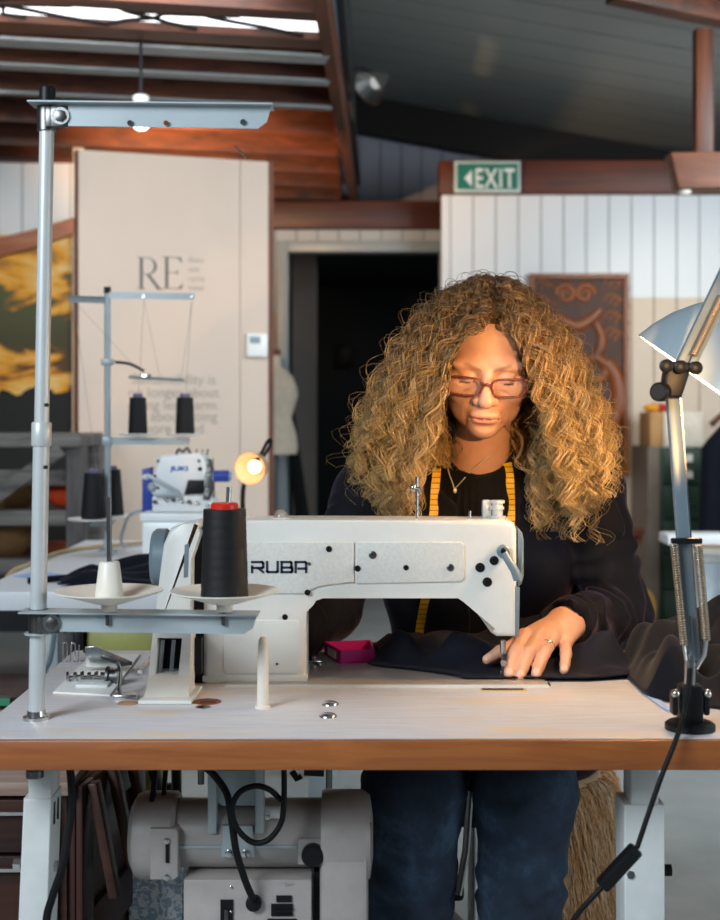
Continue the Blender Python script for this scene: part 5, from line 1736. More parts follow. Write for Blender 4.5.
spring(P(693, 356, YLp - .01), P(722, 296, YLp + .012), .0042, 'upper_spring')
# shade
YSh = 1.96
rc = P(693, 372, YSh)
dr_ = Vector((-.575, .15, -.80)).normalized()
Rs = .098
sh_prof = [(.024, -.135), (.034, -.130), (.040, -.105), (.058, -.085), (.078, -.055), (.092, -.022), (Rs, 0), (Rs + .001, .003), (Rs - .002, .0025), (.089, -.022), (.075, -.055), (.055, -.083), (.036, -.102), (.02, -.104)]
shm, nt, bs = new_mat('blue grey shade enamel')
bs.inputs['Base Color'].default_value = srgb('#b4c4cd'); bs.inputs['Roughness'].default_value = .32; bs.inputs['Metallic'].default_value = .25
inm = plain('white shade lining', '#f1f1ee', .5)
o_ = MB().lathe([(r, h) for r, h in sh_prof[:8]], rc, dr_, 48)
o_.bm.faces.ensure_lookup_table()
shade = o_.build('lamp_shade', shm, dl_, 60)
# drop the flat caps that the lathe adds
bmx = bmesh.new(); bmx.from_mesh(shade.data)
bmesh.ops.delete(bmx, geom=[f for f in bmx.faces if len(f.verts) > 6 and f.calc_area() > Rs * Rs], context='FACES')
bmx.to_mesh(shade.data); bmx.free()
o_ = MB().lathe([(r, h) for r, h in sh_prof[8:]][::-1], rc, dr_, 48)
lin = o_.build('shade_lining', inm, shade, 60)
bmx = bmesh.new(); bmx.from_mesh(lin.data)
bmesh.ops.delete(bmx, geom=[f for f in bmx.faces if len(f.verts) > 6 and f.calc_area() > .02], context='FACES')
bmx.to_mesh(lin.data); bmx.free()
MB().ball(rc - dr_ * .055, .026, 18).build('bulb', emit('warm lamp bulb', '#ffd9a0', 20), shade)
MB().bar(rc - dr_ * .13, U1, .012, .012).build('shade_bracket', M['black'], dl_)
lamp('desk_lamp_bulb', 'POINT', rc - dr_ * .030, None, 9.5, (1.0, .60, .28), .03)
# its cord with the inline switch
lc = thing('lamp_cord', 'black lamp cord with inline switch hanging in front of the table edge', 'cord', P(676, 738, 1.665))
MB().tube(smooth_path([P(690, 668, YLp - .03), P(688, 690, YLp - .032), P(683, 716, 1.70), P(677, 737, 1.666), P(662, 775, 1.655), P(649, 812, 1.65), P(637, 848, 1.645)], 8), .0034, 12).build('cable', M['rubber'], lc)
MB().tube(smooth_path([P(603, 886, 1.64), P(590, 900, 1.64), P(575, 918, 1.645), P(565, 940, 1.65), P(560, 1000, 1.66)], 8), .0034, 12).build('cable', M['rubber'], lc)
sw = MB().bar(P(637, 848, 1.645), P(601, 887, 1.64), .018, .020, up=(0, 1, 0), bevel=.004)
sw.build('inline_switch', M['black'], lc)

# ================================================================== the chair with the sheepskin
chr_ = thing('work_chair', 'work chair under the sitting woman, mostly hidden by its fleece', 'chair', (.22, 2.62, 0))
MB().lathe([(.0, 0), (.20, 0), (.215, .02), (.215, .045), (.19, .06), (0, .062)], (.24, 2.60, .415), (0, 0, 1), 36).build('seat', M['black'], chr_)
MB().cyl((.24, 2.60, .12), (.24, 2.60, .415), .025).build('column', M['steel'], chr_)
for k in range(5):
    t = k * 2 * PI / 5 + .5
    MB().bar((.24, 2.60, .10), (.24 + .27 * math.cos(t), 2.60 + .27 * math.sin(t), .07), .04, .03, bevel=.004).build('leg', M['black'], chr_)
    MB().ball((.24 + .27 * math.cos(t), 2.60 + .27 * math.sin(t), .027), .026, 14).build('caster', M['rubber'], chr_)
MB().tube([P(470, 790, 2.3), P(466, 850, 2.3), P(458, 895, 2.28)], .007, 10).build('height_lever', M['steel'], chr_)
MB().box(P(455, 890, 2.3), (.03, .04, .03), None, .008).build('lever_knob', M['black'], chr_)
# ================================================================== implicit surfaces for the figure and cloth
def v3(p):
    return np.array(p, dtype=np.float64)


def smin(a, b, k):
    h = np.clip(.5 + .5 * (b - a) / k, 0, 1)
    return b * (1 - h) + a * h - k * h * (1 - h)


def smax(a, b, k):
    return -smin(-a, -b, k)


def ball_(p, c, r):
    return np.linalg.norm(p - v3(c), axis=-1) - r


def ell_(p, c, r):
    q = p - v3(c)
    r = v3(r)
    k0 = np.linalg.norm(q / r, axis=-1)
    k1 = np.linalg.norm(q / (r * r), axis=-1) + 1e-9
    return k0 * (k0 - 1) / k1


def cone_(p, a, b, ra, rb):
    a = v3(a); b = v3(b)
    ab = b - a
    t = np.clip(((p - a) @ ab) / (ab @ ab), 0, 1)
    return np.linalg.norm(p - a - t[..., None] * ab, axis=-1) - (ra + t * (rb - ra))


def chain_(p, pts, rs, k):
    d = None
    for i in range(len(pts) - 1):
        c = cone_(p, pts[i], pts[i + 1], rs[i], rs[i + 1])
        d = c if d is None else smin(d, c, k)
    return d


def surface(fn, lo, hi, h, B=8, slack=1.7):
    """naive surface nets on the blocks near the surface; returns vertices and quads"""
    lo = v3(lo); hi = v3(hi)
    nb = np.ceil((hi - lo) / (h * B)).astype(int)
    idx = np.stack(np.meshgrid(*[np.arange(n) for n in nb], indexing='ij'), -1).reshape(-1, 3)
    cen = lo + (idx + .5) * h * B
    d = fn(cen)
    idx = idx[np.abs(d) < math.sqrt(3) / 2 * B * h * slack]
    loc = np.stack(np.meshgrid(*[np.arange(B + 1)] * 3, indexing='ij'), -1)
    vals = np.empty((len(idx), B + 1, B + 1, B + 1))
    for s in range(0, len(idx), 400):
        g = idx[s:s + 400, None, None, None, :] * B + loc[None]
        vals[s:s + 400] = fn((lo + g * h).reshape(-1, 3)).reshape(g.shape[:-1])
    dims = nb * B + 2
    key = lambda g: (g[..., 0].astype(np.int64) * dims[1] + g[..., 1]) * dims[2] + g[..., 2]
    corners = [(i, j, k) for i in (0, 1) for j in (0, 1) for k in (0, 1)]
    cv = np.stack([vals[:, i:i + B, j:j + B, k:k + B] for i, j, k in corners], -1)
    neg = cv < 0
    act = neg.any(-1) & ~neg.all(-1)
    cells = (idx[:, None, None, None, :] * B + loc[None, :B, :B, :B])[act]
    cvals = cv[act]
    acc = np.zeros((len(cells), 3)); cnt = np.zeros(len(cells))
    for a in range(8):
        for b in range(a + 1, 8):
            ca, cb_ = v3(corners[a]), v3(corners[b])
            if abs(ca - cb_).sum() != 1: continue
            va, vb = cvals[:, a], cvals[:, b]
            m = (va < 0) != (vb < 0)
            t = np.where(m, va / np.where(m, va - vb, 1), 0)
            acc += np.where(m[:, None], ca + t[:, None] * (cb_ - ca), 0)
            cnt += m
    verts = lo + (cells + acc / cnt[:, None]) * h
    ck = key(cells)
    order = np.argsort(ck); cks = ck[order]

    def find(g):
        k_ = key(g)
        i = np.clip(np.searchsorted(cks, k_), 0, len(cks) - 1)
        return np.where(cks[i] == k_, order[i], -1)
    quads = []
    for ax in range(3):
        o1, o2 = [(1, 2), (2, 0), (0, 1)][ax]
        s = [slice(0, B)] * 3
        s1 = list(s); s1[ax] = slice(1, B + 1)
        a = vals[:, s[0], s[1], s[2]]; b = vals[:, s1[0], s1[1], s1[2]]
        m = (a < 0) != (b < 0)
        g = (idx[:, None, None, None, :] * B + loc[None, :B, :B, :B])[m]
        flip = (a[m] >= 0)
        e1 = np.zeros(3, int); e1[o1] = 1
        e2 = np.zeros(3, int); e2[o2] = 1
        q = np.stack([find(g - e1 - e2), find(g - e2), find(g), find(g - e1)], -1)
        ok = (q >= 0).all(-1)
        q = q[ok]; flip = flip[ok]
        q[flip] = q[flip][:, ::-1]
        quads.append(q)
    return verts, np.concatenate(quads)


def np_mesh(name, verts, faces, mats, parent=None, colors=None, smooth=True, loopcount=4):
    me = bpy.data.meshes.new(name)
    w = world_loc(parent) if parent is not None else Vector((0, 0, 0))
    verts = np.asarray(verts, dtype=np.float32) - np.array(w, dtype=np.float32)
    n = len(faces)
    me.vertices.add(len(verts)); me.vertices.foreach_set('co', verts.ravel())
    me.loops.add(n * loopcount); me.loops.foreach_set('vertex_index', np.asarray(faces, dtype=np.int32).ravel())
    me.polygons.add(n)
    me.polygons.foreach_set('loop_start', np.arange(0, n * loopcount, loopcount, dtype=np.int32))
    me.polygons.foreach_set('use_smooth', np.full(n, smooth))
    me.update(calc_edges=True)
    me.validate()
    if colors is not None:
        at = me.color_attributes.new('tone', 'FLOAT_COLOR', 'POINT')
        c = np.ones((len(verts), 4), dtype=np.float32); c[:, :3] = colors
        at.data.foreach_set('color', c.ravel())
    o = bpy.data.objects.new(name, me)
    COL.objects.link(o)
    for m in (mats if isinstance(mats, (list, tuple)) else [mats]):
        me.materials.append(m)
    if parent is not None:
        o.parent = parent
        WL[o.name] = w
    return o


def lin(h):
    return np.array(srgb(h)[:3])


# ------------------------------------------------------------------ skeleton of the sitting woman
HC = v3(P(487, 357, 2.305))          # point between the eyes' level inside the skull
HS = 1.05
RH = np.array(Euler((math.radians(25), 0, 0)).to_matrix())
RH = np.array(Euler((0, 0, math.radians(-4))).to_matrix()) @ np.array(Euler((0, math.radians(3), 0)).to_matrix()) @ RH
to_head = lambda p: ((p - HC) @ RH) / HS
from_head = lambda q: HC + (np.asarray(q, dtype=float) @ RH.T) * HS

SR = v3(P(370, 498, 2.46)); SL = v3(P(586, 492, 2.46))         # shoulders (her right is on the picture's left)
ER = v3(P(327, 608, 2.36)); EL = v3(P(619, 618, 2.40))         # elbows
WR = v3(P(272, 653, 2.22)); WLm = v3(P(564, 624, 2.175))         # wrists
NB = v3(P(478, 488, 2.43)); CH = v3(P(478, 575, 2.50)); BE = v3((.228, 2.54, .66)); PE = v3((.228, 2.60, .565))
HIPR = v3((.135, 2.58, .55)); HIPL = v3((.32, 2.58, .55))
KR = v3((.085, 2.06, .585)); KL = v3((.262, 2.06, .585))
AR = v3((.075, 2.10, .09)); AL = v3((.250, 2.12, .09))


def head_sdf(p):
    q = to_head(p)
    m = q.copy(); m[:, 0] = np.abs(m[:, 0])
    d = ell_(q, (0, .012, .032), (.074, .096, .088))
    d = smin(d, ell_(q, (0, -.028, -.035), (.066, .060, .075)), .03)
    d = smin(d, ell_(q, (0, -.040, -.076), (.052, .043, .034)), .022)
    d = smin(d, ell_(q, (0, -.074, -.097), (.024, .020, .018)), .018)
    d = smin(d, ball_(m, (.045, -.064, -.025), .024), .022)
    d = smin(d, ell_(m, (.028, -.076, .017), (.030, .012, .010)), .018)
    d = smax(d, -ell_(m, (.031, -.102, .000), (.020, .017, .0135)), .010)
    d = smin(d, ball_(m, (.0315, -.0775, -.003), .0140), .003)
    d = smax(d, -cone_(m, (.020, -.0925, -.0105), (.043, -.0850, -.0105), .0012, .0012), .002)   # lid line
    d = smax(d, -cone_(m, (.019, -.0905, .0045), (.042, -.0860, .0065), .0012, .0012), .003)     # lid crease
    d = smax(d, -cone_(m, (.018, -.0940, -.021), (.036, -.0850, -.028), .0015, .001), .006)      # under eye
    d = smin(d, cone_(q, (0, -.087, .006), (0, -.1125, -.0295), .0076, .0104), .010)
    d = smin(d, ball_(q, (0, -.1135, -.0325), .0112), .006)
    d = smin(d, ball_(m, (.0138, -.1005, -.0365), .0086), .005)
    d = smax(d, -ball_(m, (.0064, -.1085, -.0450), .0036), .003)
    d = smin(d, ell_(q, (0, -.074, -.067), (.031, .0262, .027)), .015)
    d = smin(d, ell_(q, (0, -.0955, -.0655), (.0245, .0066, .0034)), .004)
    d = smin(d, ell_(q, (0, -.0945, -.0745), (.0220, .0068, .0046)), .004)
    gx = np.abs(q[:, 0])
    d = smax(d, -cone_(m, (0, -.1030, -.0692), (.0285, -.0880, -.0728), .0013, .0012), .0025)     # mouth line
    d = smax(d, -ell_(q, (0, -.1000, -.0865), (.019, .0055, .0038)), .008)
    d = smax(d, -cone_(m, (.0200, -.0965, -.0400), (.0350, -.0830, -.0720), .0022, .0016), .009)
    d = smax(d, -cone_(m, (.0320, -.0850, -.0720), (.0320, -.0780, -.0880), .0010, .0010), .008)
    # ears
    d = smin(d, ell_(m, (.078, .012, -.012), (.008, .018, .030)), .006)
    return d * HS


NECK0 = from_head((0, .022, -.055))


def frame_pts(o, pts):
    return [v3(o) + v3(p) for p in pts]


# her left hand on the cloth (fingers towards the needle)
HY = 2.065
hp = lambda px, py, Y: v3(P(px, py, Y))
KN = [hp(524, 637, 2.105), hp(538.5, 636, 2.11), hp(552.5, 638, 2.118), hp(565, 643, 2.125)]          # knuckles
PIPs = [hp(515.5, 651, 2.075), hp(528.5, 652, 2.075), hp(544, 652.5, 2.08), hp(566, 654, 2.09)]
DIPs = [hp(510.5, 666, 2.058), hp(522.5, 667.5, 2.056), hp(538.5, 667, 2.058), hp(565, 664.5, 2.068)]
TIPs = [hp(509, 674.5, 2.045), hp(520, 676.5, 2.042), hp(536.0, 674.5, 2.044), hp(564, 670.5, 2.056)]
TH0 = hp(541, 633, 2.155); TH1 = hp(517, 645, 2.105); TH2 = hp(500, 652, 2.085); TH3 = hp(487, 659.5, 2.072)
RADS = [(.0122, .0112, .0102, .0084), (.0124, .0114, .0103, .0086), (.0120, .0109, .0098, .0082), (.0106, .0094, .0084, .0070)]


def hand_sdf(p):
    palm = None
    wr = WLm
    for i, k in enumerate(KN):
        base = wr + (k - wr) * .18 + v3((-.014 + .011 * i, 0, .0))
        c = cone_(p, base, k, .0155, .0118)
        palm = c if palm is None else smin(palm, c, .012)
    palm = smin(palm, cone_(p, WLm, WLm + (KN[2] - WLm) * .25, .026, .022), .015)
    palm = smin(palm, cone_(p, TH0, TH1, .016, .0125), .012)
    dg = None
    for K, A_, B_, T, r in zip(KN, PIPs, DIPs, TIPs, RADS):
        f = chain_(p, [K, A_, B_, T], r, .0025)
        f = smin(f, ball_(p, A_ + v3((0, -.001, .0012)), r[1] * .98), .003)
        dg = f if dg is None else np.minimum(dg, f)
    th = chain_(p, [TH1, TH2, TH3], (.0125, .0105, .0078), .004)
    dg = smin(dg, th, .0008)
    d = smin(palm, dg, .006)
    # tendons and knuckle bumps
    for k in KN:
        d = smin(d, ball_(p, k + v3((0, .002, .003)), .0098), .005)
    return d


def rhand_sdf(p):       # her right hand lies behind the machine pillar
    d = cone_(p, WR, WR + v3((-.05, -.03, .002)), .026, .030)
    for i in range(4):
        b0 = WR + v3((-.055 + .004 * i, -.055 + .018 * i, .004)); b1 = b0 + v3((-.035, -.022, -.006)); b2 = b1 + v3((-.022, -.012, -.012))
        d = smin(d, chain_(p, [b0, b1, b2], (.011, .0092, .0074), .003), .004)
    t0 = WR + v3((-.02, -.045, 0))
    return smin(d, chain_(p, [WR, t0, t0 + v3((-.03, -.025, -.008))], (.016, .012, .0085), .004), .006)


def trunk_sdf(p, g=0.0):
    d = cone_(p, NECK0, NB, .050 + g, .056 + g)
    d = smin(d, cone_(p, NB + v3((0, .02, -.01)), SR, .058 + g, .052 + g), .04)
    d = smin(d, cone_(p, NB + v3((0, .02, -.01)), SL, .058 + g, .052 + g), .04)
    d = smin(d, ell_(p, CH, (.172 + g, .118 + g, .190 + g)), .05)
    for sx_ in (-1, 1):
        d = smin(d, ball_(p, CH + v3((sx_ * .075, -.075, .025)), .068 + g), .04)
    d = smin(d, ell_(p, BE, (.160 + g, .125 + g, .15 + g)), .06)
    d = smin(d, ell_(p, PE, (.185 + g, .15 + g, .10 + g)), .05)
    return d


def arms_sdf(p, g=0.0, gw=0.0):
    dR = chain_(p, [SR, ER, WR], (.054 + g, .043 + g, .027 + gw), .02)
    dL = chain_(p, [SL, EL, WLm], (.054 + g, .043 + g, .027 + gw), .02)
    return dR, dL


def legs_sdf(p, g=0.0):
    d = None
    for h_, k_, a_ in ((HIPR, KR, AR), (HIPL, KL, AL)):
        c = smin(cone_(p, h_, k_, .090 + g, .062 + g), cone_(p, k_, a_, .060 + g, .040 + g), .03)
        d = c if d is None else np.minimum(d, c)
    return d


def feet_sdf(p):
    d = None
    for a_ in (AR, AL):
        c = cone_(p, a_ + v3((0, .02, -.045)), a_ + v3((0, -.15, -.055)), .038, .030)
        d = c if d is None else np.minimum(d, c)
    return d


def near(p, fn, c, r, far=.5):
    """fn where p is near c, otherwise a bound"""
    dist = np.linalg.norm(p - v3(c), axis=-1)
    out = np.maximum(dist - r * .8, .02)
    m = dist < r
    if m.any():
        out[m] = fn(p[m])
    return out


def body_sdf(p):
    d = trunk_sdf(p)
    a, b = arms_sdf(p)
    d = smin(d, a, .03); d = smin(d, b, .03)
    d = smin(d, legs_sdf(p), .04)
    d = smin(d, feet_sdf(p), .03)
    d = smin(d, near(p, head_sdf, HC, .22), .022)
    d = smin(d, near(p, hand_sdf, KN[1], .16), .012)
    d = smin(d, near(p, rhand_sdf, WR, .16), .012)
    return d


HB_LO, HB_HI = (HC - .20), (HC + .22)


woman = thing('person', 'woman with long curly hair and glasses in dark jacket sewing at the machine', 'person', (.228, 2.6, 0))

# fine skin near head and hand, coarser elsewhere: one surface at one pitch keeps it continuous
vb, fb = surface(body_sdf, (-.32, 1.88, .0), (.62, 2.80, 1.46), .0024, 8, 1.6)
# smooth the coarse stair steps a little
cols = np.tile(lin('#d6a184'), (len(vb), 1))
nzz = np.array([mnoise.noise(Vector(v) * 55) for v in vb[:, :]]) if len(vb) < 900000 else np.zeros(len(vb))
cols *= (1 + .07 * nzz)[:, None]
hq = to_head(vb); hm = hq.copy(); hm[:, 0] = np.abs(hm[:, 0])
inface = (np.linalg.norm(hq, axis=1) < .16)


def tint(mask, col, amt):
    global cols
    w = (np.clip(mask, 0, 1) * amt * inface)[:, None]
    cols = cols * (1 - w) + lin(col) * w


front = (hq[:, 1] < -.06)
lip = 1 - np.minimum(np.abs(np.minimum(ell_(hq, (0, -.0975, -.0605), (.0205, .012, .0055)), ell_(hq, (0, -.0965, -.0712), (.018, .012, .0062)))), .002) / .002
lipm = (np.minimum(ell_(hq, (0, -.0960, -.0658), (.0265, .014, .0034)), ell_(hq, (0, -.0950, -.0742), (.0235, .014, .0044))) < 0)
tint(lipm * front, '#b5605a', .55)
tint((cone_(hm, (0, -.1030, -.0692), (.0280, -.0880, -.0726), .0018, .0014) < 0) * 1.0, '#5c2a26', .7)
brow = np.minimum(cone_(hm, (.013, -.093, .0130), (.034, -.088, .0215), .0055, .0050), cone_(hm, (.034, -.088, .0215), (.050, -.072, .0170), .0050, .0026))
tint(np.clip(-brow / .003, 0, 1) * front, '#7a5a44', .65)
tint((cone_(hm, (.020, -.0925, -.0108), (.043, -.0850, -.0108), .0020, .0018) < 0) * 1.0, '#2e1d18', .9)
tint(np.clip(1 - np.linalg.norm(hm - v3((.042, -.075, -.03)), axis=1) / .03, 0, 1), '#d08a70', .22)
tint(np.clip(1 - np.linalg.norm(hq - v3((0, -.12, -.036)), axis=1) / .018, 0, 1), '#cf7f68', .4)
# finger nails
for B_, T in zip(DIPs + [TH2], TIPs + [TH3]):
    dirn = (T - B_) / np.linalg.norm(T - B_)
    nc = T + dirn * .001 + v3((0, -.003, .0055))
    m = (np.linalg.norm((vb - nc), axis=1) < .0062)
    cols[m] = lin('#e8b9a4')

sk, nt, bs = new_mat('skin')
ca_ = nt.nodes.new('ShaderNodeVertexColor'); ca_.layer_name = 'tone'
nt.links.new(ca_.outputs['Color'], bs.inputs['Base Color'])
bs.inputs['Roughness'].default_value = .48
bs.inputs['Subsurface Weight'].default_value = .12
bs.inputs['Subsurface Radius'].default_value = (.01, .004, .002)
bs.inputs['Subsurface Scale'].default_value = .5
n2 = N(nt, 'ShaderNodeTexNoise', Scale=420.0, Detail=2.0)
nt.links.new(coords(nt), n2.inputs['Vector'])
bp = N(nt, 'ShaderNodeBump', Strength=.10, Distance=.0008); nt.links.new(n2.outputs['Fac'], bp.inputs['Height']); nt.links.new(bp.outputs['Normal'], bs.inputs['Normal'])
body = np_mesh('body', vb, fb, sk, woman, cols)
sm__ = body.modifiers.new('soften', 'SMOOTH'); sm__.factor = .5; sm__.iterations = 1


# ------------------------------------------------------------------ clothes
def sines(p, seed, lam, n=7):
    r = np.random.RandomState(seed)
    out = 0
    for i in range(n):
        d = r.normal(size=3); d /= np.linalg.norm(d)
        out = out + np.sin((p @ d) * 2 * PI / (lam * r.uniform(.7, 1.5)) + r.uniform(0, 6.3))
    return out / math.sqrt(n)


def arm_folds(p, a, b, lam, amp, seed, slant=.6):
    ab = b - a; L_ = np.linalg.norm(ab); d = ab / L_
    t = (p - a) @ d
    r = p - a - t[:, None] * d
    u = np.cross(d, v3((.2, .1, 1))); u /= np.linalg.norm(u); w = np.cross(d, u)
    an = np.arctan2(r @ w, r @ u)
    ph = t * 2 * PI / lam + slant * 2 * np.sin(an + seed) + 1.3 * np.sin(2 * an + seed * 2.1) + 2.2 * sines(p, seed, .10, 4)
    s = np.sin(ph)
    wgt = np.clip(1 - np.abs(t / L_ - .5) / .75, 0, 1)
    return -amp * s * wgt * np.clip(.55 + .6 * sines(p, seed + 40, .11, 4), .05, 1.5)


def jacket_sdf(p):
    d = trunk_sdf(p, .018)
    # loose hem spreading over the seat
    d = smin(d, ell_(p, PE + v3((.015, -.05, -.01)), (.255, .175, .130)), .05)
    a, b = arms_sdf(p, .016, .016)
    a = a + np.clip(arm_folds(p, ER, WR, .036, .0050, 3) + arm_folds(p, SR, ER, .06, .003, 5), -.01, .007)
    b = b + np.clip(arm_folds(p, EL, WLm, .050, .0080, 8, .9) + arm_folds(p, SL, EL, .05, .0045, 4), -.014, .0085)
    d = d + .0022 * sines(p, 11, .12)
    d = smin(d, a, .022); d = smin(d, b, .022)
    # cut: neck hole, open front, cuffs, hem
    front_ = p[:, 1] - (2.47 - .00 * p[:, 2])
    wv = .030 + .030 * np.clip((p[:, 2] - .80) / .25, 0, 1)
    wedge = np.maximum(np.abs(p[:, 0] - .232) - wv, front_)
    d = np.maximum(d, -wedge)
    neckhole = ball_(p, NB + v3((0, -.035, .04)), .085)
    d = np.maximum(d, -neckhole)
    tL = ((p - EL) @ (WLm - EL)) / np.dot(WLm - EL, WLm - EL)
    nl = np.linalg.norm(p - WLm, axis=1) < .12
    d = np.where(nl, np.maximum(d, (tL - 1.0 + .04 * np.sin(3 * p[:, 0] * 40)) * .25), d)
    tR = ((p - ER) @ (WR - ER)) / np.dot(WR - ER, WR - ER)
    nr_ = np.linalg.norm(p - WR, axis=1) < .10
    d = np.where(nr_, np.maximum(d, (tR - 1.0) * .25), d)
    d = np.maximum(d, .465 - p[:, 2])
    # hollow: keep a shell
    inner = np.minimum(np.minimum(trunk_sdf(p, .006), arms_sdf(p, .001, .004)[0]), arms_sdf(p, .001, .004)[1])
    return np.maximum(d, -inner)


vj, fj = surface(jacket_sdf, (-.30, 2.02, .44), (.66, 2.84, 1.16), .004, 8, 1.9)
jm, nt, bs = new_mat('dark navy jacket cloth')
v_ = coords(nt)
nz = N(nt, 'ShaderNodeTexNoise', Scale=12.0, Detail=4.0); nt.links.new(v_, nz.inputs['Vector'])
r_ = ramp(nt, [(.3, srgb('#0f1016')), (.7, srgb('#16151b'))]); nt.links.new(nz.outputs['Fac'], r_.inputs['Fac'])
nt.links.new(r_.outputs['Color'], bs.inputs['Base Color'])
bs.inputs['Roughness'].default_value = .75; bs.inputs['Specular IOR Level'].default_value = .15
bs.inputs['Sheen Weight'].default_value = .45; bs.inputs['Sheen Roughness'].default_value = .35
bs.inputs['Sheen Tint'].default_value = srgb('#a890b4')
n2 = N(nt, 'ShaderNodeTexNoise', Scale=650.0, Detail=2.0); nt.links.new(v_, n2.inputs['Vector'])
bp = N(nt, 'ShaderNodeBump', Strength=.25, Distance=.001); nt.links.new(n2.outputs['Fac'], bp.inputs['Height']); nt.links.new(bp.outputs['Normal'], bs.inputs['Normal'])
jk = np_mesh('jacket', vj, fj, jm, woman)
s1 = jk.modifiers.new('soften', 'SMOOTH'); s1.factor = .5; s1.iterations = 2
# front edge seams of the jacket
def top_sdf(p):
    d = trunk_sdf(p, .0085)
    x = p[:, 0] - .232
    d = d + .0022 * np.sin(x * 2 * PI / .013) * np.clip((1.06 - p[:, 2]) / .05, 0, 1) * np.clip((p[:, 2] - .75) / .2, 0.3, 1)
    cut = ball_(p, NB + v3((-.004, -.062, .092)), .064)
    d = np.maximum(d, -cut)
    d = np.maximum(d, p[:, 2] - (NB[2] + .075))
    d = np.maximum(d, .56 - p[:, 2])
    return np.maximum(d, -trunk_sdf(p, .001))


vt, ft_ = surface(top_sdf, (-.05, 2.25, .54), (.52, 2.80, 1.14), .004, 8, 1.9)
o = np_mesh('blouse', vt, ft_, plain('black cotton', '#0e0e10', .7, 0, .15, 20, sheen=.2), woman)
s1 = o.modifiers.new('soften', 'SMOOTH'); s1.factor = .5; s1.iterations = 1


def jeans_sdf(p):
    d = legs_sdf(p, .016)
    for k_, a_, h_, s in ((KR, AR, HIPR, 2), (KL, AL, HIPL, 6)):
        d = d + .9 * arm_folds(p, k_, a_, .06, .004, s, .8) * (np.linalg.norm(p - k_, axis=1) < .4) + .4 * arm_folds(p, h_, k_, .07, .004, s + 1, .8) * (np.linalg.norm(p - k_, axis=1) < .3)
    d = smin(d, ell_(p, PE + v3((0, .0, -.005)), (.200, .16, .105)), .04)
    d = np.maximum(d, .10 - p[:, 2]); d = np.maximum(d, p[:, 2] - .70)
    return d


vq, fq = surface(jeans_sdf, (-.10, 1.92, .08), (.50, 2.82, .72), .005, 8, 1.9)
dn_, nt, bs = new_mat('blue denim')
v_ = coords(nt)
nz = N(nt, 'ShaderNodeTexNoise', Scale=7.0, Detail=9.0, Roughness=.7); nt.links.new(v_, nz.inputs['Vector'])
r_ = ramp(nt, [(.34, srgb('#141e2b')), (.55, srgb('#26374b')), (.74, srgb('#4c6680'))]); nt.links.new(nz.outputs['Fac'], r_.inputs['Fac'])
wv_ = N(nt, 'ShaderNodeTexNoise', Scale=700.0, Detail=1.0); nt.links.new(v_, wv_.inputs['Vector'])
mx = N(nt, 'ShaderNodeMix', data_type='RGBA', blend_type='OVERLAY'); mx.inputs[0].default_value = .6
nt.links.new(r_.outputs['Color'], mx.inputs[6]); nt.links.new(wv_.outputs['Color'], mx.inputs[7])
nt.links.new(r_.outputs['Color'], bs.inputs['Base Color']); bs.inputs['Roughness'].default_value = .85
bp = N(nt, 'ShaderNodeBump', Strength=.3, Distance=.001); nt.links.new(wv_.outputs['Fac'], bp.inputs['Height']); nt.links.new(bp.outputs['Normal'], bs.inputs['Normal'])
np_mesh('jeans', vq, fq, dn_, woman)
for a_ in (AR, AL):
    fnS = lambda p, a_=a_: np.maximum(smin(cone_(p, a_ + v3((0, .03, -.045)), a_ + v3((0, -.16, -.052)), .046, .037), cone_(p, a_, a_ + v3((0, 0, .06)), .052, .054), .02), .002 - p[:, 2])
    vs_, fs_ = surface(fnS, a_ + v3((-.10, -.24, -.10)), a_ + v3((.10, .12, .12)), .006)
    np_mesh('shoe', vs_, fs_, M['black'], woman)


# ------------------------------------------------------------------ hair
def strands_mesh(name, paths, radii, tones, mat, parent, nside=3):
    """paths: (n, m, 3) points; radii: (n, m); tones: (n, m, 3)"""
    n, m, _ = paths.shape
    tan = np.gradient(paths, axis=1)
    tan /= np.linalg.norm(tan, axis=2, keepdims=True) + 1e-9
    ref = np.tile(v3((.3, -.8, .52)), (n, m, 1))
    u = np.cross(tan, ref); u /= np.linalg.norm(u, axis=2, keepdims=True) + 1e-9
    w = np.cross(tan, u)
    ring = []
    for k in range(nside):
        a = 2 * PI * k / nside
        ring.append(paths + (u * math.cos(a) + w * math.sin(a)) * radii[..., None])
    V = np.stack(ring, 2).reshape(-1, 3)
    base = (np.arange(n)[:, None] * m + np.arange(m - 1)[None]) * nside
    F_ = []
    for k in range(nside):
        k2 = (k + 1) % nside
        F_.append(np.stack([base + k, base + k2, base + nside + k2, base + nside + k], -1).reshape(-1, 4))
    Cc = np.repeat(tones.reshape(-1, 3), nside, axis=0)
    return np_mesh(name, V, np.concatenate(F_), mat, parent, Cc)


def hair_mat(name, rough=.30, trans=.22):
    m, nt, b = new_mat(name)
    c = nt.nodes.new('ShaderNodeVertexColor'); c.layer_name = 'tone'
    nt.links.new(c.outputs['Color'], b.inputs['Base Color'])
    b.inputs['Roughness'].default_value = rough
    b.inputs['Specular IOR Level'].default_value = .5
    t = nt.nodes.new('ShaderNodeBsdfTranslucent'); nt.links.new(c.outputs['Color'], t.inputs['Color'])
    mx = nt.nodes.new('ShaderNodeMixShader'); mx.inputs[0].default_value = trans
    out = nt.nodes['Material Output']
    nt.links.new(b.outputs[0], mx.inputs[1]); nt.links.new(t.outputs[0], mx.inputs[2]); nt.links.new(mx.outputs[0], out.inputs['Surface'])
    return m


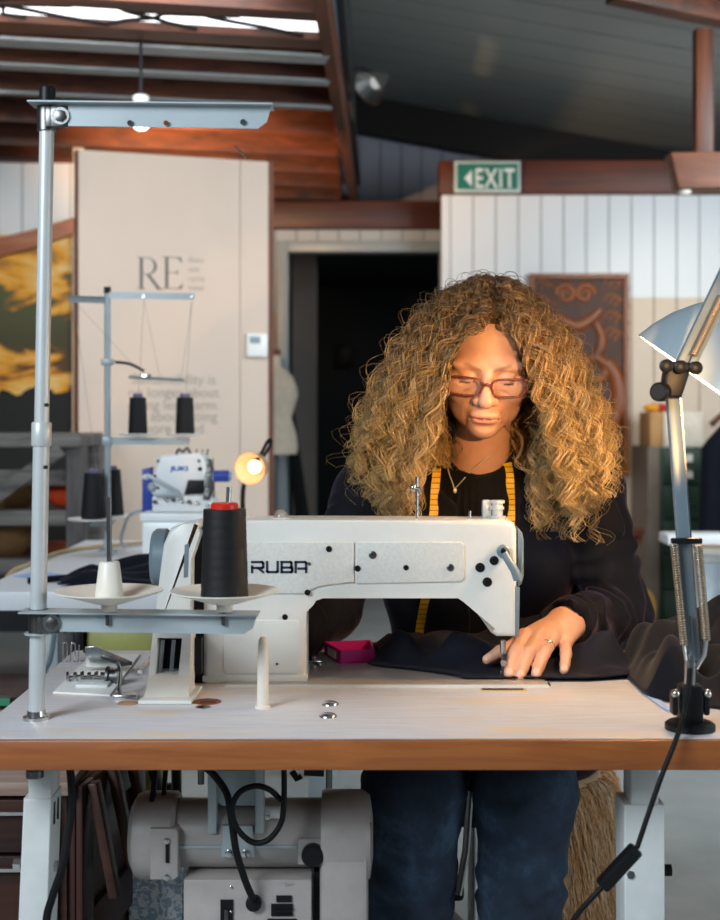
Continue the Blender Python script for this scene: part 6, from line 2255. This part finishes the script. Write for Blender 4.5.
R = np.random.RandomState(21)
NCL = 560           # curls
PER = 11            # hairs in a curl
MP = 74             # points along a hair
roots, norms = [], []
while len(roots) < NCL:
    v = R.normal(size=3); v /= np.linalg.norm(v)
    q = v3((0, .012, .032)) + v * v3((.075, .097, .089))
    yl = np.interp(q[2], [-.06, -.03, .04, .085, .118], [.03, .0, -.030, -.062, -.085])
    if q[2] < -.06 or q[1] < yl: continue
    n_ = v / v3((.075, .097, .089)); n_ /= np.linalg.norm(n_)
    roots.append(q); norms.append(n_)
for k in range(90):          # finer curls rooted along the hairline
    zz = R.uniform(.03, .118)
    yy = np.interp(zz, [-.06, -.03, .04, .085, .118], [.03, .0, -.030, -.062, -.085]) + R.uniform(-.006, .006)
    e2 = 1 - ((yy - .012) / .097) ** 2 - ((zz - .032) / .089) ** 2
    xx = math.sqrt(max(e2, .0)) * .075 * R.choice([-1, 1])
    q = v3((xx, yy, zz)); n_ = (q - v3((0, .012, .032))) / v3((.075, .097, .089)) ** 2
    roots.append(q); norms.append(n_ / np.linalg.norm(n_))
for k in range(70):          # curls rooted along the parting
    xx, yy = R.uniform(-.016, .026), R.uniform(-.075, .05)
    e2 = 1 - (xx / .075) ** 2 - ((yy - .012) / .097) ** 2
    q = v3((xx, yy, .032 + .089 * math.sqrt(max(e2, .01)))); n_ = (q - v3((0, .012, .032))) / v3((.075, .097, .089)) ** 2
    roots.append(q); norms.append(n_ / np.linalg.norm(n_))
for k in range(110):         # inner curls that hang close to the neck
    a_ = R.uniform(-2.3, 2.3) + PI / 2
    q = v3((.074 * math.cos(a_), .02 + .085 * max(math.sin(a_), -.1), R.uniform(-.045, .02))); n_ = v3((math.cos(a_), math.sin(a_), -.2))
    roots.append(q); norms.append(n_ / np.linalg.norm(n_))
NCL = len(roots)
roots = np.array(roots); norms = np.array(norms)
rw_ = from_head(roots); nw = norms @ RH.T
part = .006
side = np.where(roots[:, 0] > part, 1.0, -1.0)
back = roots[:, 1] > .06
side = np.where(back & (R.rand(NCL) < .5), -side, side)
az = np.degrees(np.arctan2(np.abs(roots[:, 0] - part) + .004, -(roots[:, 1] - .01)))        # 0 front .. 180 back
ae = 42 + (az / 180.0) * 128 + R.normal(0, 11, NCL)
ae = np.clip(ae, 40, 172)
inner = np.arange(NCL) >= NCL - 110
ae = np.where(inner, R.uniform(55, 170, NCL), ae)
hz = np.clip((roots[:, 2] + .06) / .18, 0, 1)       # low .. crown
re_ = .095 + .125 * np.clip(.25 + .75 * hz + R.normal(0, .22, NCL), 0, 1.1)
re_ *= np.where(ae > 120, .85, 1.0) * np.where(ae < 60, .92, 1.0)
re_ = np.where(inner, R.uniform(.070, .125, NCL), re_)
cen = v3((HC[0] - .004, HC[1] + .015, 0))
dirx = np.sin(np.radians(ae)) * side
diry = -np.cos(np.radians(ae))
ze = np.where(side > 0, .965, .975) + .13 * R.rand(NCL) + .06 * np.clip((re_ - .16) / .06, 0, 1)
ze = np.where((R.rand(NCL) < .16) & (ae < 100), ze - .05, ze)
p0 = rw_
p3 = np.stack([cen[0] + dirx * re_, cen[1] + diry * re_ * .85, ze], 1)
p1 = p0 + nw * (.050 + .015 * R.rand(NCL))[:, None] + v3((0, 0, .012)) * hz[:, None] + np.stack([side * .008, 0 * side, 0 * side], 1)
mz = p0[:, 2] * .35 + ze * .65
p2 = np.stack([cen[0] + dirx * re_ * .90, cen[1] + diry * re_ * .85, mz + .02], 1)
t = np.linspace(0, 1, MP)[None, :, None]
s = 1 - t
base = p0[:, None] * s**3 + p1[:, None] * 3 * s * s * t + p2[:, None] * 3 * s * t * t + p3[:, None] * t**3
L_ = np.linalg.norm(np.diff(base, axis=1), axis=2).sum(1)
tan = np.gradient(base, axis=1); tan /= np.linalg.norm(tan, axis=2, keepdims=True) + 1e-9
uu = np.cross(tan, np.tile(v3((.1, -.95, .25)), (NCL, MP, 1))); uu /= np.linalg.norm(uu, axis=2, keepdims=True) + 1e-9
ww = np.cross(tan, uu)
lam = R.uniform(.036, .062, NCL)
ph0 = R.uniform(0, 2 * PI, NCL)
amp0 = R.uniform(.0060, .0120, NCL)
hand_ = np.where(R.rand(NCL) < .5, 1, -1)
clump = R.uniform(.42, 1.18, (NCL, 1, 1))
P_, Rad, Ton = [], [], []
tt = np.linspace(0, 1, MP)[None]
grow = np.clip(tt * 3.2, 0, 1) * (.75 + .35 * tt)
palette = [lin('#9c7542'), lin('#c29656'), lin('#dbb474'), lin('#805b34'), lin('#ccab7c'), lin('#a98555')]
for j in range(PER):
    lead = j == 0
    ph = ph0 + R.normal(0, .20 if not lead else 0, NCL)
    amp = amp0 * (1 + R.normal(0, .16, NCL))
    if j >= PER - 2:            # flyaway hairs
        amp = amp * R.uniform(1.0, 1.9, NCL); ph = R.uniform(0, 2 * PI, NCL)
    arc = tt * L_[:, None]
    lamv = lam * (1 + R.normal(0, .015, NCL))
    th = hand_[:, None] * arc * 2 * PI / lamv[:, None] + ph[:, None]
    off = uu * (np.cos(th) * amp[:, None] * grow)[..., None] + ww * (np.sin(th) * amp[:, None] * grow)[..., None]
    spread = .0024 if j < PER - 2 else .013
    c0 = R.normal(0, spread, (NCL, 1)); c1 = R.normal(0, spread, (NCL, 1))
    fan = np.clip(tt * 2.0 + .15, 0, 1)
    off = off + uu * (c0 * fan)[..., None] + ww * (c1 * fan)[..., None]
    wob = .004 * fan * np.sin(arc * 2 * PI / .11 + R.uniform(0, 6, NCL)[:, None])
    path = base + off + uu * wob[..., None]
    rad = (.00080 if j < PER - 2 else .00042) * (1 - .45 * tt) * np.ones((NCL, 1)) * R.uniform(.8, 1.25, (NCL, 1))
    ci = np.array([palette[i] for i in R.randint(0, len(palette), NCL)])
    grey = R.rand(NCL) < .12
    ci[grey] = lin('#b3a58f')
    rootc = lin('#5f4931')
    mixr = np.clip((tt - .05) / .5, 0, 1)[..., None]
    tipm = (np.clip((tt - .45) / .5, 0, 1) * .65)[..., None]
    ton = rootc * (1 - mixr) + ci[:, None] * mixr
    ton = ton * (1 - tipm) + lin('#dcb878') * tipm
    ton = ton * R.uniform(.85, 1.15, (NCL, 1, 1)) * clump
    P_.append(path); Rad.append(rad); Ton.append(ton)
paths = np.concatenate(P_); rads = np.concatenate(Rad); tones = np.concatenate(Ton)
# keep hairs out of the face: the hairline closes in towards the top of the forehead
hqp = to_head(paths.reshape(-1, 3)).reshape(paths.shape)
jit = np.tile(R.normal(0, .005, NCL), PER)[:, None]
xb = np.interp(hqp[..., 2], [-.15, -.09, -.04, .0, .045, .075, .092], [.050, .060, .070, .072, .066, .050, .0]) + jit
infr = (hqp[..., 1] < -.030) & (hqp[..., 2] < .092) & (hqp[..., 2] > -.15) & (np.abs(hqp[..., 0]) < xb)
deep = infr & (xb - np.abs(hqp[..., 0]) > .030)
push = np.where(infr & ~deep, np.sign(hqp[..., 0]) * (xb - np.abs(hqp[..., 0])), 0)
for _ in range(2):
    push[:, 1:-1] = (push[:, :-2] + 2 * push[:, 1:-1] + push[:, 2:]) / 4
hqp[..., 0] += push
paths = from_head(hqp.reshape(-1, 3)).reshape(paths.shape)
keep = ~deep.any(1)
# the tape and the neckline stay clear of hair
clr = (paths[..., 0] > .112) & (paths[..., 0] < .300) & (paths[..., 2] < 1.078) & (paths[..., 1] < 2.43)
keep &= ~clr.any(1)
hair = strands_mesh('hair', paths[keep], rads[keep], tones[keep], hair_mat('curly hair'), woman)
# scalp cover in hair colour so that no skin shows through the parting
cap_fn = lambda p: (lambda q: np.maximum(np.maximum(ell_(q, (0, .014, .034), (.079, .099, .0915)), -(q[:, 1] - np.interp(q[:, 2], [-.06, -.03, .04, .085, .118], [.035, .006, -.024, -.058, -.082]))), -.02 - q[:, 2]) * HS)(to_head(p))
vc, fc = surface(cap_fn, HC - .18, HC + .2, .005)
np_mesh('hair_undercoat', vc, fc, hair_mat('hair near the scalp', .6, 0.0), woman, np.tile(lin('#4a3826'), (len(vc), 1)))

# ------------------------------------------------------------------ glasses
gl_ = thing('glasses', 'brown red framed glasses worn low on the nose of the sewing woman', 'glasses', from_head((0, -.1, -.01)))
gmt = plain('tortoise red brown acetate', '#6e2f24', .25, 0, .2, 60)
lens_m, nt, bs = new_mat('clear lens')
tr_ = nt.nodes.new('ShaderNodeBsdfTransparent'); gs_ = nt.nodes.new('ShaderNodeBsdfGlossy'); gs_.inputs['Roughness'].default_value = .02

mxs = nt.nodes.new('ShaderNodeMixShader')
mxs.inputs[0].default_value = .05; nt.links.new(tr_.outputs[0], mxs.inputs[1]); nt.links.new(gs_.outputs[0], mxs.inputs[2])
nt.links.new(mxs.outputs[0], nt.nodes['Material Output'].inputs['Surface'])
GY_, GZ = -.1100, -.0085


def rim_pts(sx_, grow_=0.0, n=40):
    pts = []
    for k in range(n):
        a = 2 * PI * k / n
        ca, sa = math.cos(a), math.sin(a)
        e = 3.2
        x = (abs(ca) ** (2 / e)) * math.copysign(1, ca) * (.0292 + grow_)
        z = (abs(sa) ** (2 / e)) * math.copysign(1, sa) * (.0158 + grow_)
        if z < 0: x *= .93
        X = sx_ * .0362 + x
        pts.append(from_head((X, GY_ + .9 * X * X * 2.2, GZ + z)))
    return pts


for sx_ in (-1, 1):
    MB().tube(rim_pts(sx_), .0019, 8, closed=True).build('rim', gmt, gl_, 60)
    lmb = MB()
    c = lmb.bm.verts.new(Vector(from_head((sx_ * .0362, GY_ + .0005, GZ))))
    ring = [lmb.bm.verts.new(Vector(p)) for p in rim_pts(sx_, -.0004)]
    for k in range(len(ring)):
        lmb._f([c, ring[k], ring[(k + 1) % len(ring)]])
    lmb.build('lens', lens_m, gl_, 60)
    hng = [from_head(p) for p in ((sx_ * .0640, GY_ + .0085, GZ + .012), (sx_ * .070, -.092, GZ + .014), (sx_ * .078, -.05, GZ + .014), (sx_ * .080, .0, GZ + .012))]
    MB().tube(smooth_path(hng, 6), .0022, 8).build('temple', gmt, gl_, 60)
MB().tube(smooth_path([from_head(p) for p in ((-.0085, GY_ + .0002, GZ + .004), (0, GY_ - .0035, GZ + .0075), (.0085, GY_ + .0002, GZ + .004))], 6), .0022, 8).build('bridge', gmt, gl_, 60)

# ------------------------------------------------------------------ necklace, tape measure, ring


def on_body(px, py, fn, y0=2.05, off=.002):
    """walk along the sight line of a photo pixel until the figure is met"""
    d = v3(((px - 360) / F, 1, -(py - HOR) / F))
    y = y0
    for _ in range(90):
        p = v3((0, 0, EYE)) + d * y
        s_ = float(fn(p[None])[0])
        if s_ < .0006: break
        y += max(s_ * .7, .0006)
    return v3((0, 0, EYE)) + d * (y - off)


skin_top = lambda p: np.minimum(top_sdf(p), trunk_sdf(p, .0005))
M['silver'] = plain('pale silver', '#efe6d6', .3, .5, .03)
nk = thing('necklace', 'fine silver necklace with small pendant at the neckline of the black blouse', 'necklace', on_body(455, 490, skin_top))
chain_pts = [on_body(x, y, skin_top) for x, y in ((447, 463), (449, 473), (453, 484), (455, 488), (462, 481), (471, 471), (480, 463), (489, 456))]
MB().tube(smooth_path(chain_pts, 6), .0011, 6).build('chain', M['silver'], nk)
pc_ = on_body(455, 490.5, skin_top, off=.004)
MB().ball(pc_, .0035, 12, (1, .6, 1.5)).build('pendant', M['silver'], nk)

tape_m, nt, bs = new_mat('yellow tape')
tcx = nt.nodes.new('ShaderNodeTexCoord'); sxx = nt.nodes.new('ShaderNodeSeparateXYZ'); nt.links.new(tcx.outputs['Object'], sxx.inputs[0])
dv = N(nt, 'ShaderNodeMath', operation='DIVIDE'); dv.inputs[1].default_value = .010; nt.links.new(sxx.outputs[2], dv.inputs[0])
fr_ = N(nt, 'ShaderNodeMath', operation='FRACT'); nt.links.new(dv.outputs[0], fr_.inputs[0])
rp_ = ramp(nt, [(0.0, srgb('#2a1c06')), (.10, srgb('#2a1c06')), (.16, srgb('#e3ab10')), (1.0, srgb('#edb616'))]); nt.links.new(fr_.outputs[0], rp_.inputs['Fac'])
nt.links.new(rp_.outputs['Color'], bs.inputs['Base Color']); bs.inputs['Roughness'].default_value = .45


def ribbon(pts, w, th=.0009, side_=(1, 0, 0)):
    mb = MB()
    pts = [Vector(p) for p in pts]
    prev = None
    for i, p in enumerate(pts):
        tg_ = (pts[min(i + 1, len(pts) - 1)] - pts[max(i - 1, 0)]).normalized()
        sd = Vector(side_); sd = (sd - tg_ * sd.dot(tg_)).normalized()
        nn = tg_.cross(sd)
        ring = [mb.bm.verts.new(p + sd * a * w / 2 + nn * b * th / 2) for a, b in ((-1, -1), (1, -1), (1, 1), (-1, 1))]
        if prev:
            for k in range(4): mb._f([prev[k], prev[(k + 1) % 4], ring[(k + 1) % 4], ring[k]])
        else: mb._f(ring[::-1])
        prev = ring
    mb._f(prev)
    return mb


dress = lambda p: np.minimum(np.minimum(top_sdf(p), jacket_sdf(p)), trunk_sdf(p, .001))
tm_ = thing('tape_measure', 'yellow tape measure hanging round the neck of the sewing woman', 'tape measure', on_body(435, 500, dress))
lft = [on_body(x, y, dress, off=.003) for x, y in ((436, 480), (435, 490), (434, 510), (432, 530), (430, 560), (428, 590))] + [on_body(x, y, dress, off=.004) for x, y in ((425, 600), (421.5, 618), (419.5, 634), (420, 648), (421, 652))]
lft = [lft[0] + v3((.002, .008, .022)), lft[0] + v3((.001, .003, .010))] + lft
ribbon(smooth_path(lft, 5), .0155).build('tape_end', tape_m, tm_, 60)
rgt = [on_body(x, y, dress, off=.004) for x, y in ((507, 463), (509, 474), (510, 490), (510.5, 515), (510, 550), (509, 590), (508, 620))]
ribbon(smooth_path(rgt, 5), .0165).build('tape_end', tape_m, tm_, 60)

rb = v3(KN[2] + (PIPs[2] - KN[2]) * .55)
rd_ = Vector(PIPs[2] - KN[2]).normalized()
rg = thing('finger_ring', 'slim gold ring with raised stone on the ring finger of the sewing hand', 'ring', rb)
u_, w_ = axes(rd_)[1:]
MB().tube([Vector(rb) + (u_ * math.cos(2 * PI * k / 28) + w_ * math.sin(2 * PI * k / 28)) * .0111 for k in range(28)], .0013, 8, closed=True).build('band', M['gold'], rg, 60)
MB().ball(Vector(rb) + Vector((.001, -.0085, .0075)), .0032, 12).build('stone', M['steel'], rg)
# ================================================================== cloth being sewn and the cloth by the lamp
def cloth_obj(name, label, fn, nu, nv, th, mat, cat='cloth'):
    o = MB().grid(fn, nu, nv).build(name, mat, None, 80)
    s_ = o.modifiers.new('solid', 'SOLIDIFY'); s_.thickness = th; s_.offset = 1
    return props(o, label, cat)


def ridge(x, y, x0, y0, x1, y1, h, w):
    ax, ay = x1 - x0, y1 - y0
    t = max(0, min(1, ((x - x0) * ax + (y - y0) * ay) / (ax * ax + ay * ay)))
    d2 = (x - x0 - ax * t) ** 2 + (y - y0 - ay * t) ** 2
    return h * math.exp(-d2 / (w * w))


def sewn(u, v):
    # u across, v from the needle plate back to the lap
    xf = .012 + .44 * u
    yf = 2.150 - .115 * min(1, u * 3.2) ** .8 + .02 * math.sin(u * 9) * (u < .3) + .028 * max(0, u - .75) / .25
    y = yf + (2.40 - yf) * v
    x = xf + .02 * math.sin(v * 5 + u * 3)
    z = TH + .0062 + .010 * min(1, v * 5)
    z += ridge(x, y, .035, 2.22, .075, 2.17, .036, .020) + ridge(x, y, .03, 2.26, .10, 2.27, .022, .02)
    z += ridge(x, y, .13, 2.20, .24, 2.24, .024, .050) - ridge(x, y, .10, 2.2, .12, 2.15, .006, .015) + ridge(x, y, .16, 2.15, .25, 2.13, .028, .020)
    z += ridge(x, y, .385, 2.115, .46, 2.135, .030, .018) + ridge(x, y, .33, 2.24, .45, 2.18, .035, .035) + ridge(x, y, .35, 2.15, .46, 2.10, .022, .018) + ridge(x, y, .25, 2.28, .40, 2.27, .03, .03)
    z += .005 * math.sin(38 * x + 12 * y + 2 * math.sin(18 * y)) + .006 * math.sin(70 * y - 25 * x) * min(1, v * 3)
    z += .004 * mnoise.noise(Vector((x * 14, y * 14, 3.0)))
    # lie flat under the fingers and the foot
    k = math.exp(-(((x - .25) / .088) ** 2 + ((y - 2.06) / .045) ** 2))
    z = z * (1 - k) + (TH + .0068) * k
    # over the table edge into the lap
    if y > 2.315:
        z -= (y - 2.315) * 1.2
    e = min(1, min(u, 1 - u, v * 2) * 14)
    z = TH + .0060 + (z - TH - .0060) * (.25 + .75 * e) if y < 2.315 else z
    return (x, y, max(z, TH + .006) if y < 2.315 else z)


navy2, nt, bs = new_mat('navy suiting')
v_ = coords(nt)
nz = N(nt, 'ShaderNodeTexNoise', Scale=10.0, Detail=4.0); nt.links.new(v_, nz.inputs['Vector'])
r_ = ramp(nt, [(.3, srgb('#10131d')), (.7, srgb('#181b28'))]); nt.links.new(nz.outputs['Fac'], r_.inputs['Fac']); nt.links.new(r_.outputs['Color'], bs.inputs['Base Color'])
bs.inputs['Roughness'].default_value = .8; bs.inputs['Specular IOR Level'].default_value = .15; bs.inputs['Sheen Weight'].default_value = .08; bs.inputs['Sheen Tint'].default_value = srgb('#c4b0b4')
n2 = N(nt, 'ShaderNodeTexNoise', Scale=600.0, Detail=2.0); nt.links.new(v_, n2.inputs['Vector'])
bp = N(nt, 'ShaderNodeBump', Strength=.25, Distance=.001); nt.links.new(n2.outputs['Fac'], bp.inputs['Height']); nt.links.new(bp.outputs['Normal'], bs.inputs['Normal'])
cloth_obj('sewn_cloth', 'dark navy cloth under the needle and the sewing hand', sewn, 150, 90, .0022, navy2)


def heap(u, v):
    x = .425 + .36 * u
    y = 1.83 + .40 * v
    # rounded outline towards the camera
    c = math.sqrt(max(0, 1 - (1 - min(1, u * 2.1)) ** 2))
    y = 2.02 + (y - 2.02) * (.35 + .65 * c)
    z = TH + .006
    z += ridge(x, y, .39, 2.06, .44, 1.90, .085, .035) + ridge(x, y, .46, 1.92, .62, 1.88, .050, .035) + ridge(x, y, .44, 2.04, .47, 1.95, .05, .03)
    z += ridge(x, y, .49, 2.08, .56, 1.97, .065, .045) + ridge(x, y, .60, 2.10, .66, 1.92, .12, .05) + ridge(x, y, .44, 2.14, .66, 2.16, .09, .06)
    z -= ridge(x, y, .49, 2.0, .52, 1.93, .03, .02)
    z = TH + .006 + (z - TH - .006) * .74
    z += .010 * mnoise.noise(Vector((x * 16, y * 16, 1.0))) + .006 * math.sin(46 * x - 60 * y + 3 * math.sin(20 * y)) + .004 * math.sin(75 * x + 35 * y)
    e = min(1, min(u, v, 1 - v) * 7)
    z = TH + .002 + (z - TH - .002) * math.sin(e * PI / 2)
    return (x, y, max(z, TH + .0012))


cloth_obj('draped_cloth', 'bunched dark plum cloth heaped on the table behind the lamp base', heap, 110, 110, .0024, plain('dark plum cloth', '#0d0f17', .85, 0, .15, 20, .3, 700, sheen=.08))
# pale blue tape along the cloth
def edge_(pts, w):
    return ribbon(smooth_path(pts, 6), w, .0008, (0, 1, 0))
o = edge_([(.430, 2.01, TH + .002), (.431, 1.95, TH + .002), (.433, 1.89, TH + .002), (.440, 1.835, TH + .002), (.462, 1.80, TH + .002)], .012).build('bias_tape', M['light_blue'], None, 60)
props(o, 'pale blue bias tape lying on the table along the plum cloth', 'tape')

# ================================================================== sheepskin over the chair
R2 = np.random.RandomState(5)
NF = 7500
MPF = 12
# a fleece draped over the seat and down its side
def fleece_pt(u, v):
    # u along the side, v from the seat top to the bottom of the hanging part
    a = -1.25 + 2.1 * u
    cx, cy_, r = .275, 2.58, .205 + .075 * v
    x = cx + r * math.cos(a) * (1 + .02 * math.sin(9 * a)); y = cy_ + r * math.sin(a) * .95
    z = .485 - .36 * v
    return Vector((x, y, z)), Vector((math.cos(a), math.sin(a), .0))


def fleece_grid(u, v):
    if v < .25:
        k = v / .25
        p, n = fleece_pt(u, 0)
        c = Vector((.26, 2.60, .488))
        return c.lerp(p, .35 + .65 * k)
    p, n = fleece_pt(u, (v - .25) / .75)
    return p


flc = thing('sheepskin_throw', 'fluffy tan sheepskin draped over the work chair', 'throw', (.26, 2.60, .48))
o = MB().grid(fleece_grid, 40, 30).build('hide', plain('tan hide', '#dcb98c', .9), flc, 80)
paths, rad, ton = [], [], []
for i in range(NF):
    u, v = R2.rand(), R2.rand()
    p, n = fleece_pt(u, v)
    p = np.array(p); n = np.array(n)
    ln = R2.uniform(.035, .075)
    sw_ = R2.normal(0, .35, 3)
    tt_ = np.linspace(0, 1, MPF)[:, None]
    d0_ = n + sw_ * .6; d0_ /= np.linalg.norm(d0_)
    pth = p + d0_ * ln * tt_ * (1 - .45 * tt_) + v3((0, 0, -1)) * ln * .9 * tt_**2 + np.sin(tt_ * 9 + R2.uniform(0, 6)) * R2.normal(0, .0016, 3)
    paths.append(pth); rad.append(.0013 * (1 - .7 * tt_[:, 0]))
    ton.append(np.tile(lin(['#ffe6bd', '#f2cd98', '#fff0d6', '#e2b880'][R2.randint(4)]), (MPF, 1)))
strands_mesh('fleece', np.array(paths), np.array(rad), np.array(ton), hair_mat('sheep wool', .7, .5), flc)
